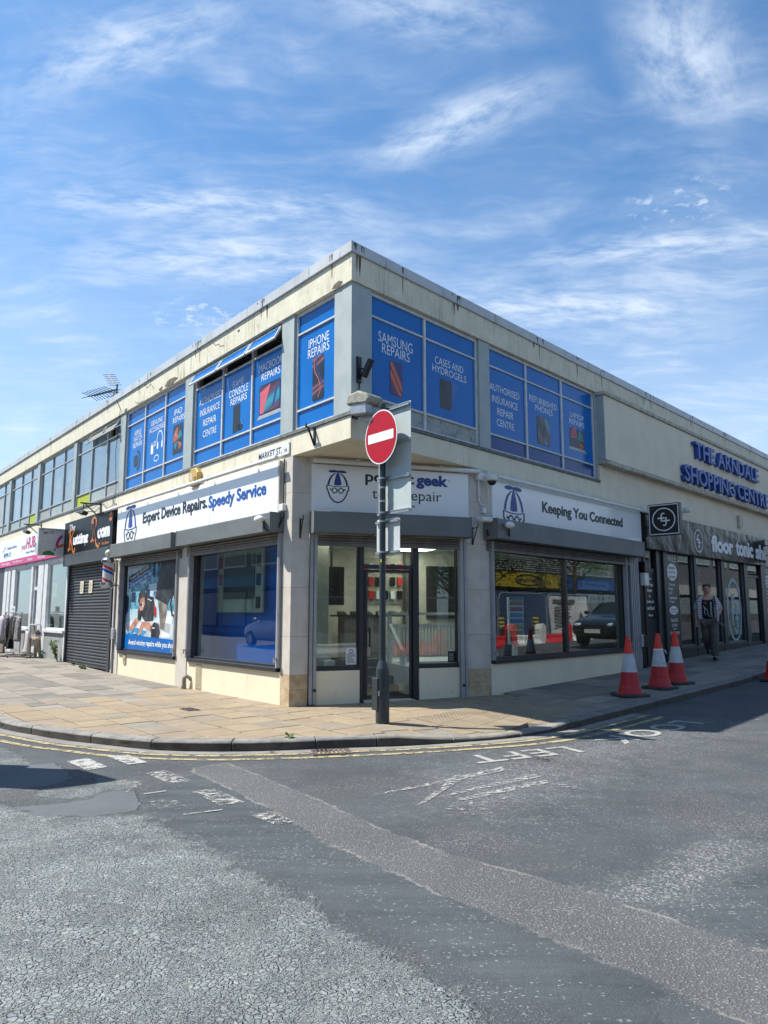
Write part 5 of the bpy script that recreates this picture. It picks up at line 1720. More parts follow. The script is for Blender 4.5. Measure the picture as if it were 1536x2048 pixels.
# --- interior
FLOOR_M = M('shop_floor', (0.12, 0.115, 0.11), 0.6, (0.09, 0.088, 0.085), 3.0)
IN_CREAM = M('interior_cream', (0.68, 0.64, 0.54), 0.8)
IN_BLUE = M('interior_blue', (0.003, 0.17, 0.80), 0.5)
IN_WHITE = M('interior_white', (0.78, 0.81, 0.84), 0.6)
IN_DARK = M('interior_dark', (0.02, 0.022, 0.025), 0.6)
MB().prism_xy([wp(FL, -8.7, 0.2), wp(FE, 0.3, 0.25), wp(FE, 2.9, 0.25), wp(FR, 8.5, 0.2), wp(FR, 8.5, 6.5), wp(FL, -8.7, 4)], -0.02, 0.03).build('shop_floor', FLOOR_M, bld)
MB().prism_xy([wp(FL, -8.7, 0.25), wp(FE, 0.3, 0.25), wp(FE, 2.9, 0.25), wp(FR, 8.5, 0.25), wp(FR, 8.5, 6.5), wp(FL, -8.7, 4)], 2.66, 2.70).build('shop_ceiling', IN_WHITE, bld)
MB(FL).box(-5.4, -2.0, 0.62, 0.66, 0.03, 2.66).build('display_back', IN_BLUE, bld)
MB(FL).box(-5.45, -5.40, 0.26, 0.95, 0.03, 2.66).build('partition', IN_BLUE, bld)
MB(FL).box(-2.0, -1.95, 0.26, 1.0, 0.03, 2.66).build('partition', IN_CREAM, bld)
MB(FL).box(-2.05, -2.003, 0.26, 0.62, 0.03, 2.66).build('partition', IN_BLUE, bld)
MB(FL).box(-5.1, -2.0, 0.26, 0.62, 0.03, 0.42).build('display_plinth', M('plinth_grey', (0.30, 0.32, 0.33), 0.6), bld)
db = MB(FL); db.box(-4.95, -3.22, 0.50, 0.53, 1.38, 2.52)
dbo = db.build('display_board', IN_CREAM, bld)
MB(FL).box(-4.65, -3.50, 0.47, 0.497, 1.62, 2.40).build('hanging_screen', M('screen_grey', (0.06, 0.085, 0.08), 0.5), bld, dbo)
for x, z, mt in ((-4.8, 2.3, P_RED), (-4.8, 1.98, P_RED), (-3.36, 2.28, PHONE_BLK), (-3.36, 1.95, PHONE_BLK), (-3.36, 1.55, PHONE_BLK), (-3.9, 1.5, IN_CREAM), (-3.62, 1.5, IN_CREAM)):
    o = MB(FL).box(x - .06, x + .06, 0.475, 0.497, z - .10, z + .10).build('boxed_case', mt, bld, dbo)
MB().prism_xy([wp(FL, -8.7, 3.9), wp(FL, -8.7, 4.1), wp(FR, 8.6, 6.6), wp(FR, 8.6, 6.3)], 0.03, 2.66).build('back_wall', M('showroom_taupe', (0.10, 0.10, 0.095), 0.8), bld)
MB(FR).box(8.45, 8.5, 0.26, 6.4, 0.03, 2.66).build('side_wall', MATS['showroom_taupe'], bld)
MB(FR).box(4.6, 8.45, 3.0, 3.08, 0.03, 2.66).build('partition', MATS['showroom_taupe'], bld)
MB(FL).box(-8.75, -8.70, 0.26, 4.0, 0.03, 2.66).build('side_wall', IN_CREAM, bld)
# entrance hall: steps, platform with white balustrade, counter, product wall
MB(FE).box(0.2, 5.2, 3.55, 3.65, 0.03, 2.66).build('product_wall', IN_CREAM, bld)
MB(FL).box(-5.4, -1.95, 0.663, 0.70, 0.03, 2.66).build('hall_wall', IN_CREAM, bld)
scr = MB(FE).box(0.68, 1.12, 0.98, 1.02, 1.50, 2.14).build('hall_screen', IN_DARK, bld, bevel=0.006)
MB(FE).cyl((0.9, 1.0, 2.14), (0.9, 1.0, 2.66), 0.02, n=10).build('ceiling_pole', DARKFRAME, bld, scr)
MB(FE).box(1.15, 2.1, 0.25, 1.1, 0.03, 0.042).build('door_mat', M('mat_black', (0.01, 0.01, 0.01), 0.95), bld)
MB(FE).box(2.12, 4.2, 1.55, 3.55, 0.03, 0.50).build('platform', IN_WHITE, bld)
MB(FE).box(2.10, 2.48, 0.60, 1.55, 0.03, 0.50).build('platform_cheek', IN_WHITE, bld)
for k in range(4):
    MB(FE).box(1.35, 2.10, 1.0 + k * 0.26, 2.6, 0.03 + k * 0.13, 0.16 + k * 0.13).build('step', M('step_grey', (0.10, 0.10, 0.10), 0.7), bld)
bl = MB(FE)
bl.box(1.95, 3.7, 1.58, 1.66, 1.33, 1.38); bl.box(2.12, 3.7, 1.60, 1.64, 1.12, 1.17); bl.box(2.12, 3.7, 1.60, 1.64, 0.58, 0.62)
for x in (2.12, 2.48, 3.5): bl.box(x, x + 0.07, 1.58, 1.66, 0.50, 1.38)
balu = bl.build('balustrade', IN_WHITE, bld)
for k in range(22):
    x = 2.22 + k * 0.066
    MB(FE).box(x, x + 0.028, 1.605, 1.635, 0.62, 1.12).build('baluster', IN_WHITE, bld, balu)
bl = MB(FE)
bl.prism_yz([(1.56, 1.10), (1.56, 1.17), (0.95, 0.74), (0.95, 0.67)], 2.12, 2.18)
bl.box(2.12, 2.19, 0.92, 0.99, 0.03, 0.76)
bl.build('stair_rail', IN_WHITE, bld)
bl = MB(FE)
bl.prism_yz([(2.2, 1.30), (2.2, 1.38), (1.1, 0.72), (1.1, 0.64)], 0.78, 0.84)
bl.box(0.78, 0.85, 1.07, 1.14, 0.03, 0.76); bl.box(0.66, 0.84, 0.5, 1.1, 0.03, 0.62)
bl.build('stair_rail', IN_WHITE, bld)
ct = MB(FE)
ct.box(1.45, 3.1, 2.55, 3.1, 1.30, 1.335)
cto = ct.build('counter', IN_DARK, bld)
MB(FE).box(1.6, 2.3, 2.6, 3.05, 0.5, 1.30).build('counter_front', M('counter_front', (0.20, 0.19, 0.175), 0.6), bld, cto)
for k in range(6):
    x = 1.5 + k * 0.26
    MB(FE).prism_yz([(2.60, 1.336), (2.60, 1.35), (2.78, 1.40), (2.78, 1.336)], x, x + 0.15).build('display_phone', IN_DARK, bld, cto)
pb_ = MB(FE); pb_.box(2.15, 3.35, 3.52, 3.545, 1.55, 2.5)
pbo = pb_.build('product_board', M('board_beige', (0.40, 0.37, 0.31), 0.7), bld)
for rz in (2.30, 2.02, 1.74):
    for k in range(7):
        x = 2.22 + k * 0.155
        if (k, rz) in ((3, 2.02), (2, 2.30), (6, 2.30)): continue
        o = MB(FE).box(x, x + 0.10, 3.46, 3.518, rz - 0.09, rz + 0.08).build('boxed_case', random.choice((P_RED, PHONE_BLK, PHONE_BLK, P_RED, IN_WHITE)), bld, pbo)
MB(FE).box(3.65, 4.6, 3.45, 3.5, 1.25, 2.35).build('dark_screen', IN_DARK, bld)
LAMP = M('ceiling_panel_lit', (0.8, 0.8, 0.75), 0.5, emit=(1.0, 0.97, 0.85), estr=3.4)
for fr, x, y in ((FE, 2.9, 1.6), (FE, 3.2, 2.9), (FE, 1.5, 2.2), (FE, 0.7, 0.8), (FR, 4.2, 1.3), (FR, 4.3, 2.6)):
    MB(fr).box(x - 0.3, x + 0.3, y - 0.3, y + 0.3, 2.63, 2.655).build('ceiling_light', LAMP, bld)
# right window: faded stickers on the glass and a leaflet stand inside
STK = M('frosted_sticker', (0.30, 0.31, 0.31), 0.5)
for x0, x1, z, s in ((6.62, 7.98, 2.18, 'Try before you buy'), (6.50, 7.88, 1.93, '24 month warranty'), (6.38, 7.78, 1.66, '60-point inspection')):
    o = MB(FR).prism_xz(rrect(x0, x1, z - 0.085, z + 0.085, 0.084, 6), 0.104, 0.107).build('window_sticker', STK, bld, winR)
    mb = MB(FR)
    put_text(mb, s, x0 + 0.3, x1 - 0.16, z - 0.04, z + 0.045, 0.1035, 0.001, 0.02)
    mb.prism_xz(ellipse(x0 + 0.13, z, 0.062, 0.062, 16), 0.1025, 0.1035)
    mb.build('sticker_lettering', INK, bld, winR)

# ================================================================ barber and charity shop (terrace), flooring shop (centre)
# --- barber: closed roller shutter, one slat at a time
bx0, bx1 = -12.74, -9.40
rs = MB(FL)
rs.box(bx0 - 0.06, bx0 + 0.03, -0.03, 0.10, 0.03, 2.62); MB(FL).box(bx1 - 0.03, bx1 + 0.14, -0.03, 0.10, 0.02, 2.62).build('guide_rail', SHUTTER_DARK, ter, bevel=0.004)
rso = rs.build('roller_shutter', SHUTTER_DARK, ter, bevel=0.004)
z = 0.115
sl0 = None
while z < 2.60:
    if sl0 is None:
        mb = MB(FL)
        h = 0.0745
        # curved slat: bulging lath with a rolled edge
        prof = [(0.050, 0.0), (0.030, 0.004), (0.016, 0.020), (0.010, 0.036), (0.014, 0.052), (0.028, 0.066), (0.044, 0.071), (0.056, h)]
        pts = [(bx0 + 0.03, y, z + k) for y, k in prof] + [(bx1 - 0.03, y, z + k) for y, k in prof]
        n = len(prof)
        mb.add(pts, [(k, n + k, n + k + 1, k + 1) for k in range(n - 1)])
        sl0 = mb.build('slat', SHUTTER_DARK, ter, rso)
    else:
        c = sl0.copy(); COL.objects.link(c)
        c.location.z = z - 0.115
        c.location.y += random.uniform(-0.002, 0.002)
    z += 0.0745
MB(FL).box(bx0 + 0.03, bx1 - 0.03, 0.06, 0.08, 0.02, 2.65).build('shutter_backing', SHADOWGAP, ter, rso)
MB(FL).box(bx0 + 0.03, bx1 - 0.03, 0.005, 0.06, 0.06, 0.115).build('bottom_bar', SHUTTER_DARK, ter, rso, bevel=0.004)
MB(FL).box(bx0 - 0.10, bx1 + 0.14, -0.16, 0.08, 2.60, 2.90).build('shutter_box', M('dark_shutter_box', (0.06, 0.068, 0.073), 0.45, (0.05, 0.056, 0.06), 3.0, dirt=0.2, dirt_col=(0.13, 0.13, 0.125)), ter, bevel=0.006)
MB(FL).box(bx0 - 0.3, X_SPLIT, 0.10, 0.4, -0.1, 3.62).build('shop_wall', CREAM, ter)
MB(FL).box(bx1 + 0.14, X_SPLIT, -0.01, 0.10, -0.1, 2.62).build('shutter_jamb', DARKFRAME, ter)
# --- charity shop: white frames, two windows, door between
cx0, cx1 = -20.3, -12.86
fz = 0.10
wf = M('white_shopfront', (0.66, 0.67, 0.67), 0.5, (0.56, 0.57, 0.57), 4.0, dirt=0.25, dirt_col=(0.3, 0.29, 0.27))
for a, b in ((-20.35, -19.9), (-19.78, -19.45), (-19.25, -18.78), (-16.72, -16.5), (-15.9, -15.32), (-15.22, -14.86), (-12.98, -12.86)):
    MB(FL).box(a, b, -0.01, 0.20, fz - 0.1, 2.92).build('shopfront_post', wf, ter, bevel=0.006)
MB(FL).box(-20.3, -12.9, 0.0, 0.2, 2.78, 2.95).build('shopfront_head', wf, ter, bevel=0.006)
GREYRISER = M('grey_render_riser', (0.30, 0.31, 0.31), 0.85, (0.24, 0.25, 0.25), 3.0, 0.3, 60, streak=0.4, streak_col=(0.10, 0.10, 0.10))
MB(FL).box(-14.86, -12.86, 0.0, 0.25, -0.1, 0.82).build('stall_riser', GREYRISER, ter, bevel=0.005)
MB(FL).box(-14.92, -12.9, -0.06, 0.25, 0.82, 0.90).build('window_cill', wf, ter, bevel=0.006)
MB(FL).box(-19.45, -16.72, 0.0, 0.25, -0.1, 0.82).build('stall_riser', GREYRISER, ter, bevel=0.005)
MB(FL).box(-20.3, -16.7, -0.05, 0.25, 0.82, 0.89).build('window_cill', wf, ter, bevel=0.006)
for a, b, z0, z1 in ((-14.86, -12.98, 0.90, 2.78), (-18.78, -16.72, 0.89, 2.78), (-19.45, -19.25, 0.89, 2.78), (-19.9, -19.78, 0.89, 2.78)):
    f = MB(FL)
    f.box(a, a + 0.05, 0.03, 0.10, z0, z1); f.box(b - 0.05, b, 0.03, 0.10, z0, z1); f.box(a, b, 0.03, 0.10, z0, z0 + 0.05); f.box(a, b, 0.03, 0.10, z1 - 0.05, z1)
    w = f.build('shop_window', wf, ter, bevel=0.004)
    if b - a > 0.3:
        MB(FL).box(a + 0.05, b - 0.05, 0.06, 0.066, z0 + 0.05, z1 - 0.05).build('pane', GLASS_L, ter, w)
d = MB(FL)
d.box(-16.5, -16.40, 0.04, 0.12, 0.1, 2.78); d.box(-16.0, -15.9, 0.04, 0.12, 0.1, 2.78); d.box(-16.4, -16.0, 0.04, 0.12, 2.05, 2.15); d.box(-16.4, -16.0, 0.04, 0.12, 0.1, 0.35)
dr = d.build('door', wf, ter, bevel=0.004)
MB(FL).box(-16.4, -16.0, 0.075, 0.081, 0.35, 2.05).build('pane', GLASS_L, ter, dr)
MB(FL).box(-16.4, -16.0, 0.075, 0.081, 2.15, 2.78).build('pane', GLASS_L, ter, dr)
MB(FL).box(-16.05, -16.02, 0.0, 0.04, 1.0, 1.2).build('handle', GALV, ter, dr)
MB(FL).box(TL_END, -12.9, 0.0, 0.3, 2.95, 3.62).build('sign_wall', CREAM, ter)
MB(FL).box(TL_END, -20.35, 0.0, 0.3, -0.1, 3.0).build('shop_wall', M('dark_shopfront', (0.06, 0.065, 0.075), 0.5), ter)
MB(FL).box(-20.3, -12.86, 0.2, 4.0, 0.05, 0.09).build('shop_floor', FLOOR_M, ter)
MB(FL).box(-20.3, -12.86, 3.9, 4.0, 0.05, 3.0).build('back_wall', M('charity_back', (0.30, 0.29, 0.27), 0.8), ter)
MB(FL).box(-20.3, -12.86, 0.2, 4.0, 2.80, 2.86).build('shop_ceiling', IN_WHITE, ter)
MB(FL).box(-12.9, -12.86, 0.2, 4.0, 0.0, 3.0).build('side_wall', IN_CREAM, ter)
MB(FL).box(-20.35, -20.3, 0.2, 4.0, 0.0, 3.0).build('side_wall', IN_CREAM, ter)

# --- shopping centre: projecting blank wall on the upper floor, lips above and below
LIPM = M('stained_lip', (0.52, 0.49, 0.40), 0.85, (0.34, 0.32, 0.26), 5.0, 0.4, 60, streak=0.95, streak_col=(0.035, 0.035, 0.028), dirt=0.7, dirt_col=(0.07, 0.075, 0.05))
CREAM_RIGHT = M('cream_roughcast_smooth', (0.72, 0.665, 0.53), 0.9, (0.67, 0.615, 0.48), 2.0, 0.45, 95, streak=0.30, streak_col=(0.20, 0.18, 0.13), dirt=0.15, dirt_col=(0.32, 0.29, 0.22), spec=0.2)
MB(FR).box(X_CENTRE + 0.01, TR_END, -0.155, 0.3, 4.585, 6.0).build('upper_wall', CREAM_RIGHT, cen, bevel=0.006)
MB(FR).box(X_CENTRE - 0.015, X_CENTRE + 0.01, -0.15, 0.24, 4.59, 5.98).build('return_panel', GREYPAINT, cen, bevel=0.004)
MB(FR).box(X_CENTRE - 0.03, X_CENTRE + 0.03, -0.185, 0.24, 4.50, 4.585).build('corner_block', LIPM, cen, bevel=0.006)
MB(FR).box(X_CENTRE + 0.03, TR_END, -0.20, 0.3, 4.49, 4.583).build('lower_lip', LIPM, cen, bevel=0.008)
MB(FR).box(X_CENTRE - 0.03, TR_END, -0.20, 0.3, 6.003, 6.085).build('upper_lip', LIPM, cen, bevel=0.008)
MB(FR).box(X_CENTRE, TR_END, 0.0, 0.3, 3.70, 4.49).build('lower_wall', CREAM_RIGHT, cen)
MB(FR).box(9.40, TR_END, 0.02, 0.3, 2.84, 3.70).build('sign_wall', CREAM_RIGHT, cen)
# shopfront
FTF = M('graphite_shopfront', (0.020, 0.026, 0.032), 0.4, (0.016, 0.02, 0.026), 3.0)
ALU = M('dark_aluminium', (0.10, 0.105, 0.11), 0.4)
MB(FR).box(9.05, 9.42, 0.02, 0.3, 0.1, 2.62).build('service_jamb', DARKFRAME, cen)
for a, b in ((9.42, 9.50), (10.13, 10.30), (10.55, 10.76)):
    MB(FR).box(a, b, -0.01, 0.16, 0.1, 2.84).build('shopfront_post', FTF, cen, bevel=0.005)
MB(FR).box(10.30, 10.55, 0.04, 0.12, 0.1, 2.84).build('shopfront_panel', FTF, cen)
d = MB(FR)
d.box(9.50, 9.57, 0.04, 0.10, 0.17, 2.36); d.box(10.06, 10.13, 0.04, 0.10, 0.17, 2.36); d.box(9.57, 10.06, 0.04, 0.10, 2.28, 2.36); d.box(9.57, 10.06, 0.04, 0.10, 1.15, 1.22); d.box(9.57, 10.06, 0.05, 0.09, 0.17, 1.15)
dr = d.build('side_door', FTF, cen, bevel=0.004)
MB(FR).box(9.57, 10.06, 0.055, 0.075, 1.22, 2.28).build('vinyl_panel', BLACK, cen, dr)
for s, z, wd in (('Welcome to', 2.16, .24), ('Floor Tonic', 2.02, .40), ('Shipley', 1.88, .28), ('for', 1.76, .10), ('Quality and', 1.62, .40), ('Great Prices !!', 1.48, .46), ('Find us on', 1.32, .22)):
    h = 0.085 if wd > .25 else 0.06
    put_text(MB(FR), s, 9.815 - wd / 2, 9.815 + wd / 2, z - h / 2, z + h / 2, 0.054, 0.002, 0.02).build('lettering', WHITE, cen, dr)
MB(FR).box(9.50, 10.13, 0.04, 0.10, 2.36, 2.40).build('door_transom', FTF, cen)
MB(FR).box(9.50, 10.13, 0.06, 0.066, 2.40, 2.84).build('transom_pane', GLASS_FT, cen)
# tall vinyl with the price list, twice


def vinyl(x0, x1, z0, z1):
    v = MB(FR).box(x0, x1, 0.035, 0.05, z0, z1).build('vinyl_panel', M('vinyl_charcoal', (0.022, 0.023, 0.026), 0.35), cen)
    w = x1 - x0; c = (x0 + x1) / 2
    def line(s, a, b, z0, z1, y=0.034, mt=WHITE, bold=0.015):
        put_text(MB(FR), s, a, b, z0, z1, y, 0.002 if mt is WHITE else 0.001, bold).build('lettering', mt, cen, v)
    line('FREE', x0 + .06, x1 - .06, 2.62, 2.77, bold=-0.012)
    MB(FR).prism_xz(ellipse(c, 2.36, w * 0.44, 0.21, 28), 0.0325, 0.034).build('white_oval', WHITE, cen, v)
    MB(FR).prism_xz(ellipse(c, 1.43, w * 0.37, 0.105, 24), 0.0325, 0.034).build('white_oval', WHITE, cen, v)
    for s, z in (('MEASURE', 2.46), ('QUOTE &', 2.35), ('DELIVERY', 2.24)): line(s, c - w * .28, c + w * .28, z - .032, z + .032, 0.0322, INK, 0.02)
    for s, z, k in (('- Carpets', 2.05, .62), ('- Rugs', 1.945, .42), ('- LVT', 1.84, .36), ('- Laminates', 1.735, .74), ('- Vinyls', 1.63, .50)):
        line(s, x0 + .06, x0 + .06 + w * k, z - .034, z + .036)
    for s, z in (('Domestic &', 1.46), ('Contract', 1.40)): line(s, c - w * .24, c + w * .24, z - .022, z + .022, 0.0322, INK, 0.01)
    for s, z, k, h in (('Tel: 01274', 1.19, .62, .04), ('531148', 1.07, .42, .035), ('Mobile', .985, .22, .018), ('07425 639433', .885, .80, .036), ('Find us on', .75, .45, .022)):
        line(s, c - w * k / 2, c + w * k / 2, z - h, z + h)


vinyl(10.78, 11.50, 0.55, 2.82)
vinyl(18.62, 19.4, 0.60, 2.82)
RISER_T = M('teal_black_riser', (0.016, 0.028, 0.032), 0.45)
MB(FR).box(10.76, 16.62, 0.0, 0.2, 0.0, 0.47).build('stall_riser', RISER_T, cen, bevel=0.004)
MB(FR).box(10.76, 16.62, -0.03, 0.2, 0.47, 0.53).build('window_cill', FTF, cen, bevel=0.004)
for a, b in ((11.50, 12.52), (12.68, 14.55), (14.80, 16.52)):
    f = MB(FR)
    f.box(a, a + 0.045, 0.03, 0.12, 0.53, 2.84); f.box(b - 0.045, b, 0.03, 0.12, 0.53, 2.84); f.box(a, b, 0.03, 0.12, 0.53, 0.58)
    w = f.build('shop_window', ALU, cen, bevel=0.004)
    MB(FR).box(a + 0.045, b - 0.045, 0.07, 0.076, 0.58, 2.84).build('pane', GLASS_FT, cen, w)
for a, b in ((12.52, 12.68), (14.55, 14.80), (16.52, 16.84), (18.15, 18.60), (19.42, 20.0)):
    MB(FR).box(a, b, -0.012, 0.14, 0.2, 2.84).build('shopfront_post', FTF, cen, bevel=0.005)
d = MB(FR)
d.box(16.84, 16.92, 0.04, 0.10, 0.40, 2.52); d.box(18.07, 18.15, 0.04, 0.10, 0.40, 2.52); d.box(16.92, 18.07, 0.04, 0.10, 2.44, 2.52); d.box(16.92, 18.07, 0.04, 0.10, 0.40, 0.5)
dr = d.build('door', FTF, cen, bevel=0.004)
MB(FR).box(16.92, 18.07, 0.07, 0.076, 0.5, 2.44).build('pane', GLASS_FT, cen, dr)
MB(FR).box(16.84, 18.15, 0.06, 0.066, 2.56, 2.84).build('transom_pane', GLASS_FT, cen)
MB(FR).box(20.0, TR_END, 0.0, 0.3, 0.0, 2.84).build('shopfront_panel', RISER_T, cen)
# emblem on the glass
mb = MB(FR)
ring(mb, 15.68, 1.45, 0.62, 0.92, 0.10, 0.064, 0.069, 36, wz=0.10)
for (x, z0, z1) in ((15.50, 1.0, 1.72), (15.86, 0.95, 1.6)):
    mb.box(x - .06, x + .06, 0.064, 0.069, z0, z1)
ring(mb, 15.60, 1.72, 0.16, 0.20, 0.12, 0.064, 0.069, 12, R_(20), R_(180), wz=0.12)
ring(mb, 15.76, 0.95, 0.16, 0.20, 0.12, 0.064, 0.069, 12, R_(180), R_(340), wz=0.12)
mb.box(15.36, 15.72, 0.063, 0.0685, 1.38, 1.49); mb.box(15.70, 16.02, 0.063, 0.0685, 1.16, 1.27)
mb.build('glass_emblem', M('pale_blue_vinyl', (0.28, 0.48, 0.53), 0.5), cen)
# inside the flooring shop
MB(FR).box(9.1, TR_END, 0.3, 6.0, 0.1, 0.32).build('shop_floor', IN_DARK, cen)
MB(FR).box(9.1, TR_END, 4.5, 4.6, 0.3, 2.9).build('back_wall', M('showroom_back', (0.03, 0.03, 0.03), 0.8), cen)
MB(FR).box(9.1, 9.15, 0.3, 4.5, 0.3, 2.9).build('side_wall', IN_DARK, cen)
MB(FR).box(9.1, TR_END, 0.3, 4.6, 2.86, 2.9).build('shop_ceiling', M('showroom_ceiling', (0.05, 0.05, 0.05), 0.8), cen)


def own(name, label, cat, fr, x, y, z, group=None, da=0.0):
    return Thing(name, label, cat, fr, x, y, z, group=group, da=da)


for i, (x, y, r, c, nm) in enumerate(((11.75, 0.55, .14, (0.20, 0.17, 0.12), 'beige rolled carpet standing behind the first flooring shop window'), (12.1, 0.75, .16, (0.10, 0.11, 0.12), 'charcoal rolled carpet standing beside the beige roll'),
                                     (13.0, 0.6, .13, (0.22, 0.08, 0.06), 'brick red rolled carpet behind the walking man'), (13.9, 0.9, .15, (0.16, 0.17, 0.15), 'grey green rolled carpet next to the red stock poster'))):
    T = own('carpet_roll', nm, 'carpet', FR, x, y, 0.32, 'carpet rolls in the flooring shop')
    mb = MB(FR)
    m_ = M('carpet_%d_pile' % i, c, 0.95, None, 12, 0.5, 120)
    mb.cyl((x, y, 0.32), (x + 0.05, y + 0.1, 1.75), r, n=18)
    mb.build('roll', m_, T, smooth=False)
    mb = MB(FR)
    for k in (0.25, 0.5, 0.75): ring(mb, x + 0.05 * k, y, r, r, .01, 0, 0.001, 3)
    mb2 = MB(FR)
    mb2.cyl((x + 0.05, y + 0.1, 1.75), (x + 0.051, y + 0.102, 1.765), r * 0.35, n=12)
    mb2.build('core', BLACK, T)
T = own('stacked_carpet_samples', 'low stack of grey green carpet samples behind the flooring shop glass', 'carpet samples', FR, 12.0, 0.5, 0.32)
for k in range(6):
    MB(FR).box(11.6 + .02 * (k % 2), 12.5, 0.35, 0.95, 0.60 + k * 0.09, 0.685 + k * 0.09).build('sample', M('sample_%d' % (k % 3), ((0.10, 0.14, 0.13), (0.14, 0.15, 0.14), (0.08, 0.10, 0.11))[k % 3], 0.95, None, 14, 0.4, 120), T, bevel=0.02)
MB(FR).box(11.58, 12.52, 0.33, 0.97, 0.32, 0.59).build('plinth', IN_DARK, T)
T = own('sale_sign', 'red arrow shaped 50% off sign hanging in the flooring shop window', 'sign', FR, 13.55, 0.3, 1.9)
MB(FR).prism_xz([(13.30, 2.62), (13.86, 2.62), (13.86, 2.0), (13.58, 1.72), (13.30, 2.0)], 0.30, 0.315).build('board', RED, T)
mb = MB(FR)
put_text(MB(FR), '50%', 13.36, 13.80, 2.34, 2.54, 0.299, 0.002, 0.02).build('lettering', WHITE, T); put_text(MB(FR), 'OFF', 13.50, 13.68, 2.25, 2.31, 0.299, 0.002, 0.01).build('lettering', WHITE, T)
mb.box(13.34, 13.82, 0.297, 0.299, 2.12, 2.20)
mb.build('white_strip', WHITE, T)
T = own('stock_poster', 'red and white rugs in stock poster low in the flooring shop window', 'poster', FR, 13.7, 0.12, 0.6)
MB(FR).box(13.30, 14.05, 0.12, 0.13, 0.62, 1.28).build('board', RED, T)
mb = MB(FR)
mb.box(13.34, 14.01, 0.1185, 0.12, 0.90, 1.24)
mb.build('panel', WHITE, T)
mb = MB(FR)
put_text(mb, 'RUGS', 13.38, 13.97, 0.95, 1.19, 0.118, 0.0015, 0.03)
mb.build('lettering', RED, T)
mb = MB(FR)
put_text(mb, 'IN STOCK', 13.38, 13.97, 0.70, 0.83, 0.119, 0.0015, 0.02)
mb.build('lettering', WHITE, T)

# inside the charity window
RED_CLOTH = M('red_cloth', (0.42, 0.02, 0.025), 0.9, None, 20, 0.3, 60)
DENIM = M('denim', (0.05, 0.10, 0.22), 0.9, None, 30, 0.3, 90)
PALE_CLOTH = M('pale_cloth', (0.50, 0.46, 0.45), 0.9, None, 12, 0.3, 60)


def garment_form(T, fr, x, y, z0, w, mt, mt2, zs):
    """headless dressmaker form with top and skirt"""
    a, b, c = zs
    MB(fr).lathe([(w * .55, z0 + a), (w * .72, z0 + a + .12), (w * .50, z0 + b - .15), (w * .68, z0 + b), (w * .66, z0 + b + .12), (w * .30, z0 + c), (w * .14, z0 + c + .05)], x, y, 14).build('top', mt, T, smooth=True)
    MB(fr).lathe([(w * .72, z0), (w * .66, z0 + a * .5), (w * .56, z0 + a + .03)], x, y, 14).build('lower_garment', mt2, T, smooth=True)
    MB(fr).cyl((x, y, z0 - .3), (x, y, z0), .015, n=8).build('stand', GALV, T)


T = own('mannequin', 'headless mannequin in red top and denim skirt at the right edge of the charity window', 'mannequin', FL, -13.28, 0.55, 0.95)
garment_form(T, FL, -13.28, 0.55, 1.35, 0.24, RED_CLOTH, DENIM, (0.35, 0.75, 0.95))
T = own('rucksack', 'crumpled red rucksack lying in the charity shop window', 'bag', FL, -13.35, 0.3, 0.93)
MB(FL).ball((-13.35, 0.32, 1.12), .20, .12, .20, 12, 8).build('bag', RED_CLOTH, T, smooth=True)
MB(FL).ball((-13.35, 0.22, 1.06), .13, .06, .09, 10, 6).build('front_pocket', M('dark_red_cloth', (0.25, 0.01, 0.02), 0.9), T, smooth=True)
MB(FL).tube([(-13.42, 0.3, 1.3), (-13.35, 0.28, 1.37), (-13.28, 0.3, 1.3)], .012, 6).build('strap', RED_CLOTH, T)
T = own('denim_bag', 'small blue denim bag beside the red rucksack', 'bag', FL, -13.75, 0.35, 0.93)
MB(FL).ball((-13.72, 0.35, 1.05), .16, .10, .13, 12, 8).build('bag', DENIM, T, smooth=True)
MB(FL).tube([(-13.8, 0.33, 1.14), (-13.72, 0.3, 1.26), (-13.64, 0.33, 1.14)], .01, 6).build('handle', DENIM, T)
T = own('soft_toy', 'tan soft toy on a white display stand in the charity window', 'toy', FL, -14.05, 0.4, 1.4)
TOY = M('toy_tan', (0.42, 0.26, 0.10), 0.95, None, 20, 0.4, 60)
MB(FL).ball((-14.02, 0.42, 1.60), .10, .09, .12).build('body', TOY, T, smooth=True)
MB(FL).ball((-14.02, 0.40, 1.77), .075, .07, .07).build('head', M('toy_dark', (0.10, 0.07, 0.05), 0.95), T, smooth=True)
for dx in (-.06, .06): MB(FL).ball((-14.02 + dx, 0.36, 1.50), .035, .06, .035).build('leg', TOY, T, smooth=True)
T = own('display_stand', 'white rectangular display stand in the charity shop window', 'stand', FL, -14.4, 0.4, 0.93)
s_ = MB(FL)
s_.box(-14.62, -14.58, 0.3, 0.34, 0.93, 1.72); s_.box(-13.88, -13.84, 0.3, 0.34, 0.93, 1.72); s_.box(-14.62, -13.84, 0.28, 0.6, 1.70, 1.73)
s_.build('frame', WHITE_PLASTIC, T)
s_ = MB(FL); s_.box(-14.35, -14.05, 0.3, 0.55, 0.93, 1.38)
s_.build('box', M('clear_box', (0.45, 0.48, 0.48), 0.4), T)
T = own('yellow_notice', 'yellow notice stuck inside the upper left of the charity window', 'notice', FL, -14.55, 0.12, 1.9)
MB(FL).box(-14.78, -14.30, 0.12, 0.125, 1.82, 2.22).build('sheet', M('notice_yellow', (0.46, 0.40, 0.10), 0.7), T)
mb = MB(FL)
for k in range(4): mb.box(-14.70, -14.40 - .04 * (k % 2), 0.1185, 0.12, 1.90 + k * .075, 1.925 + k * .075)
mb.build('print', INK, T)

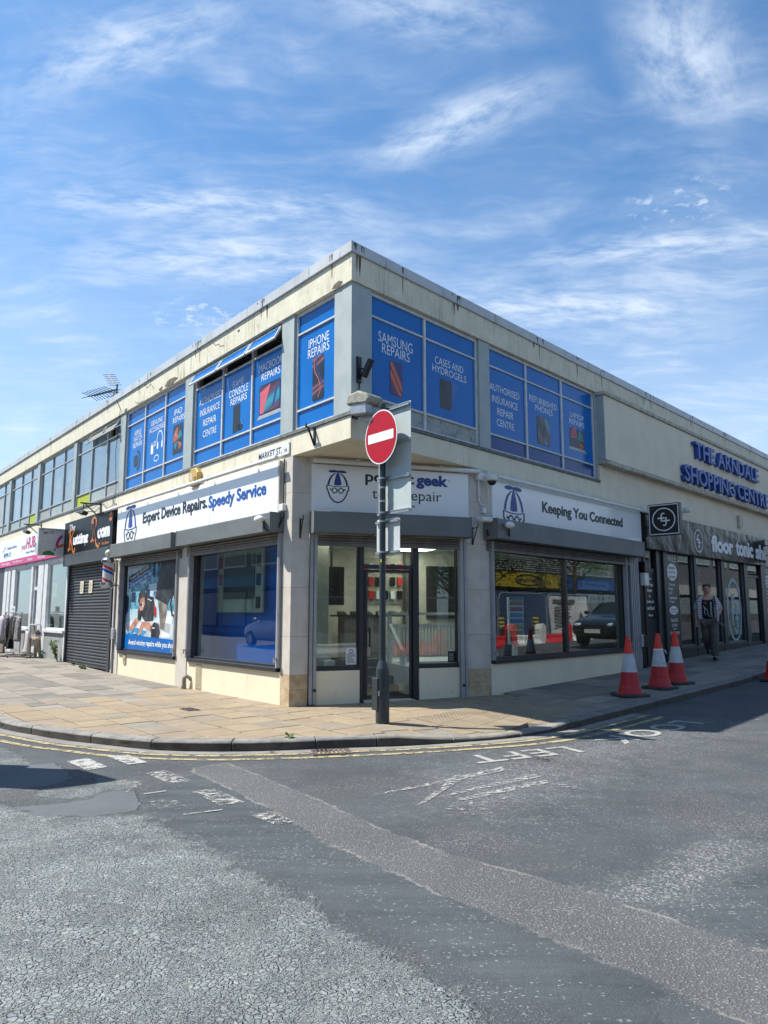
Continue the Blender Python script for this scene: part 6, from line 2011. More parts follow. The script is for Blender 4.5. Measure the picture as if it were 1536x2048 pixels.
# ================================================================ signs and fittings on the walls
def strip_light(label, fr, x0, x1, z, y, n, drop=0.0):
    T = Thing('sign_light', label, 'light', fr, (x0 + x1) / 2, y, z, group='trough lights above the shop signs')
    MB(fr).cyl((x0, y, z), (x1, y, z), 0.036, n=14).build('trough', WHITE_PLASTIC, T, smooth=False, bevel=0.002)
    for k in range(n):
        x = x0 + (x1 - x0) * (k + 0.5) / n
        a = MB(fr)
        a.cyl((x, y, z + 0.035), (x, 0.0, z + 0.055), 0.010, n=8)
        a.box(x - 0.03, x + 0.03, y - 0.03, y + 0.03, z + 0.03, z + 0.05)
        a.build('bracket', WHITE_PLASTIC, T)
        MB(fr).box(x - .006, x + .006, y - .02, y - .012, z - .06, z).build('clip', GALV, T)
    return T


strip_light('long white trough light above the expert device repairs sign', FL, -9.66, -1.74, 3.765, -0.150, 5)
strip_light('white trough light under the soffit above the entrance sign', FE, 0.29, 3.13, 3.70, -0.12, 2)
strip_light('white trough light above the keeping you connected sign', FR, 3.37, 9.42, 3.665, -0.15, 5)

T = Thing('shop_sign', 'wide white expert device repairs sign on the sunlit facade', 'sign', FL, -5.4, 0, 2.9)
for a, b in ((-9.05, -6.62), (-6.612, -4.22), (-4.212, -1.845)):
    MB(FL).box(a, b, -0.055, -0.002, 2.88, 3.735).build('board', WHITE_SIGN, T, bevel=0.003)
MB(FL).box(-1.842, -1.80, -0.06, 0.0, 2.88, 3.74).build('side_trim', STONE, T)
mb = MB(FL)
put_text(mb, 'Expert Device Repairs.', -7.46, -4.33, 3.20, 3.50, -0.055, 0.006, 0.028)
mb.build('lettering', M('slate_lettering', (0.012, 0.02, 0.035), 0.4), T)
mb = MB(FL)
put_text(mb, 'Speedy Service', -4.28, -2.20, 3.185, 3.47, -0.055, 0.006, 0.028)
mb.build('lettering', LOGO_BLUE, T)
geek_emblem(T, FL, -8.20, 2.97, 0.74, -0.055)

T = Thing('shop_sign', 'white shop sign with capped head emblem over the corner door', 'sign', FE, 1.6, 0, 2.9)
MB(FE).box(0.295, 2.95, -0.045, -0.002, 2.88, 3.66).build('board', WHITE_SIGN, T, bevel=0.003)
put_text(MB(FE), 'pocket', 1.155, 1.985, 3.37, 3.60, -0.045, 0.005, 0.022).build('lettering', INK, T)
put_text(MB(FE), 'tech repair', 1.27, 2.46, 3.11, 3.33, -0.045, 0.005, -0.004).build('lettering', INK, T)
put_text(MB(FE), 'by assurant', 1.45, 2.0, 3.03, 3.10, -0.045, 0.004, 0.0).build('lettering', INK, T)
mb = MB(FE)
put_text(mb, 'geek', 2.02, 2.58, 3.36, 3.60, -0.045, 0.005, 0.045)
ring(mb, 2.605, 3.52, .014, .014, .004, -0.048, -0.045, 12)
mb.build('lettering', LOGO_NAVY, T)
geek_emblem(T, FE, 0.705, 3.205, 0.355, -0.045)

T = Thing('shop_sign', 'wide white keeping you connected sign on the shaded facade', 'sign', FR, 6.3, 0, 2.9)
for a, b in ((3.335, 6.30), (6.305, 9.28)):
    MB(FR).box(a, b, -0.05, -0.002, 2.90, 3.62).build('board', WHITE_SIGN, T, bevel=0.003)
mb = MB(FR)
put_text(mb, 'Keeping You Connected', 4.95, 8.315, 3.16, 3.43, -0.05, 0.006, 0.028)
mb.build('lettering', INK, T)
geek_emblem(T, FR, 3.99, 2.89, 0.66, -0.05)

T = Thing('street_sign', 'small white street name plate reading market st under the windows', 'sign', FL, -2.07, -0.02, 3.8)
MB(FL).box(-2.572, -1.582, -0.022, -0.002, 3.815, 4.005).build('plate', M('plate_white', (0.72, 0.72, 0.69), 0.4), T, bevel=0.004)
put_text(MB(FL), 'MARKET ST.', -2.53, -1.80, 3.855, 3.965, -0.022, 0.002, 0.012).build('lettering', INK, T)
put_text(MB(FL), '18', -1.72, -1.65, 3.86, 3.91, -0.022, 0.002, 0.0).build('lettering', INK, T)
mb = MB(FL)
for x in (-2.55, -1.60):
    for z in (3.83, 3.99): mb.cyl((x, -0.022, z), (x, -0.026, z), .006, n=8)
mb.build('screw', GALV, T)

T = Thing('alarm_box', 'faded yellow burglar alarm box under the blue windows', 'alarm', FL, -4.9, 0, 3.75)
MB(FL).prism_xz([(-5.10, 3.98), (-5.02, 4.08), (-4.80, 4.08), (-4.70, 3.98), (-4.72, 3.80), (-4.80, 3.74), (-5.02, 3.74), (-5.09, 3.80)], -0.10, 0).build('case', M('alarm_yellow', (0.55, 0.36, 0.10), 0.5, (0.45, 0.28, 0.07), 6, dirt=0.3), T, bevel=0.012)
MB(FL).box(-5.03, -4.93, -0.103, -0.10, 3.86, 4.0).build('label', M('alarm_label', (0.55, 0.5, 0.38), 0.6), T)
mb = MB(FL)
for k in range(4): mb.box(-4.86, -4.75, -0.103, -0.10, 3.80 + k * .03, 3.812 + k * .03)
mb.build('vent_slots', BLACK, T)
T = Thing('alarm_box', 'pale narrow alarm box on the shopping centre wall above the flooring sign', 'alarm', FR, 16.3, 0, 3.9)
MB(FR).box(16.18, 16.46, -0.09, 0, 3.90, 4.24).build('case', M('alarm_pale', (0.50, 0.46, 0.36), 0.5), T, bevel=0.015)
mb = MB(FR)
for k in range(5): mb.box(16.34, 16.43, -0.093, -0.09, 3.96 + k * .05, 3.98 + k * .05)
mb.build('grille', INK, T)
MB(FR).box(16.2, 16.44, -0.07, -0.02, 3.88, 3.90).build('base', GALV, T)
T = Thing('bulkhead_light', 'small white bullet floodlight beside the round flooring emblem sign', 'light', FR, 11.9, 0, 3.95)
MB(FR).cyl((11.95, 0, 3.97), (11.95, -0.06, 3.97), 0.07, n=16).build('base', WHITE_PLASTIC, T)
MB(FR).lathe([(0.05, -0.06), (0.075, -0.10), (0.07, -0.18), (0.03, -0.22)], 11.95, 3.97, 16, axis='y').build('lens', WHITE_PLASTIC, T, smooth=True)

# camera, detectors and cables
T = Thing('dome_camera', 'white dome security camera on a bracket between the two right hand signs', 'camera', FR, 3.05, -0.1, 3.5)
MB(FR).box(2.93, 3.08, -0.06, 0.0, 3.57, 3.70).build('wall_box', WHITE_PLASTIC, T, bevel=0.006)
MB(FR).cyl((3.06, -0.04, 3.65), (3.14, -0.17, 3.65), 0.025, n=10).build('arm', WHITE_PLASTIC, T)
MB(FR).lathe([(0.03, 3.67), (0.085, 3.655), (0.10, 3.60), (0.095, 3.555)], 3.14, -0.18, 18).build('housing', WHITE_PLASTIC, T, smooth=True)
MB(FR).ball((3.14, -0.18, 3.555), 0.078, 0.078, 0.075, 16, 10).build('dome', M('smoked_dome', (0.015, 0.015, 0.018), 0.08), T, smooth=True)
MB(FR).tube([(2.985, -0.02, 3.57), (2.985, -0.02, 3.22), (3.0, -0.03, 3.17), (3.08, -0.03, 3.16)], 0.014, 8).build('conduit', WHITE_PLASTIC, T)
MB(FR).tube([(3.02, -0.02, 3.40), (3.04, -0.02, 3.30), (3.10, -0.02, 3.24), (3.12, -0.03, 3.17)], 0.005, 6).build('cable', WHITE_PLASTIC, T)
MB(FR).box(3.05, 3.14, -0.06, 0, 3.02, 3.11).build('junction_box', WHITE_PLASTIC, T, bevel=0.006)
T = Thing('bullet_camera', 'white bullet camera below the dome camera pointing along the shaded facade', 'camera', FR, 3.0, -0.1, 2.88)
MB(FR).cyl((2.93, -0.02, 2.90), (2.93, -0.09, 2.90), 0.045, n=14).build('base', WHITE_PLASTIC, T)
MB(FR).cyl((2.90, -0.12, 2.895), (3.10, -0.18, 2.90), 0.042, n=14).build('body', WHITE_PLASTIC, T)
MB(FR).cyl((3.10, -0.18, 2.90), (3.104, -0.181, 2.90), 0.03, n=14).build('lens', BLACK, T)
for lb, fr, x, y, z, jx in (('white egg shaped movement detector on the sunlit shutter box end', FL, -1.93, -0.30, 2.80, -1.72), ('white egg shaped movement detector on the shaded shutter box', FR, 3.36, -0.34, 2.82, 3.13)):
    T = Thing('movement_detector', lb, 'sensor', fr, x, y, z, group='movement detectors on the shutter boxes')
    MB(fr).ball((x, y - 0.03, z), 0.115, 0.06, 0.058, 16, 10).build('head', WHITE_PLASTIC, T, smooth=True)
    MB(fr).cyl((x, y, z), (x, y + 0.06, z), 0.03, n=10).build('mount', WHITE_PLASTIC, T)
    MB(fr).tube([(x + 0.05, y + 0.02, z - 0.03), (x + 0.07, y + 0.03, z - 0.14), (x + 0.14, y + 0.06, z - 0.19), (jx - 0.04, -0.10, z - 0.16), (jx + 0.02, -0.06, z - 0.02), (jx + 0.02, -0.03, z + 0.1)], 0.016, 8).build('cable', BLACK, T)
T = Thing('junction_box', 'small white junction box beside the corner pillar', 'box', FL, -1.71, 0, 2.93)
MB(FL).box(-1.785, -1.66, -0.07, 0.0, 2.93, 3.04).build('box', WHITE_PLASTIC, T, bevel=0.008)
MB(FL).tube([(-1.72, -0.02, 3.04), (-1.72, -0.02, 3.75)], 0.012, 8).build('conduit', DARKMETAL, T)


def hook(label, fr, x, z, L=0.2, H=0.28, w=0.012):
    T = Thing('basket_bracket', label, 'bracket', fr, x, 0, z, group='hanging basket brackets on the walls')
    b = MB(fr); b.box(x - w, x + w, -0.016, 0, z - H, z + 0.02); b.build('back_plate', BLACK, T)
    b = MB(fr); b.box(x - w * .8, x + w * .8, -L, -0.016, z - 0.012, z); b.build('arm', BLACK, T)
    b = MB(fr); b.tube([(x, -0.016, z - H + .02), (x, -L * .5, z - H * .45), (x, -L + .02, z - 0.012)], w * .7, 6); b.build('brace', BLACK, T)
    b = MB(fr); b.tube([(x, -L, z - .006), (x, -L - .02, z + .02), (x, -L - .01, z + .05)], w * .7, 6); b.build('hook', BLACK, T)


hook('black twisted basket bracket on the left entrance pillar', FE, 0.13, 2.78)
hook('black twisted basket bracket on the right entrance pillar', FE, 3.03, 2.76)
hook('black iron bracket under the floor band near the corner', FL, -0.90, 4.08, 0.14, 0.26, 0.022)

# floodlight and small loudspeaker at the corner
T = Thing('floodlight', 'weathered street floodlight with clear glass box on the corner ledge', 'light', FR, 0.05, -0.2, 4.15)
b = MB(FR)
b.lathe([(0.02, 4.40), (0.12, 4.385), (0.20, 4.33), (0.21, 4.27), (0.20, 4.25)], 0.0, 0.0, 8)
cx_, cy_ = -0.02, -0.28
b = MB(FR)
b.prism_yz([(-0.50, 4.20), (-0.46, 4.285), (-0.28, 4.36), (-0.10, 4.335), (-0.04, 4.23), (-0.08, 4.18), (-0.44, 4.15)], -0.16, 0.15)
b.build('hood', M('lichen_grey_metal', (0.36, 0.35, 0.30), 0.8, (0.22, 0.21, 0.17), 9.0, 0.4, 50, dirt=0.6, dirt_col=(0.10, 0.10, 0.07)), T, bevel=0.03, seg=2)
b = MB(FR)
b.prism_yz([(-0.44, 3.93), (-0.40, 4.19), (-0.12, 4.19), (-0.18, 3.97)], 0.0, 0.17)
b.build('glass_box', M('lamp_glass', (0.42, 0.40, 0.42), 0.15), T, bevel=0.01)
b = MB(FR)
b.prism_yz([(-0.43, 4.02), (-0.42, 4.18), (-0.14, 4.20), (-0.12, 4.05)], -0.14, -0.01)
b.build('reflector', GALV, T, bevel=0.01)
b = MB(FR)
b.cyl((-0.02, -0.14, 4.15), (0.06, 0.04, 4.13), 0.02, n=8); b.box(0.02, 0.12, -0.02, 0.03, 4.05, 4.2)
b.build('arm', BLACK, T)
T = Thing('wall_speaker', 'small black bracketed loudspeaker on the grey corner post', 'speaker', FR, 0.17, 0.0, 4.55)
MB(FR).box(0.13, 0.21, 0.0, 0.03, 4.60, 4.98).build('mount', BLACK, T)
MB(FR).cyl((0.24, -0.16, 4.92), (0.20, -0.05, 4.68), 0.052, n=10).build('body', BLACK, T, bevel=0.008)
MB(FR).cyl((0.22, -0.10, 4.8), (0.17, 0.0, 4.8), 0.012, n=8).build('arm', BLACK, T)
MB(FR).tube([(0.17, 0.01, 4.60), (0.15, 0.0, 4.48), (0.11, 0.0, 4.38), (0.06, -0.02, 4.22)], 0.006, 6).build('cable', BLACK, T)
MB(FR).tube([(0.18, 0.01, 4.60), (0.175, 0.0, 4.45), (0.15, 0.0, 4.33), (0.12, -0.02, 4.2)], 0.005, 6).build('cable', BLACK, T)

# barber
T = Thing('barber_sign', 'black barber shop fascia with orange initials and white lettering', 'sign', FL, -11.3, 0, 2.9)
MB(FL).box(-13.06, -9.22, -0.10, 0.0, 2.915, 3.79).build('board', BLACK_GLOSS, T, bevel=0.004)
OR = M('sign_orange', (0.62, 0.20, 0.06), 0.4)
put_text(MB(FL), 'The', -12.60, -12.12, 3.53, 3.70, -0.10, 0.006, 0.0, 0.25).build('lettering', WHITE, T)
put_text(MB(FL), 'utting', -12.22, -10.98, 3.05, 3.40, -0.10, 0.008, 0.055).build('lettering', WHITE, T)
put_text(MB(FL), 'oom', -10.27, -9.38, 3.15, 3.40, -0.10, 0.008, 0.06).build('lettering', WHITE, T)
mb = MB(FL)
yb = -0.10
# flourished initials
stroke(mb, [(-12.52, 3.52), (-12.50, 3.35), (-12.50, 3.12), (-12.58, 3.02)], 0.085, yb - 0.008, yb)
stroke(mb, [(-12.66, 3.50), (-12.58, 3.54), (-12.50, 3.52), (-12.42, 3.54)], 0.035, yb - 0.008, yb)
stroke(mb, [(-12.64, 3.04), (-12.52, 3.07), (-12.42, 3.03)], 0.035, yb - 0.008, yb)
stroke(mb, [(-12.46, 3.26), (-12.30, 3.42), (-12.22, 3.53), (-12.14, 3.52)], 0.045, yb - 0.008, yb)
stroke(mb, [(-12.42, 3.28), (-12.30, 3.10), (-12.22, 2.97), (-12.10, 2.935), (-12.03, 2.99), (-12.06, 3.03)], 0.06, yb - 0.008, yb)
stroke(mb, [(-10.66, 3.62), (-10.62, 3.45), (-10.62, 3.20), (-10.68, 3.12)], 0.08, yb - 0.008, yb)
stroke(mb, [(-10.76, 3.13), (-10.62, 3.15), (-10.52, 3.12)], 0.035, yb - 0.008, yb)
stroke(mb, [(-10.74, 3.44), (-10.78, 3.55), (-10.72, 3.66), (-10.58, 3.71), (-10.44, 3.68), (-10.38, 3.58), (-10.42, 3.46), (-10.55, 3.40), (-10.62, 3.40)], 0.05, yb - 0.008, yb)
stroke(mb, [(-10.55, 3.40), (-10.42, 3.22), (-10.34, 3.03), (-10.24, 2.955), (-10.12, 2.97), (-10.10, 3.03)], 0.06, yb - 0.008, yb)
mb.prism_xz(ellipse(-9.37, 3.62, 0.10, 0.12, 24), yb - 0.006, yb)
put_text(mb, 'Bantu Barbers', -9.92, -9.42, 2.985, 3.05, yb, 0.005, 0.01)
mb.build('lettering', OR, T)
mb = MB(FL); put_text(mb, 'KR', -9.42, -9.32, 3.58, 3.66, yb - 0.006, 0.002, 0.0); mb.build('badge_lettering', INK, T)

T = Thing('barber_pole', 'striped red white and blue barber pole with glass globe beside the shutter', 'barber pole', FL, -8.95, -0.25, 1.95)
bxp, byp = -8.90, -0.26


def barber_cyl():
    m = bpy.data.materials.new('barber_stripes')
    m.use_nodes = True
    g = NG(m.node_tree)
    out = g.node('ShaderNodeOutputMaterial'); b = g.node('ShaderNodeBsdfPrincipled'); g.l.new(b.outputs[0], out.inputs[0])
    tc = g.node('ShaderNodeTexCoord').outputs['Object']
    sp = g.node('ShaderNodeSeparateXYZ', i_0=g.vmath('SUBTRACT', tc, (0.05, -0.01, 0)))
    a = g.math('DIVIDE', g.math('ARCTAN2', sp.outputs[1], sp.outputs[0]), 2 * math.pi)
    t = g.math('FRACT', g.math('ADD', g.math('MULTIPLY', sp.outputs[2], 3.4), a))
    c = g.mix(g.math('LESS_THAN', t, 0.5), (0.68, 0.67, 0.64), g.mix(g.math('LESS_THAN', t, 0.25), (0.62, 0.08, 0.04), (0.02, 0.09, 0.45)))
    c = g.mix(g.math('COMPARE', t, 0.25, 0.03), c, (0.68, 0.67, 0.64))
    g.inp(b, 'Base Color', c)
    b.inputs['Roughness'].default_value = 0.25
    return m


CHROME = M('chrome_trim', (0.55, 0.55, 0.55), 0.18, metal=0.9)
MB(FL).cyl((bxp, byp, 2.06), (bxp, byp, 2.50), 0.115, n=24, caps=True).build('striped_cylinder', barber_cyl(), T, smooth=False)
MB(FL).lathe([(0.12, 2.49), (0.15, 2.50), (0.155, 2.55), (0.12, 2.60), (0.06, 2.625)], bxp, byp, 20).build('top_cap', CHROME, T)
MB(FL).lathe([(0.05, 1.90), (0.13, 1.93), (0.155, 1.99), (0.15, 2.05), (0.12, 2.065)], bxp, byp, 20).build('bottom_cap', CHROME, T)
MB(FL).ball((bxp, byp, 2.71), 0.085, None, None, 16, 10).build('globe', M('globe_cream', (0.72, 0.68, 0.52), 0.25), T, smooth=True)
b = MB(FL)
b.box(bxp - .02, bxp + .02, byp, 0.0, 2.52, 2.56); b.box(bxp - .02, bxp + .02, byp, 0.0, 1.97, 2.01)
b.build('wall_bracket', CHROME, T)
for x0, lb in ((-11.75, 'cream paper note taped to the shutter nearer the charity shop'), (-11.05, 'cream paper note taped to the shutter nearer the barber pole')):
    T = Thing('paper_note', lb, 'notice', FL, x0 + .13, 0, 1.86, group='notes taped to the shutter')
    MB(FL).box(x0, x0 + .27, -0.004, 0.004, 1.86, 2.17).build('sheet', M('note_cream', (0.66, 0.61, 0.45), 0.8), T)
    mb = MB(FL)
    for k in range(6): mb.box(x0 + .04, x0 + .22 - .03 * (k % 3), -0.0055, -0.004, 1.90 + k * .042, 1.915 + k * .042)
    mb.build('handwriting', M('biro', (0.12, 0.12, 0.16), 0.7), T)
for lb, x, z in (('black floodlight on an arm above the barber sign', -10.75, 3.95), ('black floodlight on an arm above the charity shop sign', -16.2, 3.93)):
    T = Thing('sign_floodlight', lb, 'light', FL, x, 0, z, group='black floodlights above the shop signs')
    b = MB(FL)
    b.add([(x - .22, -.42, z - .10), (x + .18, -.42, z - .16), (x + .18, -.30, z - .22), (x - .22, -.30, z - .16), (x - .22, -.36, z - .02), (x + .18, -.36, z - .08), (x + .18, -.24, z - .14), (x - .22, -.24, z - .08)],
          [(0, 3, 2, 1), (4, 5, 6, 7), (0, 1, 5, 4), (1, 2, 6, 5), (2, 3, 7, 6), (3, 0, 4, 7)])
    b.build('head', BLACK, T, bevel=0.01)
    b = MB(FL); b.box(x + .3, x + .33, -0.5, 0, z + .06, z + .09); b.build('arm', BLACK, T)
    b = MB(FL); b.cyl((x + .315, -0.02, z - .25), (x + .315, -.4, z + .07), .014, n=8); b.build('brace', BLACK, T)
    b = MB(FL); b.box(x + .28, x + .35, -0.02, 0, z - .3, z + .12); b.build('wall_plate', BLACK, T)
    b = MB(FL); b.tube([(x + .315, -.42, z + .07), (x + .1, -.36, z - .02), (x, -.34, z - .06)], .012, 6); b.build('yoke', BLACK, T)

# charity
PINK = M('pink_strip', (0.60, 0.045, 0.22), 0.4)
T = Thing('charity_sign', 'white charity shop fascia with a pink strip of words along its foot', 'sign', FL, -17, 0, 2.93)
for a, b in ((-21.3, -18.02), (-18.01, -15.72), (-15.71, -13.10)):
    MB(FL).box(a, b, -0.08, 0.0, 3.12, 3.80).build('board', WHITE_SIGN, T, bevel=0.003)
    MB(FL).box(a, b, -0.082, 0.0, 2.925, 3.118).build('pink_strip', PINK, T, bevel=0.003)
for s, a, b in (('Information', -20.5, -19.3), ('Help & Support', -18.9, -17.6), ('Advice', -17.0, -16.4), ('Activities', -15.8, -15.0), ('Shopping', -14.3, -13.5)):
    put_text(MB(FL), s, a, b, 2.975, 3.075, -0.082, 0.003, 0.0).build('lettering', WHITE, T)

put_text(MB(FL), 'HUB', -17.25, -16.15, 3.36, 3.72, -0.08, 0.004, 0.03).build('lettering', M('hub_magenta', (0.48, 0.02, 0.16), 0.4), T)
put_text(MB(FL), 'your', -17.85, -17.28, 3.30, 3.50, -0.08, 0.004, 0.0).build('lettering', M('hub_magenta', (0.48, 0.02, 0.16), 0.4), T)
put_text(MB(FL), 'Shipley & Bingley', -17.25, -16.2, 3.20, 3.29, -0.08, 0.003, 0.0).build('lettering', LOGO_NAVY, T)
put_text(MB(FL), 'Bradford District', -19.8, -18.5, 3.50, 3.60, -0.08, 0.003, 0.01).build('lettering', LOGO_NAVY, T)
put_text(MB(FL), 'age', -20.3, -19.7, 3.20, 3.40, -0.08, 0.004, 0.02).build('lettering', LOGO_NAVY, T)
mb = MB(FL); ring(mb, -20.15, 3.52, .13, .09, .03, -.083, -.08, 14, R_(-30), R_(220)); mb.build('lettering_mark', LOGO_NAVY, T)
put_text(MB(FL), 'UK', -19.65, -19.2, 3.24, 3.40, -0.08, 0.004, 0.0).build('lettering', M('charity_cyan', (0.02, 0.30, 0.50), 0.4), T)
mb = MB(FL); ring(mb, -20.4, 3.44, .10, .07, .03, -.083, -.08, 12, R_(0), R_(200)); mb.build('lettering_mark', M('charity_cyan', (0.02, 0.30, 0.50), 0.4), T)

T = Thing('projecting_sign', 'white projecting charity sign with a coloured arch standing out over the pavement', 'sign', FL, -13.15, -0.1, 3.0)
# drawn on its own frame: x runs from the outer edge back to the wall
PF = FL.sub(-13.10, 0, 0, R_(90))          # x axis now points into the building
PW0, PW1 = -0.75, -0.08
QX = lambda v: PW0 + v * 0.72
MB(PF).box(PW0, PW1, -0.0, 0.14, 2.90, 3.64).build('case', M('projecting_white', (0.60, 0.60, 0.59), 0.35, wave=0.05), T, bevel=0.005)
mb = MB(PF)
put_text(mb, 'age UK', QX(.16), QX(.55), 3.47, 3.56, -0.001, 0.003, 0.01); put_text(mb, 'Bradford & District', QX(.30), QX(.80), 3.58, 3.625, -0.001, 0.003, 0.0)
ring(mb, QX(.17), 3.60, .045, .03, .012, -.003, -.001, 12); ring(mb, QX(.10), 3.585, .03, .02, .01, -.003, -.001, 12)
mb.build('lettering', INK, T)
mb = MB(PF); ring(mb, QX(.92), 3.15, .22, .34, .07, -.003, -.001, 16, R_(105), R_(180), wz=.09); mb.build('arch_band', M('arch_magenta', (0.42, 0.02, 0.20), 0.4), T)
mb = MB(PF); mb.prism_xz([(QX(.64), 3.16), (QX(.90), 3.24), (QX(.90), 3.16), (QX(.66), 3.09)], -.003, -.001); mb.build('arch_band', M('arch_orange', (0.55, 0.13, 0.02), 0.4), T)
mb = MB(PF); mb.prism_xz(ellipse(QX(.38), 2.91, 0.16, .12, 12, 0, 0, math.pi), -.003, -.001); mb.build('hill', M('arch_green', (0.04, 0.20, 0.04), 0.4), T)
mb = MB(PF); mb.prism_xz([(QX(.55), 3.03), (QX(.60), 3.14), (QX(.65), 3.03)], -.003, -.001); mb.build('wedge', M('arch_cyan', (0.03, 0.30, 0.45), 0.4), T)
b = MB(PF); b.box(PW1, 0.0, .05, .09, 3.1, 3.14); b.box(PW1, 0.0, .05, .09, 3.54, 3.58); b.build('wall_arm', BLACK, T)

# flooring shop
T = Thing('flooring_sign', 'dark glossy flooring shop fascia with round emblem and white lettering', 'sign', FR, 14, 0, 2.83)
FTG = M('bronze_gloss_fascia', (0.022, 0.020, 0.020), 0.26, (0.018, 0.017, 0.018), 1.0, spec=0.16, wave=0.8)
for a, b in ((9.35, 12.05), (12.056, 15.1), (15.106, 18.40)):
    MB(FR).box(a, b, -0.12, 0.0, 2.83, 3.685).build('board', FTG, T, bevel=0.004)
for s, a, b in (('floor', 13.55, 15.30), ('tonic', 15.52, 17.10), ('shi', 17.36, 18.36)):
    put_text(MB(FR), s, a, b, 3.00, 3.46, -0.12, 0.012, 0.04).build('lettering', WHITE, T)


def ft_emblem(T, fr, cx, cz, r, y, mat):
    mb = MB(fr)
    ring(mb, cx, cz, r, r, r * .09, y - .004, y, 36)
    u = r
    for sg in (1, -1):
        P = lambda x, z: (cx + sg * x * u, cz + sg * z * u)
        stroke(mb, [P(-.20, -.14), P(-.20, .34), P(-.15, .47), P(-.04, .52), P(.05, .50)], .12 * u, y - .004, y)
        stroke(mb, [P(-.48, .12), P(.06, .12)], .12 * u, y - .0045, y)
    mb.build('emblem', mat, T)


ft_emblem(T, FR, 12.62, 3.22, 0.30, -0.12, WHITE)
for lb, x0, depth, zc in (('square black projecting sign with round white emblem beside the white sign', 9.42, 0.72, 3.46), ('square dark projecting sign at the right edge of the flooring fascia', 18.60, 0.72, 3.34)):
    T = Thing('projecting_sign', lb, 'sign', FR, x0, 0, zc, group='square projecting flooring signs')
    QF = FR.sub(x0, 0, 0, R_(-90))            # x axis points out from the wall
    MB(QF).box(0.16, 0.16 + depth, 0.0, 0.14, zc - depth / 2, zc + depth / 2).build('case', BLACK, T, bevel=0.004)
    b = MB(QF)
    for a_, b_, c_, d_ in ((.18, .20, zc - .34, zc + .34), (.84, .86, zc - .34, zc + .34)): b.box(a_, b_, -.003, 0, c_, d_)
    b.box(.20, .84, -.003, 0, zc - .34, zc - .32); b.box(.20, .84, -.003, 0, zc + .32, zc + .34)
    b.build('border', WHITE, T)
    ft_emblem(T, QF, 0.16 + depth / 2, zc, 0.265, -0.001, WHITE)
    b = MB(QF)
    for z in (zc - .16, zc + .16): b.box(0.0, 0.16, .04, .07, z - .012, z + .012)
    b.build('wall_arm', BLACK, T)
T = Thing('raised_letters', 'blue raised letters spelling the arndale shopping centre on the blank wall', 'sign', FR, 15, -0.155, 4.6)
LB_F = M('letter_blue', (0.012, 0.065, 0.30), 0.45, (0.010, 0.055, 0.26), 4.0)


def raised(s, x0, x1, z0, z1, y, depth):
    """one mesh per letter, so each stands as its own block"""
    widths = []
    pen = 0.0
    for ch in s:
        if ch == ' ':
            pen += 0.34; widths.append(None); continue
        vs, fs, asp = text_mesh(ch, 0.022)
        widths.append((pen, asp)); pen += asp + 0.10
    tot = pen - 0.10
    k = (x1 - x0) / tot
    for ch, w in zip(s, widths):
        if w is None: continue
        mb = MB(FR)
        put_text(mb, ch, x0 + w[0] * k, x0 + (w[0] + w[1]) * k, z0, z1, y, depth, 0.022)
        mb.build('letter', LB_F, T)


raised('THE ARNDALE', 12.36, 17.66, 5.385, 5.81, -0.165, 0.12)
raised('SHOPPING CENTRE', 11.52, 18.55, 4.655, 5.10, -0.165, 0.12)

# service boxes at the jamb right of the corner shop
T = Thing('meter_box', 'black hooded box with white lower half beside the ribbed shutter guide', 'box', FR, 9.33, 0, 2.0)
MB(FR).box(9.22, 9.47, -0.12, 0.02, 2.28, 2.52).build('hood', BLACK, T, bevel=0.01)
MB(FR).box(9.25, 9.46, -0.10, 0.02, 1.98, 2.27).build('box', WHITE_PLASTIC, T, bevel=0.01)
MB(FR).cyl((9.36, -0.03, 1.98), (9.36, -0.03, 0.20), 0.012, n=8).build('conduit', BLACK, T)
T = Thing('shutter_motor', 'small black control box low on the jamb beside the cones', 'box', FR, 9.0, 0, 0.6)
MB(FR).box(8.93, 9.04, -0.10, 0.0, 0.62, 0.90).build('box', RAIL_GREY, T, bevel=0.008)
MB(FR).box(9.05, 9.21, -0.11, 0.02, 0.60, 0.88).build('cover', BLACK, T, bevel=0.02)
MB(FR).tube([(9.1, -0.03, 0.60), (9.1, -0.03, 0.25), (9.2, -0.04, 0.16), (9.4, -0.03, 0.17)], 0.012, 8).build('cable', BLACK, T)
# small fittings on the left plinth
T = Thing('air_vent', 'tall cream louvred air vent set in the plinth', 'vent', FL, -4.6, 0, 0.1)
b = MB(FL)
for k in range(13): b.box(-4.70, -4.46, -0.012, 0.0, 0.03 + k * 0.034, 0.045 + k * 0.034)
b.build('louvre', M('vent_cream', (0.40, 0.35, 0.24), 0.7), T)
b = MB(FL); b.box(-4.72, -4.44, -0.004, 0.001, 0.02, 0.48); b.build('frame', CREAM_SMOOTH, T)
T = Thing('waste_pipe', 'short grey waste pipe rising from the pavement at the plinth', 'pipe', FL, -4.95, -0.08, 0)
MB(FL).tube([(-5.0, -0.09, -0.02), (-5.0, -0.09, 0.14), (-4.98, -0.09, 0.2), (-4.93, -0.07, 0.23), (-4.90, -0.03, 0.20), (-4.90, 0.0, 0.16)], 0.035, 10).build('pipe', M('pipe_grey', (0.25, 0.24, 0.21), 0.7), T)
MB(FL).cyl((-5.0, -0.09, -0.02), (-5.0, -0.09, 0.06), 0.048, n=12).build('collar', MATS['pipe_grey'], T)
T = Thing('wall_socket_cover', 'small cream meter flap under the poster window', 'cover', FL, -8.3, 0, 0.28)
MB(FL).box(-8.38, -8.22, -0.025, 0.0, 0.27, 0.47).build('flap', M('flap_cream', (0.50, 0.43, 0.30), 0.6), T, bevel=0.006)
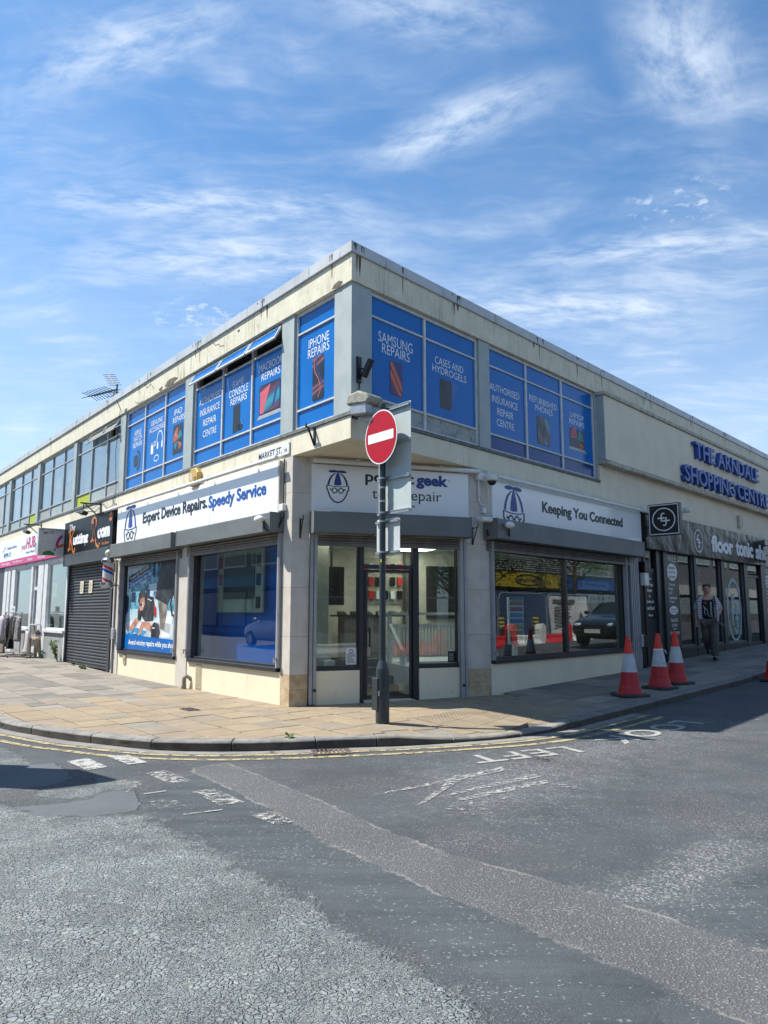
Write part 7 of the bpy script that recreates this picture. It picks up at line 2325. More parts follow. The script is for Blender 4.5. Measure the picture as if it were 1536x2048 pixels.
MB(FL).box(-8.34, -8.26, -0.03, -0.025, 0.33, 0.41).build('label', M('flap_brown', (0.35, 0.25, 0.14), 0.6), T)
b = MB(FL).tube([(-9.02, -0.035, 0.02), (-9.02, -0.035, 2.55)], 0.022, 8)
T = Thing('cable_conduit', 'grey electrical conduit with a box on the pilaster under the barber pole', 'conduit', FL, -9.02, 0, 0)
b.build('pipe', RAIL_GREY, T)
MB(FL).box(-9.10, -8.92, -0.07, 0.0, 0.78, 1.02).build('box', RAIL_GREY, T, bevel=0.006)
MB(FL).tube([(-9.0, -0.05, 0.78), (-8.97, -0.06, 0.5), (-9.05, -0.05, 0.3), (-9.1, -0.04, 0.1)], 0.006, 6).build('cable', BLACK, T)
# aerial on the roof edge
T = Thing('tv_aerial', 'grey rooftop television aerial on a short mast above the terrace', 'aerial', FL, -10.6, 0.3, 6.3)
MB(FL).cyl((-10.6, 0.30, 6.35), (-10.6, 0.30, 7.20), 0.022, n=8).build('mast', DARKMETAL, T)
AY = 0.30
b = MB(FL); b.cyl((-10.62, AY, 7.08), (-12.95, AY, 7.42), 0.016, n=6); b.build('boom', DARKMETAL, T)
for k in range(9):
    t = 0.12 + k * 0.1
    p = (-10.62 - 2.33 * t, AY, 7.08 + 0.34 * t)
    b = MB(FL); b.tube([(p[0] - .10, p[1] - .22, p[2] + .08), (p[0], p[1], p[2]), (p[0] - .10, p[1] + .22, p[2] + .08)], .009, 5); b.tube([(p[0] - .10, p[1] - .22, p[2] - .08), (p[0], p[1], p[2]), (p[0] - .10, p[1] + .22, p[2] - .08)], .009, 5); b.build('director', DARKMETAL, T)
for k in range(6):
    for sg in (1, -1):
        t = k / 5
        p = (-10.75 - 0.55 * t, AY, 7.12 + sg * (0.10 + 0.42 * t))
        b = MB(FL); b.cyl((p[0] - .30, p[1] - .05, p[2] + .06 ), (p[0] + .30, p[1] + .05, p[2] - .06), .010, n=5); b.build('reflector_rod', DARKMETAL, T)
b = MB(FL); b.tube([(-10.75, AY, 7.2), (-11.0, AY, 7.4), (-11.3, AY, 7.64)], .012, 6); b.tube([(-10.75, AY, 7.05), (-11.0, AY, 6.85), (-11.3, AY, 6.62)], .012, 6); b.build('reflector_frame', DARKMETAL, T)
b = MB(FL); b.box(-10.72, -10.30, 0.26, 0.34, 6.66, 6.70); b.box(-10.72, -10.30, 0.26, 0.34, 6.84, 6.88); b.build('bracket', DARKMETAL, T)
# loose cable strung along the terrace
T = Thing('loose_cable', 'thin black cable drooping along the ledge above the barber sign', 'cable', FL, -10, 0, 3.9)
MB(FL).tube([(-12.5, -0.03, 4.1), (-11.6, -0.04, 4.05), (-10.9, -0.04, 3.98), (-10.3, -0.03, 4.08), (-9.9, -0.03, 3.86), (-9.55, -0.02, 3.9), (-9.35, -0.02, 4.2), (-9.5, -0.02, 5.2), (-9.3, -0.03, 6.2), (-9.6, -0.04, 6.5)], 0.007, 5).build('cable', BLACK, T)
MB(FL).tube([(-9.6, -0.02, 4.1), (-9.5, -0.02, 3.95), (-9.3, -0.02, 3.92), (-9.25, -0.02, 3.8)], 0.007, 5).build('cable', BLACK, T)

# ================================================================ street furniture, goods, person
# --- no entry post with sign backs
PX, PY_ = -0.019, 9.585
SF = Frame(PX, PY_, 0, A_L)                     # plates stand parallel to the left facade
T = Thing('sign_post', 'dark grey post with round red no entry sign and pale backs of plates', 'sign post', SF, 0, 0, -0.03)
POSTM = M('post_paint', (0.030, 0.040, 0.047), 0.38, (0.024, 0.033, 0.039), 5.0, dirt=0.15, dirt_col=(0.09, 0.095, 0.095))
MB(SF).lathe([(0.041, 0.80), (0.041, 4.08), (0.047, 4.08), (0.047, 4.13), (0.02, 4.15)], 0, 0, 20).build('pole', POSTM, T, smooth=False)
MB(SF).lathe([(0.086, -0.06), (0.088, 0.0), (0.085, 0.62), (0.080, 0.67), (0.046, 0.775), (0.044, 0.81)], 0, 0, 24).build('base', POSTM, T)
MB(SF).box(-0.10, 0.02, -0.098, -0.06, 0.16, 0.56).build('door_flap', POSTM, T, bevel=0.006)
MB(SF).box(0.03, 0.04, -0.092, -0.078, 0.34, 0.40).build('lock', GALV, T)
SRED = M('sign_red', (0.40, 0.004, 0.014), 0.4, (0.36, 0.004, 0.013), 2.0, spec=0.3)
cz = 3.66
disc = MB(SF).prism_xz(ellipse(0.07, cz, 0.335, 0.362, 48), -0.086, -0.080).build('no_entry_disc', M('sign_white', (0.78, 0.78, 0.78), 0.2, coat=0.3), T)
MB(SF).prism_xz(ellipse(0.07, cz, 0.318, 0.345, 48), -0.0885, -0.0863).build('red_face', SRED, T, disc)
MB(SF).prism_xz(rrect(-0.195, 0.335, cz - 0.062, cz + 0.062, 0.012), -0.091, -0.0887).build('white_bar', MATS['sign_white'], T, disc)
MB(SF).box(-0.08, 0.22, -0.080, -0.045, cz + 0.10, cz + 0.14).build('disc_rail', GALV, T, disc)
MB(SF).box(-0.08, 0.22, -0.080, -0.045, cz - 0.14, cz - 0.10).build('disc_rail', GALV, T, disc)
PLATE = M('plate_back', (0.44, 0.50, 0.49), 0.5, (0.38, 0.44, 0.43), 2.0, streak=0.15)
p1 = MB(SF).box(-0.175, 0.485, 0.075, 0.079, 2.655, 4.09).build('direction_plate', PLATE, T)
for z in (4.055, 3.59, 3.125, 2.67):
    b = MB(SF); b.box(-0.17, 0.478, 0.045, 0.074, z - 0.017, z + 0.017); b.box(-0.17, 0.478, 0.040, 0.045, z - 0.022, z - 0.010); b.box(-0.17, 0.478, 0.040, 0.045, z + 0.010, z + 0.022)
    b.build('plate_rail', GALV, T, p1)
p2 = MB(SF).prism_xz(rrect(-0.215, 0.262, 2.115, 2.600, 0.03), 0.075, 0.079).build('small_plate', M('plate_back_pale', (0.52, 0.56, 0.56), 0.5, streak=0.15), T)
for z in (2.555, 2.155):
    b = MB(SF); b.box(-0.21, 0.255, 0.045, 0.074, z - 0.014, z + 0.014)
    b.build('plate_rail', GALV, T, p2)
for z in (2.555, 2.155, 2.67, 3.125, 3.59, 3.0, 2.82):
    MB(SF).lathe([(0.0445, z - 0.012), (0.0445, z + 0.012)], 0, 0, 18).build('clamp_band', GALV, T)
MB(SF).box(0.01, 0.03, -0.0425, -0.040, 2.02, 2.06).build('yellow_sticker', M('sticker_yellow', (0.6, 0.55, 0.02), 0.5), T)

# --- traffic cones
CONE_RED = M('cone_red', (0.46, 0.010, 0.016), 0.45, (0.38, 0.008, 0.014), 5.0, dirt=0.25, dirt_col=(0.18, 0.03, 0.025))
CONE_TOP = M('cone_orange_red', (0.70, 0.030, 0.018), 0.45, (0.62, 0.025, 0.016), 5.0)
CONE_SLEEVE = M('cone_sleeve', (0.50, 0.52, 0.55), 0.35, (0.40, 0.42, 0.45), 7.0, dirt=0.3, dirt_col=(0.2, 0.2, 0.2))
RUBBER = M('recycled_rubber', (0.035, 0.037, 0.037), 0.85, (0.06, 0.06, 0.058), 9.0, 0.4, 60)


def cone_root(x, y, label, rot):
    return Thing('traffic_cone', label, 'traffic cone', FW, x, y, pave_h(x, y), group='traffic cones along the kerb', da=rot)


def place_on_pave(x, y): return pave_h(x, y)


cpos = [(3.93, 12.10, 'nearest of the three traffic cones, with smooth unmarked silver sleeve', 0.2), (4.76, 13.05, 'traffic cone with scuffed sleeve and torn white tape below its tip', 0.7),
        (5.34, 13.78, 'rearmost of the three traffic cones, closest to the walking man', 0.4), (7.72, 14.92, 'lone traffic cone cut by the right edge of the photo on the kerb', 0.9)]
x, y, lb, rt = cpos[0]
T0 = cone_root(x, y, lb, rt)
cf = T0.fr
T0.o.scale = (0.92, 0.92, 0.95)
b = MB(cf)
b.prism_xy([(-0.27, -0.20), (-0.20, -0.27), (0.20, -0.27), (0.27, -0.20), (0.27, 0.20), (0.20, 0.27), (-0.20, 0.27), (-0.27, 0.20)], 0.0, 0.045)
b.build('base', RUBBER, T0, bevel=0.008)
R0 = lambda z: 0.195 - 0.165 * ((z - 0.06) / 0.94)
b = MB(cf); b.lathe([(0.222, 0.045), (0.222, 0.058), (R0(.07) + .008, 0.075), (R0(.17), 0.17), (R0(.18) - .004, 0.18), (R0(.40), 0.40)], 0, 0, 28); b.build('lower_body', CONE_RED, T0)
b = MB(cf); b.lathe([(R0(.40) + .003, 0.40), (R0(.70) + .003, 0.70)], 0, 0, 28); b.build('reflective_sleeve', CONE_SLEEVE, T0)
b = MB(cf); b.lathe([(R0(.70), 0.70), (R0(.90), 0.90), (R0(.91) + .006, 0.91), (R0(.94) + .006, 0.94), (R0(.95), 0.95), (R0(1.0) + .004, 0.985), (0.018, 0.99)], 0, 0, 28); b.build('tip', CONE_TOP, T0)
base_kids = children_of(T0.o)
for x, y, lb, rt in cpos[1:]:
    c = T0.o.copy(); COL.objects.link(c)
    c.location = (x, y, pave_h(x, y) if 'lone' not in lb else road_h(x, y) + .01); c.rotation_euler = (0, 0, rt); c['label'] = lb
    for ch in base_kids:
        k = ch.copy(); COL.objects.link(k); k.parent = c
    if 'torn' in lb or 'lone' in lb:
        f2 = Frame(x, y, c.location.z, rt)
        class _T: pass
        t_ = _T(); t_.o = c; t_.inv = (Matrix.Translation(f2.o) @ Matrix.Rotation(f2.a, 4, 'Z')).inverted()
        b = MB(f2); b.lathe([(R0(.69) + .006, 0.685), (R0(.71) + .007, 0.715)], 0, 0, 20)
        b.tube([(-.08, -.08, .70), (-.12, -.10, .69), (-.16, -.11, .70)], [.012, .012, .004], 6); b.tube([(.08, -.08, .69), (.11, -.09, .66), (.12, -.1, .62)], [.01, .01, .004], 6)
        b.build('torn_tape', WHITE_PLASTIC, t_)
        if 'torn' in lb:
            b = MB(f2)
            for k in range(14):
                a = random.uniform(3.6, 5.6); z = random.uniform(.45, .66); r = R0(z) + .004
                b.tube([(r * math.cos(a), r * math.sin(a), z), ((r + .001) * math.cos(a + .06), (r + .001) * math.sin(a + .06), z - random.uniform(.02, .07))], .003, 4)
            b.build('scuffs', DARKMETAL, t_)

# --- drain grate and small cover
T = Thing('drain_grate', 'iron gully grate in the road against the kerb', 'grate', Frame(-0.57, 8.30, road_h(-0.57, 8.3), R_(12)), 0, 0, 0.0)
gf = T.fr
b = MB(gf)
b.box(-0.21, 0.21, -0.16, -0.135, 0.0, 0.014); b.box(-0.21, 0.21, 0.135, 0.16, 0.0, 0.014); b.box(-0.21, -0.185, -0.135, 0.135, 0.0, 0.014); b.box(0.185, 0.21, -0.135, 0.135, 0.0, 0.014)
IRON = M('worn_iron', (0.10, 0.075, 0.06), 0.55, (0.16, 0.13, 0.11), 14.0, 0.4, 60, metal=0.3)
b.build('frame', IRON, T)
for k in range(8):
    x = -0.165 + k * 0.047
    MB(gf).box(x - .012, x + .012, -0.135, 0.135, 0.002, 0.013).build('bar', IRON, T)
MB(gf).box(-0.185, 0.185, -0.135, 0.135, -0.0, 0.0085).build('dark_pit', BLACK, T)
T = Thing('access_cover', 'small iron access cover set among the buff slabs', 'cover', Frame(-2.80, 10.95, pave_h(-2.8, 10.95) + .006, A_L), 0, 0, 0)
MB(T.fr).box(-0.16, 0.16, -0.09, 0.09, -0.03, 0.004).build('lid', IRON, T)
b = MB(T.fr)
for k in range(6):
    for j in range(3): b.box(-0.14 + k * .05, -0.11 + k * .05, -.07 + j * .052, -.045 + j * .052, .004, .008)
b.build('tread', DARKMETAL, T)

# --- goods outside the charity shop
GZ = 0.10
T = Thing('clothes_rail', 'chrome clothes rail outside the charity shop window', 'clothes rail', FL, -16.2, -0.55, GZ)
b = MB(FL)
for x in (-17.2, -15.2):
    b.cyl((x, -0.55, GZ + .06), (x, -0.55, 1.38), 0.016, n=8); b.cyl((x, -0.85, GZ + .06), (x, -0.25, GZ + .06), 0.02, n=8)
b.cyl((-17.2, -0.55, 1.38), (-15.2, -0.55, 1.38), 0.014, n=8); b.cyl((-17.2, -0.55, GZ + .2), (-15.2, -0.55, GZ + .2), 0.012, n=8)
b.build('frame', CHROME, T)
for x in (-17.2, -15.2):
    for y in (-0.85, -0.25): MB(FL).ball((x, y, GZ + .03), .03, .02, .03, 8, 6).build('castor', BLACK, T)


def hung(name, label, x, y, w, z0, z1, mt, sleeves=True, cat='clothes', wob=0.03, seed=0):
    T = Thing(name, label, cat, FL, x, y, z0, group='clothes hanging outside the charity shop')
    b = MB(FL)
    n, m = 16, 10
    pts = []
    for j in range(m + 1):
        v = j / m
        z = z1 - (z1 - z0) * v
        ww = w * (0.62 + 0.38 * min(1, v * 4)) if v < .25 else w * (1.0 + 0.10 * (v - .25))
        for i in range(n):
            t = 2 * math.pi * i / n
            fold = 1 + wob * 6 * v * math.sin(5 * t + seed) * .5
            pts.append((x + ww / 2 * math.cos(t), y + (0.035 + 0.05 * v) * fold * math.sin(t), z + .01 * math.sin(3 * t + seed)))
    fs = [(j * n + i, (j + 1) * n + i, (j + 1) * n + (i + 1) % n, j * n + (i + 1) % n) for j in range(m) for i in range(n)]
    fs += [tuple(range(n)), tuple(range(m * n + n - 1, m * n - 1, -1))]
    b.add(pts, fs)
    b.build('body', mt, T, smooth=True)
    if sleeves:
        for sg in (-1, 1):
            b = MB(FL).tube([(x + sg * w * .30, y, z1 - .03), (x + sg * w * .52, y - .02, z1 - .14), (x + sg * w * .64, y - .03, z1 - .42), (x + sg * w * .66, y - .02, z1 - .68)], [.06, .06, .052, .045], 10)
            b.build('sleeve', mt, T, smooth=True)
    MB(FL).tube([(x, -0.55 if abs(y + .55) < .3 else y, 1.38), (x, y, z1 + .06), (x, y, z1 - .02)], .005, 5).build('hanger', GALV, T)
    return T


LEO = M('leopard_print', (0.30, 0.24, 0.19), 0.9, (0.02, 0.018, 0.016), 26.0, 0.2, 60, detail=2)
hung('sweater', 'lilac grey sweater hung at the front of the clothes rail', -16.35, -0.88, 0.85, 0.66, 1.26, M('sweater_lilac', (0.36, 0.33, 0.37), 0.95, None, 10, 0.4, 90), seed=1)
hung('skirt', 'leopard print skirt hanging below the lilac sweater', -16.25, -0.82, 0.74, 0.20, 0.70, LEO, False, seed=2)
hung('jacket', 'dark floral jacket at the left end of the clothes rail', -17.05, -0.56, 0.52, 0.35, 1.30, M('dark_floral', (0.025, 0.025, 0.03), 0.9, (0.20, 0.18, 0.18), 22.0, detail=2), seed=3)
hung('jacket', 'black and white patterned jacket at the right end of the clothes rail', -15.55, -0.56, 0.52, 0.55, 1.28, M('mono_pattern', (0.30, 0.29, 0.30), 0.9, (0.02, 0.02, 0.022), 24.0, detail=2), seed=4)
hung('dress', 'plain black dress behind the lilac sweater', -16.6, -0.50, 0.50, 0.30, 1.25, M('black_cloth', (0.012, 0.012, 0.014), 0.95), False, seed=5)
hung('blouse', 'white blouse hanging in the charity shop doorway', -15.05, -0.42, 0.46, 0.22, 0.85, PALE_CLOTH, False, seed=6)
T = Thing('price_card', 'small white price card clipped on top of the clothes rail', 'notice', FL, -16.2, -0.55, 1.38)
MB(FL).box(-16.42, -15.98, -0.57, -0.56, 1.40, 1.56).build('card', WHITE_PLASTIC, T)
mb = MB(FL); put_text(mb, 'Sale', -16.36, -16.04, 1.44, 1.52, -0.57, 0.002, 0.0); mb.build('lettering', INK, T)
# table, plastic tub, clothes in it
tx, ty = FL.o.x, 0
TBF = Frame(-10.36, 22.05, 0.11, A_L)
WOODT = M('birch_table', (0.42, 0.30, 0.21), 0.55, (0.36, 0.25, 0.17), 3.0)
T = Thing('side_table', 'small square birch table on the pavement outside the charity shop', 'table', TBF, 0, 0.3, 0)
MB(TBF).box(-0.36, 0.42, 0.0, 0.72, 0.47, 0.53).build('tabletop', WOODT, T, bevel=0.004)
for x in (-0.355, 0.345):
    for y in (0.005, 0.645): MB(TBF).box(x, x + .07, y, y + .07, 0.0, 0.468).build('leg', WOODT, T, bevel=0.003)
T = Thing('plastic_tub', 'clear plastic tub of clothes standing on the birch table', 'tub', TBF, 0.03, 0.36, 0.53)
CLEAR = glass_mat('tub_plastic', (0.86, 0.88, 0.90), 0.10, 2.0)
b = MB(TBF)
b.add([(-.28, .08, .535), (.32, .08, .535), (.32, .64, .535), (-.28, .64, .535), (-.33, .03, .92), (.37, .03, .92), (.37, .69, .92), (-.33, .69, .92)], [(0, 3, 2, 1), (0, 1, 5, 4), (1, 2, 6, 5), (2, 3, 7, 6), (3, 0, 4, 7)])
b.build('body', CLEAR, T)
b = MB(TBF); b.box(-.36, .40, .0, .03, .90, .93); b.box(-.36, .40, .69, .72, .90, .93); b.box(-.36, -.33, .03, .69, .90, .93); b.box(.37, .40, .03, .69, .90, .93)
b.build('rim', M('tub_rim', (0.62, 0.66, 0.68), 0.4), T)
for x, y, z, r, mt, lb in ((-.13, .25, .66, .14, PALE_CLOTH, 'pale pink bundled cloth in the clear tub'), (.14, .22, .68, .15, M('charcoal_cloth', (0.04, 0.04, 0.045), 0.95), 'dark bundled cloth in the clear tub'), (.05, .42, .74, .16, M('grey_cloth', (0.30, 0.29, 0.30), 0.95), 'grey bundled cloth at the back of the clear tub'), (.20, .25, .58, .10, M('brown_cloth', (0.28, 0.16, 0.12), 0.95), 'brown bundled cloth at the foot of the clear tub')):
    T = Thing('clothing_bundle', lb, 'clothes', TBF, x, y, z - r * .7, group='clothes in the plastic tub')
    b = MB(TBF); b.ball((x, y, z), r, r * .9, r * .75, 14, 10)
    b.v = [tuple(Vector(v) + Vector((1, 1, 1)) * 0.03 * mnoise.noise(Vector(v) * 11)) for v in b.v]
    b.build('cloth', mt, T, smooth=True)


# --- weeds
def leaf_mat(name, a, b_):
    if name in MATS: return MATS[name]
    m = bpy.data.materials.new(name); m.use_nodes = True
    g = NG(m.node_tree)
    out = g.node('ShaderNodeOutputMaterial'); b = g.node('ShaderNodeBsdfPrincipled')
    pos = g.node('ShaderNodeNewGeometry').outputs['Position']
    g.inp(b, 'Base Color', g.mix(g.ramp(g.noise(pos, 7.0, 3), .35, .65), a, b_))
    b.inputs['Roughness'].default_value = 0.55
    tl = g.node('ShaderNodeBsdfTranslucent'); g.inp(tl, 0, g.mix(0.5, a, b_))
    mx = g.node('ShaderNodeMixShader'); mx.inputs[0].default_value = .25
    g.l.new(b.outputs[0], mx.inputs[1]); g.l.new(tl.outputs[0], mx.inputs[2]); g.l.new(mx.outputs[0], out.inputs[0])
    MATS[name] = m
    return m


WEED = leaf_mat('weed_leaf', (0.06, 0.13, 0.025), (0.12, 0.18, 0.05))


def weed(label, fr, x, y, h, n, spread, grp=None, stems=5):
    z = pave_h(*fr.w(x, y, 0)[:2])
    T = Thing('weed', label, 'plant', fr, x, y, z, group=grp)
    b = MB(fr); lf = MB(fr)
    for s in range(stems):
        a = random.uniform(0, 6.28); tip = (x + spread * math.cos(a) * random.uniform(.3, 1), y - abs(spread * .5 * math.sin(a)), z + h * random.uniform(.5, 1))
        mid = ((x + tip[0]) / 2 + random.uniform(-.03, .03), (y + tip[1]) / 2, z + (tip[2] - z) * .6)
        b.tube([(x + random.uniform(-.05, .05), y, z), mid, tip], [.006, .004, .002], 5)
        for k in range(n):
            t = random.uniform(.15, 1)
            p = Vector((x, y, z)).lerp(Vector(mid), t * 2) if t < .5 else Vector(mid).lerp(Vector(tip), t * 2 - 1)
            d = Vector((random.uniform(-1, 1), random.uniform(-1, .3), random.uniform(-.2, .8))).normalized()
            u = d.orthogonal().normalized(); L = random.uniform(.03, .065)
            p = p + d * .01
            lf.add([tuple(p), tuple(p + d * L * .5 + u * L * .28), tuple(p + d * L), tuple(p + d * L * .5 - u * L * .28)], [(0, 1, 2, 3)])
    b.build('stem', WEED, T)
    lf.build('leaves', WEED, T)


weed('straggly green weed against the grey riser by the shutter', FL, -13.05, -0.10, 0.62, 26, 0.42, None, 12)
weed('low green weed at the foot of the birch table', FL, -14.55, -0.12, 0.30, 14, 0.15, None, 6)
weed('tiny weed tuft at the left foot of the shutter', FL, -11.6, -0.08, 0.07, 10, 0.12, None, 6)
weed('tiny weed tuft at the right foot of the shutter', FL, -10.5, -0.15, 0.05, 16, 0.22, None, 9)
weed('tiny sprig of grass in the kerb joint in front of the left pillar', FW, -1.05, 8.56, 0.02, 4, 0.03, None, 3)
# litter
for i, (x, y) in enumerate(((-2.6, 8.25), (-1.2, 8.25), (6.4, 14.3), (3.0, 10.0))):
    z = road_h(x, y) + .004
    T = Thing('litter', ('scrap of pale paper in the gutter left of the drain', 'crumpled wrapper in the gutter near the drain', 'scrap of white paper on the road beyond the cones', 'cigarette end sized scrap by the dropped kerb')[i], 'litter', FW, x, y, z, 'litter in the gutter')
    b = MB()
    for k in range(3):
        q = [Vector((x + random.uniform(-.05, .05), y + random.uniform(-.03, .03), z + random.uniform(0, .02))) for _ in range(4)]
        b.add([tuple(v) for v in q], [(0, 1, 2), (0, 2, 3)])
    b.build('paper', WHITE_PLASTIC, T)


# --- walking man
def skin_mesh(verts, edges, radii, root=0, sub=2):
    me = bpy.data.meshes.new('skin')
    me.from_pydata(verts, edges, [])
    ob = bpy.data.objects.new('skin', me)
    COL.objects.link(ob)
    md = ob.modifiers.new('skin', 'SKIN')
    md.use_smooth_shade = True
    for i, r in enumerate(radii):
        r = r if isinstance(r, tuple) else (r, r)
        me.skin_vertices[0].data[i].radius = r
        me.skin_vertices[0].data[i].use_root = (i == root)
    s = ob.modifiers.new('sub', 'SUBSURF'); s.levels = sub; s.render_levels = sub
    dg = bpy.context.evaluated_depsgraph_get()
    out = bpy.data.meshes.new_from_object(ob.evaluated_get(dg))
    bpy.data.objects.remove(ob); bpy.data.meshes.remove(me)
    return out


def add_mesh(me, name, mat, T, parent=None):
    me.materials.clear(); me.materials.append(mat); me.name = name
    o = bpy.data.objects.new(name, me); COL.objects.link(o)
    o.parent = parent or T.o
    return o


MX, MY = 7.83, 18.05
mz = pave_h(MX, MY)
# faces the camera, walking along the pavement
face = math.atan2(-MY, -MX + 0.6) + R_(90)
T = Thing('person', 'man in open pale checked shirt, black t-shirt and baggy trousers walking past the flooring shop', 'person', Frame(MX, MY, mz, face), 0, 0, 0)
# local axes: x to the viewer's right, -y towards the viewer
SKIN = M('skin_tone', (0.52, 0.285, 0.205), 0.5, (0.45, 0.24, 0.17), 9.0)
V = [(0, .02, .96), (0, .02, 1.10), (0, .02, 1.28), (0, .03, 1.46), (0, .02, 1.54), (0, 0.0, 1.60), (0, -.02, 1.68), (0, -.01, 1.76),        # 0-7 spine to crown
     (-.19, .03, 1.47), (-.26, .03, 1.20), (-.265, -.02, .96), (-.265, -.045, .88),                                                            # 8-11 arm (viewer's left, hanging)
     (.19, .03, 1.47), (.29, .05, 1.21), (.20, -.07, 1.02), (.145, -.10, .94),                                                             # 12-15 arm, hand in pocket
     (-.09, .02, .93), (-.05, -.02, .53), (-.03, .30, .26), (-.03, .25, .15),                                                           # 16-19 rear leg
     (.09, .0, .93), (.105, -.06, .50), (.095, -.04, .09), (.10, -.17, .045)]                                                          # 20-23 front leg
E = [(0, 1), (1, 2), (2, 3), (3, 4), (4, 5), (5, 6), (6, 7), (3, 8), (8, 9), (9, 10), (10, 11), (3, 12), (12, 13), (13, 14), (14, 15), (0, 16), (16, 17), (17, 18), (18, 19), (0, 20), (20, 21), (21, 22), (22, 23)]
Rr = [(.155, .12), (.15, .12), (.16, .115), (.14, .09), (.062, .062), (.078, .088), (.088, .105), (.065, .08), .06, .045, .036, .03, .06, .045, .036, .03, .085, .06, .042, .035, .085, .06, .042, .035]
fingers = []
for (hx, hy, hz, sg) in ((-.265, -.045, .88, -1),):
    for k in range(4):
        i = len(V)
        ox = -.03 + k * .02
        V += [(hx + ox, hy - .005, hz - .05), (hx + ox, hy - .02, hz - .085 - .006 * (k in (1, 2))), (hx + ox, hy - .04, hz - .105)]
        E += [(11, i), (i, i + 1), (i + 1, i + 2)]; Rr += [.010, .009, .007]
    i = len(V)
    V += [(hx + .035, hy - .03, hz - .02), (hx + .04, hy - .05, hz - .05)]; E += [(11, i), (i, i + 1)]; Rr += [.011, .009]
body = add_mesh(skin_mesh(V, E, Rr, 0, 2), 'body', SKIN, T)
sub = lambda ids: ([V[i] for i in ids])
TROUS = M('washed_brown_denim', (0.075, 0.066, 0.062), 0.9, (0.12, 0.105, 0.098), 5.0, 0.5, 60)
tv = [(0, .02, .97), (-.09, .03, .90), (-.06, .0, .55), (-.035, .24, .31), (-.03, .31, .24), (.09, .0, .90), (.11, -.065, .52), (.10, -.045, .20), (.098, -.045, .07)]
add_mesh(skin_mesh(tv, [(0, 1), (1, 2), (2, 3), (3, 4), (0, 5), (5, 6), (6, 7), (7, 8)], [(.18, .15), .122, .105, .092, .092, .122, .108, .096, .10], 0, 2), 'trousers', TROUS, T)
TEE = M('black_tee', (0.010, 0.010, 0.012), 0.9)
tvv = [(0, .02, .93), (0, .01, 1.08), (0, .01, 1.25), (0, .03, 1.42), (0, .03, 1.49), (-.13, .03, 1.42), (.13, .03, 1.42)]
add_mesh(skin_mesh(tvv, [(0, 1), (1, 2), (2, 3), (3, 4), (3, 5), (3, 6)], [(.172, .145), (.178, .155), (.172, .135), (.165, .135), (.085, .085), .095, .095], 0, 2), 't_shirt', TEE, T)


def checked():
    m = bpy.data.materials.new('checked_cotton'); m.use_nodes = True
    g = NG(m.node_tree)
    out = g.node('ShaderNodeOutputMaterial'); b = g.node('ShaderNodeBsdfPrincipled'); g.l.new(b.outputs[0], out.inputs[0])
    tc = g.node('ShaderNodeTexCoord').outputs['Object']
    sp = g.node('ShaderNodeSeparateXYZ', i_0=tc)
    f = lambda s, k, w: g.math('LESS_THAN', g.math('FRACT', g.math('MULTIPLY', s, k)), w)
    t = g.math('ADD', f(g.math('ADD', sp.outputs[0], g.math('MULTIPLY', sp.outputs[1], .5)), 18, .3), f(sp.outputs[2], 16, .3))
    c = g.mix(g.math('MULTIPLY', t, .5), (0.50, 0.485, 0.48), (0.15, 0.15, 0.18))
    g.inp(b, 'Base Color', c); b.inputs['Roughness'].default_value = .9
    return m


CHK = checked()
# open shirt: two front panels, back and sleeves
for sg in (-1, 1):
    sv = [(sg * .155, -.02, .88), (sg * .17, -.03, 1.08), (sg * .165, -.02, 1.28), (sg * .125, .0, 1.46), (sg * .05, .045, 1.52)]
    add_mesh(skin_mesh(sv, [(0, 1), (1, 2), (2, 3), (3, 4)], [(.055, .125), (.055, .135), (.06, .125), (.055, .10), .04], 2, 2), 'shirt_panel', CHK, T)
sv = [(0, .10, .86), (0, .10, 1.08), (0, .09, 1.28), (0, .09, 1.44)]
add_mesh(skin_mesh(sv, [(0, 1), (1, 2), (2, 3)], [(.17, .07), (.175, .07), (.175, .06), (.15, .05)], 1, 2), 'shirt_back', CHK, T)
add_mesh(skin_mesh([(-.16, .03, 1.44), (-.235, .03, 1.28), (-.262, .025, 1.13)], [(0, 1), (1, 2)], [.095, .085, .08], 0, 2), 'sleeve', CHK, T)
add_mesh(skin_mesh([(.16, .03, 1.44), (.245, .04, 1.28), (.29, .05, 1.15)], [(0, 1), (1, 2)], [.085, .072, .068], 0, 2), 'sleeve', CHK, T)
pf = T.fr
b = MB(pf)
b.add([(-.17, .0, .93), (-.30, .04, .78), (-.26, .10, .80), (-.14, .08, .95)], [(0, 1, 2, 3), (3, 2, 1, 0)])
b.add([(.17, .02, .95), (.36, .06, .84), (.33, .13, .78), (.13, .10, .92)], [(0, 1, 2, 3), (3, 2, 1, 0)])
b.build('shirt_tail', CHK, T)
HAIR = M('dark_hair', (0.014, 0.011, 0.010), 0.6)
add_mesh(skin_mesh([(0, .045, 1.66), (0, .03, 1.75), (0, -.05, 1.795), (-.07, .015, 1.70), (.07, .015, 1.70)], [(0, 1), (1, 2), (1, 3), (1, 4)], [(.085, .07), (.105, .10), (.085, .065), .05, .05], 1, 2), 'hair', HAIR, T)
b = MB(pf)
for sx in (-.03, .03): b.ball((sx, -.118, 1.685), .009, .006, .006, 8, 6)
b.build('eyes', M('eye_dark', (0.03, 0.025, 0.022), 0.3), T)
b = MB(pf)
for sx in (-.03, .03): b.box(sx - .017, sx + .017, -.122, -.110, 1.700, 1.707)
b.build('eyebrows', HAIR, T)
b = MB(pf); b.add([(-.013, -.112, 1.635), (.013, -.112, 1.635), (0, -.140, 1.64), (0, -.118, 1.685)], [(0, 1, 2), (0, 2, 3), (2, 1, 3), (0, 3, 1)]); b.build('nose', SKIN, T)
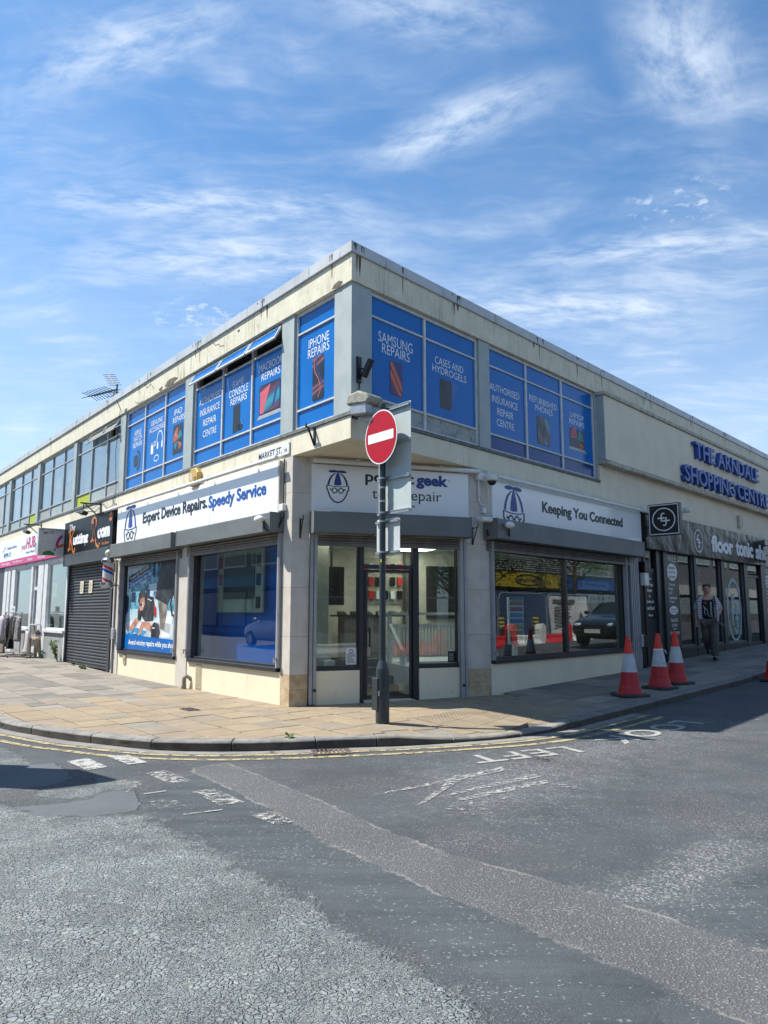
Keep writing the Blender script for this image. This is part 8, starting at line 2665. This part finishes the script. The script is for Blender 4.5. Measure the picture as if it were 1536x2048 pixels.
MB(pf).box(-.022, .022, -.106, -.095, 1.605, 1.612).build('mouth', M('lip_tone', (0.25, 0.09, 0.075), 0.5), T)
for sx in (-.083, .083): MB(pf).ball((sx * 1.08, .0, 1.665), .010, .02, .032, 8, 6).build('ear', SKIN, T, smooth=True)
for (x, y0, z, yaw) in ((-.03, .30, .17, 0), (.10, -.10, .04, 0)):
    b = MB(pf); b.ball((x, y0 - .03, z), .052, .13, .045, 14, 8); b.build('shoe', M('black_shoe', (0.012, 0.012, 0.013), 0.5), T, smooth=True)
    b = MB(pf); b.box(x - .045, x + .045, y0 - .15, y0 + .08, z - .045, z - .028); b.build('sole', M('shoe_sole', (0.05, 0.045, 0.04), 0.8), T, bevel=.01)
WPRINT = M('tee_print', (0.62, 0.62, 0.62), 0.8)
b = MB(pf)
vs, fs, asp = text_mesh('BASQUIAT', 0.02)
b.add([(.045 + .045 * v[1], -.150 - (.004 if v[2] > 0 else 0), 1.37 - .36 * v[0]) for v in vs], fs)
b.build('t_shirt_lettering', WPRINT, T)
b = MB(pf)
stroke(b, [(-.09, 1.36), (-.05, 1.38), (-.02, 1.34), (-.06, 1.32), (-.09, 1.36)], .012, -.152, -.146)
b.build('t_shirt_print', M('print_ochre', (0.30, 0.20, 0.08), .8), T)
b = MB(pf)
stroke(b, [(-.10, 1.28), (-.07, 1.22), (-.08, 1.12), (-.05, 1.06)], .01, -.155, -.149); stroke(b, [(-.07, 1.25), (-.02, 1.18), (.0, 1.08), (.03, 1.02)], .01, -.155, -.149)
b.build('t_shirt_print', WPRINT, T)
MB(pf).tube([(.205, -.075, 1.035), (.21, -.06, 1.03)], .042, 10).build('watch', BLACK, T)
b = MB(pf); b.tube([(.16, .10, 1.50), (.15, -.02, 1.50), (.155, -.11, 1.42), (.17, -.125, 1.30)], .02, 6); b.build('bag_strap', M('strap_green', (0.02, 0.05, 0.05), .8), T)

# ================================================================ what stands across the street (seen in the shop windows)
# site fence, barriers, car and shops facing the right hand facade
def RW(x, d, z=0.0):
    """point d metres out from the right facade"""
    return FR.w(x, -d, z)


def heras(label, fr, x, y, z, mesh_mat, w=3.4, h=2.0, da=0.0):
    T = Thing('fence_panel', label, 'fence', fr, x, y, z, group='temporary mesh fence panels across the street', da=da)
    f = T.fr
    b = MB(f)
    b.tube([(-w / 2, 0, 0), (-w / 2, 0, h - .25), (-w / 2 + .07, 0, h - .07), (-w / 2 + .25, 0, h), (w / 2 - .25, 0, h), (w / 2 - .07, 0, h - .07), (w / 2, 0, h - .25), (w / 2, 0, 0)], .021, 8)
    b.cyl((-w / 2, 0, .12), (w / 2, 0, .12), .018, n=6)
    b.build('frame', GALV, T)
    b = MB(f)
    n = int(w / .11)
    for k in range(1, n):
        xx = -w / 2 + w * k / n
        b.box(xx - .003, xx + .003, -.003, .003, .12, h)
    for k in range(1, 8):
        b.box(-w / 2, w / 2, -.003, .003, h * k / 8 - .003, h * k / 8 + .003)
    b.build('mesh', GALV, T)
    for sx in (-w / 2, w / 2): MB(f).box(sx - .2, sx + .2, -.12, .12, 0, .12).build('foot', RUBBER, T, bevel=.02)
    return T


def barrier(label, fr, x, y, z, mt):
    T = Thing('road_barrier', label, 'barrier', fr, x, y, z, group='red and white plastic road barriers')
    f = T.fr
    b = MB(f)
    b.prism_yz([(-.22, 0), (-.22, .16), (-.10, .30), (-.10, .42), (-.07, .45), (.07, .45), (.10, .42), (.10, .30), (.22, .16), (.22, 0)], -.95, .55)
    b.build('body', mt, T, bevel=.02)
    b = MB(f)
    b.prism_xz([(.55, 0), (.55, .66), (.62, .80), (.82, .84), (.95, .74), (.98, 0)], -.14, .14)
    b.build('end_block', mt, T, bevel=.03)
    for sx in (-.6, .1): MB(f).box(sx - .12, sx + .12, -.24, .24, 0.0, .06).build('foot', mt, T, bevel=.01)
    return T


BW = M('barrier_white', (0.66, 0.66, 0.64), .5, dirt=.3, dirt_col=(.35, .32, .28)); BR_ = M('barrier_red', (0.55, .025, .03), .5)
for i in range(6):
    x = 12.2 + i * 1.95
    barrier(('white', 'red')[i % 2] + ' plastic road barrier number%s in the row across the road' % ('', '', '', '', '', '')[i] if False else ('white barrier at the near end of the row', 'red barrier next to the near white one', 'white barrier before the printed banner', 'red barrier below the printed banner', 'white barrier behind the black car', 'red barrier at the far end of the row')[i], FR, x, -7.0, 0.14, (BW, BR_)[i % 2])
for i in range(5):
    heras(('mesh fence panel in front of the rubble heap', 'mesh fence panel with paper notices beside the rubble', 'mesh fence panel left of the banner', 'mesh fence panel carrying the printed banner', 'mesh fence panel behind the black car')[i], FR, 11.0 + i * 3.5, -8.4, 0.12, GALV)
T = Thing('site_banner', 'creased white printed banner tied to the site fence', 'banner', FR, 21.5, -8.36, .2)
b = MB(FR)
n = 14
pts = [(19.9 + 3.2 * i / n, -8.35 + .03 * math.sin(i * 1.7 + j), .25 + 1.8 * j / 6) for j in range(7) for i in range(n + 1)]
b.add(pts, [(j * (n + 1) + i, j * (n + 1) + i + 1, (j + 1) * (n + 1) + i + 1, (j + 1) * (n + 1) + i) for j in range(6) for i in range(n)])
b.build('sheet', M('banner_white', (0.58, 0.58, 0.57), .6, (0.40, 0.40, 0.40), 1.2), T, smooth=True)
b = MB(FR)
for k in range(7): b.box(20.2, 21.6 - .1 * (k % 3), -8.31, -8.30, .8 + k * .13, .85 + k * .13)
b.box(20.1, 21.9, -8.31, -8.30, 1.78, 1.92); b.prism_xz([(21.9, .5), (22.4, 1.4), (22.9, 1.0), (22.9, .5)], -8.31, -8.30)
b.build('print', M('banner_grey', (.09, .09, .10), .6), T)
T = Thing('rubble_heap', 'heap of brown earth and broken paving inside the site fence', 'rubble', FR, 14, -10.2, .1)
EARTH = M('site_earth', (0.22, 0.16, 0.11), .95, (0.14, .10, .07), 3.0, 1.0, 20)
b = MB(FR)
for k in range(60):
    x, y = random.gauss(14, 2.2), random.gauss(-10.3, .6); s = random.uniform(.1, .4)
    b.ball((x, y, .1 + max(0, .7 - abs(x - 14) * .2 - abs(y + 10.3) * .4) * random.uniform(.6, 1.2)), s, s * .8, s * .6, 7, 5)
b.build('rubble', EARTH, T); T.o['kind'] = 'stuff'
for i, x in enumerate((18.2, 20.8)):
    T = Thing('bollard', ('dark bollard with yellow bands nearer the rubble', 'dark bollard with yellow bands nearer the banner')[i], 'bollard', FR, x, -9.6, .1, 'banded bollards on the site')
    MB(FR).lathe([(.13, .1), (.13, .75), (.11, .78), (.11, 1.15)], x, -9.6, 14).build('post', INK, T)
    for z in (.80, .95, 1.10): MB(FR).lathe([(.14, z), (.14, z + .08)], x, -9.6, 14).build('band', M('band_yellow', (.65, .50, .02), .5), T)
T = Thing('site_hoarding', 'dark blue site hoarding panels behind the fence', 'hoarding', FR, 24, -11.2, .1)
for k in range(8):
    MB(FR).box(19 + k * 1.22, 20.2 + k * 1.22, -11.25, -11.2, .1, 2.3).build('panel', M('hoarding_blue', (.012, .04, .12), .5), T)
# shops opposite
T = Thing('opposite_shops', 'two storey shop row with yellow fascia across the right hand street', 'building', FR, 28, -14.5, 0)
FW2 = FR.sub(0, -14.5, 0, math.pi)           # faces back to the street
MB(FR).box(12, 120, -22, -14.5, 0, 7.4).build('wall', M('opp_grey_cladding', (.14, .145, .15), .7), T)
for k in range(9): MB(FR).box(12, 46, -14.5, -14.40, 3.62 + k * .12, 3.68 + k * .12).build('cladding_rib', M('opp_rib', (.34, .34, .34), .6), T)
MB(FR).box(24.0, 31.5, -14.5, -14.25, 2.72, 3.50).build('yellow_fascia', M('fascia_yellow', (.40, .28, .010), .5), T)
b = MB(FW2)
ft_ = lambda x: -x
ring(b, -27.9, 3.11, 1.35, .30, .05, -.28, -.252, 30)
put_text(b, 'TheWorks', -29.05, -26.75, 2.98, 3.24, -.252, .01, .03)
b.build('fascia_lettering', INK, T)
MB(FR).box(14.0, 23.8, -14.5, -14.3, 2.72, 3.45).build('blue_fascia', M('fascia_blue', (.01, .05, .20), .5), T)
MB(FR).box(31.8, 45.0, -14.5, -14.3, 2.72, 3.45).build('blue_fascia', MATS['fascia_blue'], T)
MB(FR).box(46, 119, -14.5, -14.3, 2.72, 3.45).build('pale_fascia', M('fascia_pale', (.45, .44, .42), .5), T)
for k in range(22):
    x = 13 + k * 4
    f = MB(FR).box(x, x + 3.4, -14.52, -14.46, .5, 2.6).build('shop_window', SHADOWGAP, T)
    MB(FR).box(x + .1, x + 3.3, -14.455, -14.45, .6, 2.5).build('pane', GLASS, T, f)
    f = MB(FR).box(x, x + 3.0, -14.45, -14.40, 5.2, 6.6).build('window', WHITEFRAME, T)
    MB(FR).box(x + .1, x + 2.9, -14.398, -14.39, 5.3, 6.5).build('pane', GLASS, T, f)


# cars
def car(label, fr, x, y, z, da, paint):
    T = Thing('parked_car', label, 'car', fr, x, y, z, da=da)
    f = T.fr                      # local x: length, front at -x
    secs = [(-2.15, .45, .62, .62, .70), (-2.05, .30, .80, .80, .80), (-1.5, .24, .93, .95, .86), (-.95, .22, 1.02, 1.02, .88), (-.35, .22, 1.08, 1.42, .89), (.3, .22, 1.10, 1.54, .89), (1.1, .22, 1.10, 1.52, .89), (1.7, .25, 1.08, 1.40, .88), (2.05, .32, 1.0, 1.12, .82), (2.18, .45, .85, .88, .74)]
    pts = []; m = 12
    for (sx, zb, zbelt, zt, hw) in secs:
        half = [(hw * .80, zb), (hw, zb + .12), (hw * 1.02, (zb + zbelt) / 2), (hw * .97, zbelt), (hw * (.80 if zt > zbelt + .1 else .9), zt - .05 if zt > zbelt + .1 else zbelt + .002), (hw * .55, zt)]
        ring_ = half + [(-a, b) for a, b in half[::-1]]
        pts += [(sx, a, b) for a, b in ring_]
    fs = []
    for j in range(len(secs) - 1):
        for i in range(m): fs.append((j * m + i, (j + 1) * m + i, (j + 1) * m + (i + 1) % m, j * m + (i + 1) % m))
    fs += [tuple(range(m)), tuple(range((len(secs) - 1) * m + m - 1, (len(secs) - 1) * m - 1, -1))]
    b = MB(f).add(pts, fs)
    o = b.build('body', paint, T, smooth=True)
    s = o.modifiers.new('sub', 'SUBSURF'); s.levels = 2; s.render_levels = 2
    CG = M('car_glass', (.012, .014, .016), .04)
    b = MB(f); b.add([(-1.02, -.66, 1.04), (-1.02, .66, 1.04), (-.36, .56, 1.44), (-.36, -.56, 1.44)], [(0, 1, 2, 3)]); b.build('windscreen', CG, T)
    for sg in (-1, 1):
        b = MB(f); b.add([(-.75, sg * .875, 1.08), (1.55, sg * .875, 1.10), (1.15, sg * .75, 1.46), (-.2, sg * .76, 1.43)], [(0, 1, 2, 3)]); b.build('side_window', CG, T)
        b = MB(f); b.ball((-2.02, sg * .58, .70), .10, .17, .08, 12, 8); b.build('headlight', M('headlight', (.5, .52, .55), .1), T, smooth=True)
        b = MB(f); b.ball((-.80, sg * .98, 1.10), .07, .10, .07, 10, 6); b.build('mirror', paint, T, smooth=True)
        for wx in (-1.35, 1.35):
            b = MB(f); b.cyl((wx, sg * .72, .32), (wx, sg * .90, .32), .325, n=24); w = b.build('wheel', M('tyre', (.02, .02, .02), .8), T, bevel=.03)
            b = MB(f); b.cyl((wx, sg * .88, .32), (wx, sg * .915, .32), .21, n=16); b.build('rim', CHROME, T, w)
    b = MB(f); b.box(-2.19, -2.15, -.26, .26, .46, .58); b.build('number_plate', M('plate_pale', (.6, .6, .56), .4), T)
    b = MB(f); b.box(-2.16, -2.1, -.45, .45, .60, .70); b.build('grille', BLACK, T)
    return T


car('black car parked facing down the right hand street', FR, 16.8, -3.7, road_h(*RW(16.8, 3.7)[:2]), 0.05, M('black_car_paint', (.006, .006, .008), .15, coat=.8))
car('white car parked across the left hand street', FL, -18.0, -9.8, road_h(*FL.w(-18, -9.8, 0)[:2]), 0.0, M('white_car_paint', (.40, .41, .42), .25, coat=.5))
# buildings across the left street, and behind the viewer
T = Thing('left_street_shops', 'pale two storey shop row across the left hand street', 'building', FL, -20, -17, 0)
MB(FL).box(-60, 6, -26, -17, 0, 7.0).build('wall', M('opp_pale_render', (.13, .135, .14), .8), T)
MB(FL).box(-60, 6, -17, -16.7, 3.0, 3.7).build('fascia', M('opp_fascia', (.03, .12, .24), .5), T)
for k in range(16):
    x = -58 + k * 4
    f = MB(FL).box(x, x + 3.2, -17.0, -16.95, 4.3, 5.9).build('window', WHITEFRAME, T)
    MB(FL).box(x + .1, x + 3.1, -16.949, -16.94, 4.4, 5.8).build('pane', M('opp_pane', (.015, .02, .025), .25), T, f)
    f = MB(FL).box(x, x + 3.4, -17.0, -16.95, .4, 2.8).build('shop_window', SHADOWGAP, T)
    MB(FL).box(x + .1, x + 3.3, -16.949, -16.94, .5, 2.7).build('pane', M('opp_pane', (.015, .02, .025), .25), T, f)
T = Thing('far_hall', 'plain brick hall behind the viewpoint', 'building', FW, 8, -26, 0)
MB().box(-16, 34, -34, -24, 0, 8).build('wall', M('opp_brick', (.20, .11, .08), .9, (.15, .085, .065), 2.0), T)
for k in range(8): MB().box(-13 + k * 5.5, -10 + k * 5.5, -24.0, -23.9, 1.0, 3.4).build('window', SHADOWGAP, T)

LEAF = leaf_mat('tree_leaf', (.035, .085, .018), (.075, .13, .035))
BARK = M('bark', (.09, .07, .05), .95, (.06, .05, .04), 6.0, .8, 20)


def tree(label, x, y, h, r):
    T = Thing('street_tree', label, 'tree', FW, x, y, road_h(x, y), group='trees across the junction')
    z0 = road_h(x, y)
    b = MB()
    b.tube([(x, y, z0), (x + .05, y, z0 + h * .25), (x - .04, y + .05, z0 + h * .5), (x, y, z0 + h * .85)], [.17, .13, .09, .03], 9)
    cl = []
    for k in range(16):
        a = random.uniform(0, 6.28); zz = z0 + h * random.uniform(.35, .8); rr = r * random.uniform(.4, .95)
        tip = (x + rr * math.cos(a), y + rr * math.sin(a), zz + random.uniform(.3, .9))
        b.tube([(x, y, zz - .3), ((x + tip[0]) / 2, (y + tip[1]) / 2, zz + .2), tip], [.05, .03, .01], 5)
        cl.append(tip)
    b.build('trunk', BARK, T)
    lf = MB()
    for k in range(5200):
        c = random.choice(cl)
        p = Vector(c) + Vector((random.gauss(0, .42), random.gauss(0, .42), random.gauss(0, .36)))
        d = Vector((random.uniform(-1, 1), random.uniform(-1, 1), random.uniform(-.6, .6))).normalized(); u = d.orthogonal().normalized(); L = random.uniform(.08, .16)
        lf.add([tuple(p), tuple(p + d * L * .5 + u * L * .3), tuple(p + d * L), tuple(p + d * L * .5 - u * L * .3)], [(0, 1, 2, 3)])
    lf.build('crown', LEAF, T)


q = RW(21.5, 12.2); tree('young tree in front of the yellow fascia', q[0], q[1], 6.0, 1.7)
q = RW(29.5, 12.4); tree('young tree near the blue hoarding', q[0], q[1], 6.5, 1.9)
q = FE.w(5.5, -17.0, 0); tree('tree behind the viewpoint facing the entrance', q[0], q[1], 7.0, 2.2)
q = FE.w(9.5, -15.0, 0); tree('second tree behind the viewpoint by the fence', q[0], q[1], 6.5, 2.0)
for i in range(3):
    heras(('mesh fence panel facing the shop entrance', 'mesh fence panel beside the entrance one', 'mesh fence panel nearest the brick hall')[i], FE, 4.2 + i * 3.5, -14.0, -.1, GALV)
barrier('red barrier below the fence facing the entrance', FE, 7.4, -13.0, -.1, BR_)
barrier('white barrier below the fence facing the entrance', FE, 4.6, -13.0, -.1, BW)
# leaflet stand inside the right hand window
T = Thing('leaflet_stand', 'white leaflet stand with coloured price cards inside the right window', 'stand', FR, 4.85, 0.55, .03)
b = MB(FR); b.box(4.62, 5.08, .40, .70, .03, .06); b.box(4.78, 4.92, .53, .57, .06, .80); b.box(4.60, 5.10, .50, .54, .80, 1.66); b.build('frame', WHITE_PLASTIC, T)
for j in range(7):
    for i in range(2):
        MB(FR).box(4.64 + i * .22, 4.84 + i * .22, .488, .499, .86 + j * .108, .94 + j * .108).build('card', M('card_%d' % (j % 5), ((.35, .05, .04), (.40, .20, .03), (.40, .34, .05), (.03, .15, .35), (.05, .22, .42))[min(4, j // 1 if j < 5 else 4)], .6), T)
MB(FR).box(4.63, 5.07, .488, .499, 1.60, 1.655).build('header_card', M('card_green', (.03, .18, .10), .6), T)

# unseen block, post and plates, added and shaped to cast the road shadow
LX, LY = -5.12, 7.40
T = Thing('shadow_blocker', 'unseen added cabinet and post just left of the view', 'blocker', FW, LX, LY, road_h(LX, LY))
z0 = road_h(LX, LY)
MB().box(LX - .3, LX + .25, LY - .35, LY + .35, z0, z0 + 2.05).build('blocker', GREYPAINT, T, bevel=.02)
MB().cyl((LX + .2, LY - .15, z0), (LX + .2, LY - .15, z0 + 3.5), .06, n=12).build('post', POSTM, T)
T = Thing('shadow_plates', 'unseen added triangle and plate shaped and turned for the road shadow', 'sign', FW, LX + .2, LY - .15, z0 + 2.2)
WS = Frame(LX + .2, LY - .15, 0, math.atan2(-SUN_H.x, SUN_H.y) + 0.12)
MB(WS).prism_xz([(-.42, z0 + 2.752), (.42, z0 + 2.752), (.03, z0 + 3.55), (-.03, z0 + 3.55)], -.08, -.075).build('triangle_plate', PLATE, T)
MB(WS).box(-.40, .40, -.08, -.075, z0 + 1.9, z0 + 2.75).build('square_plate', PLATE, T)
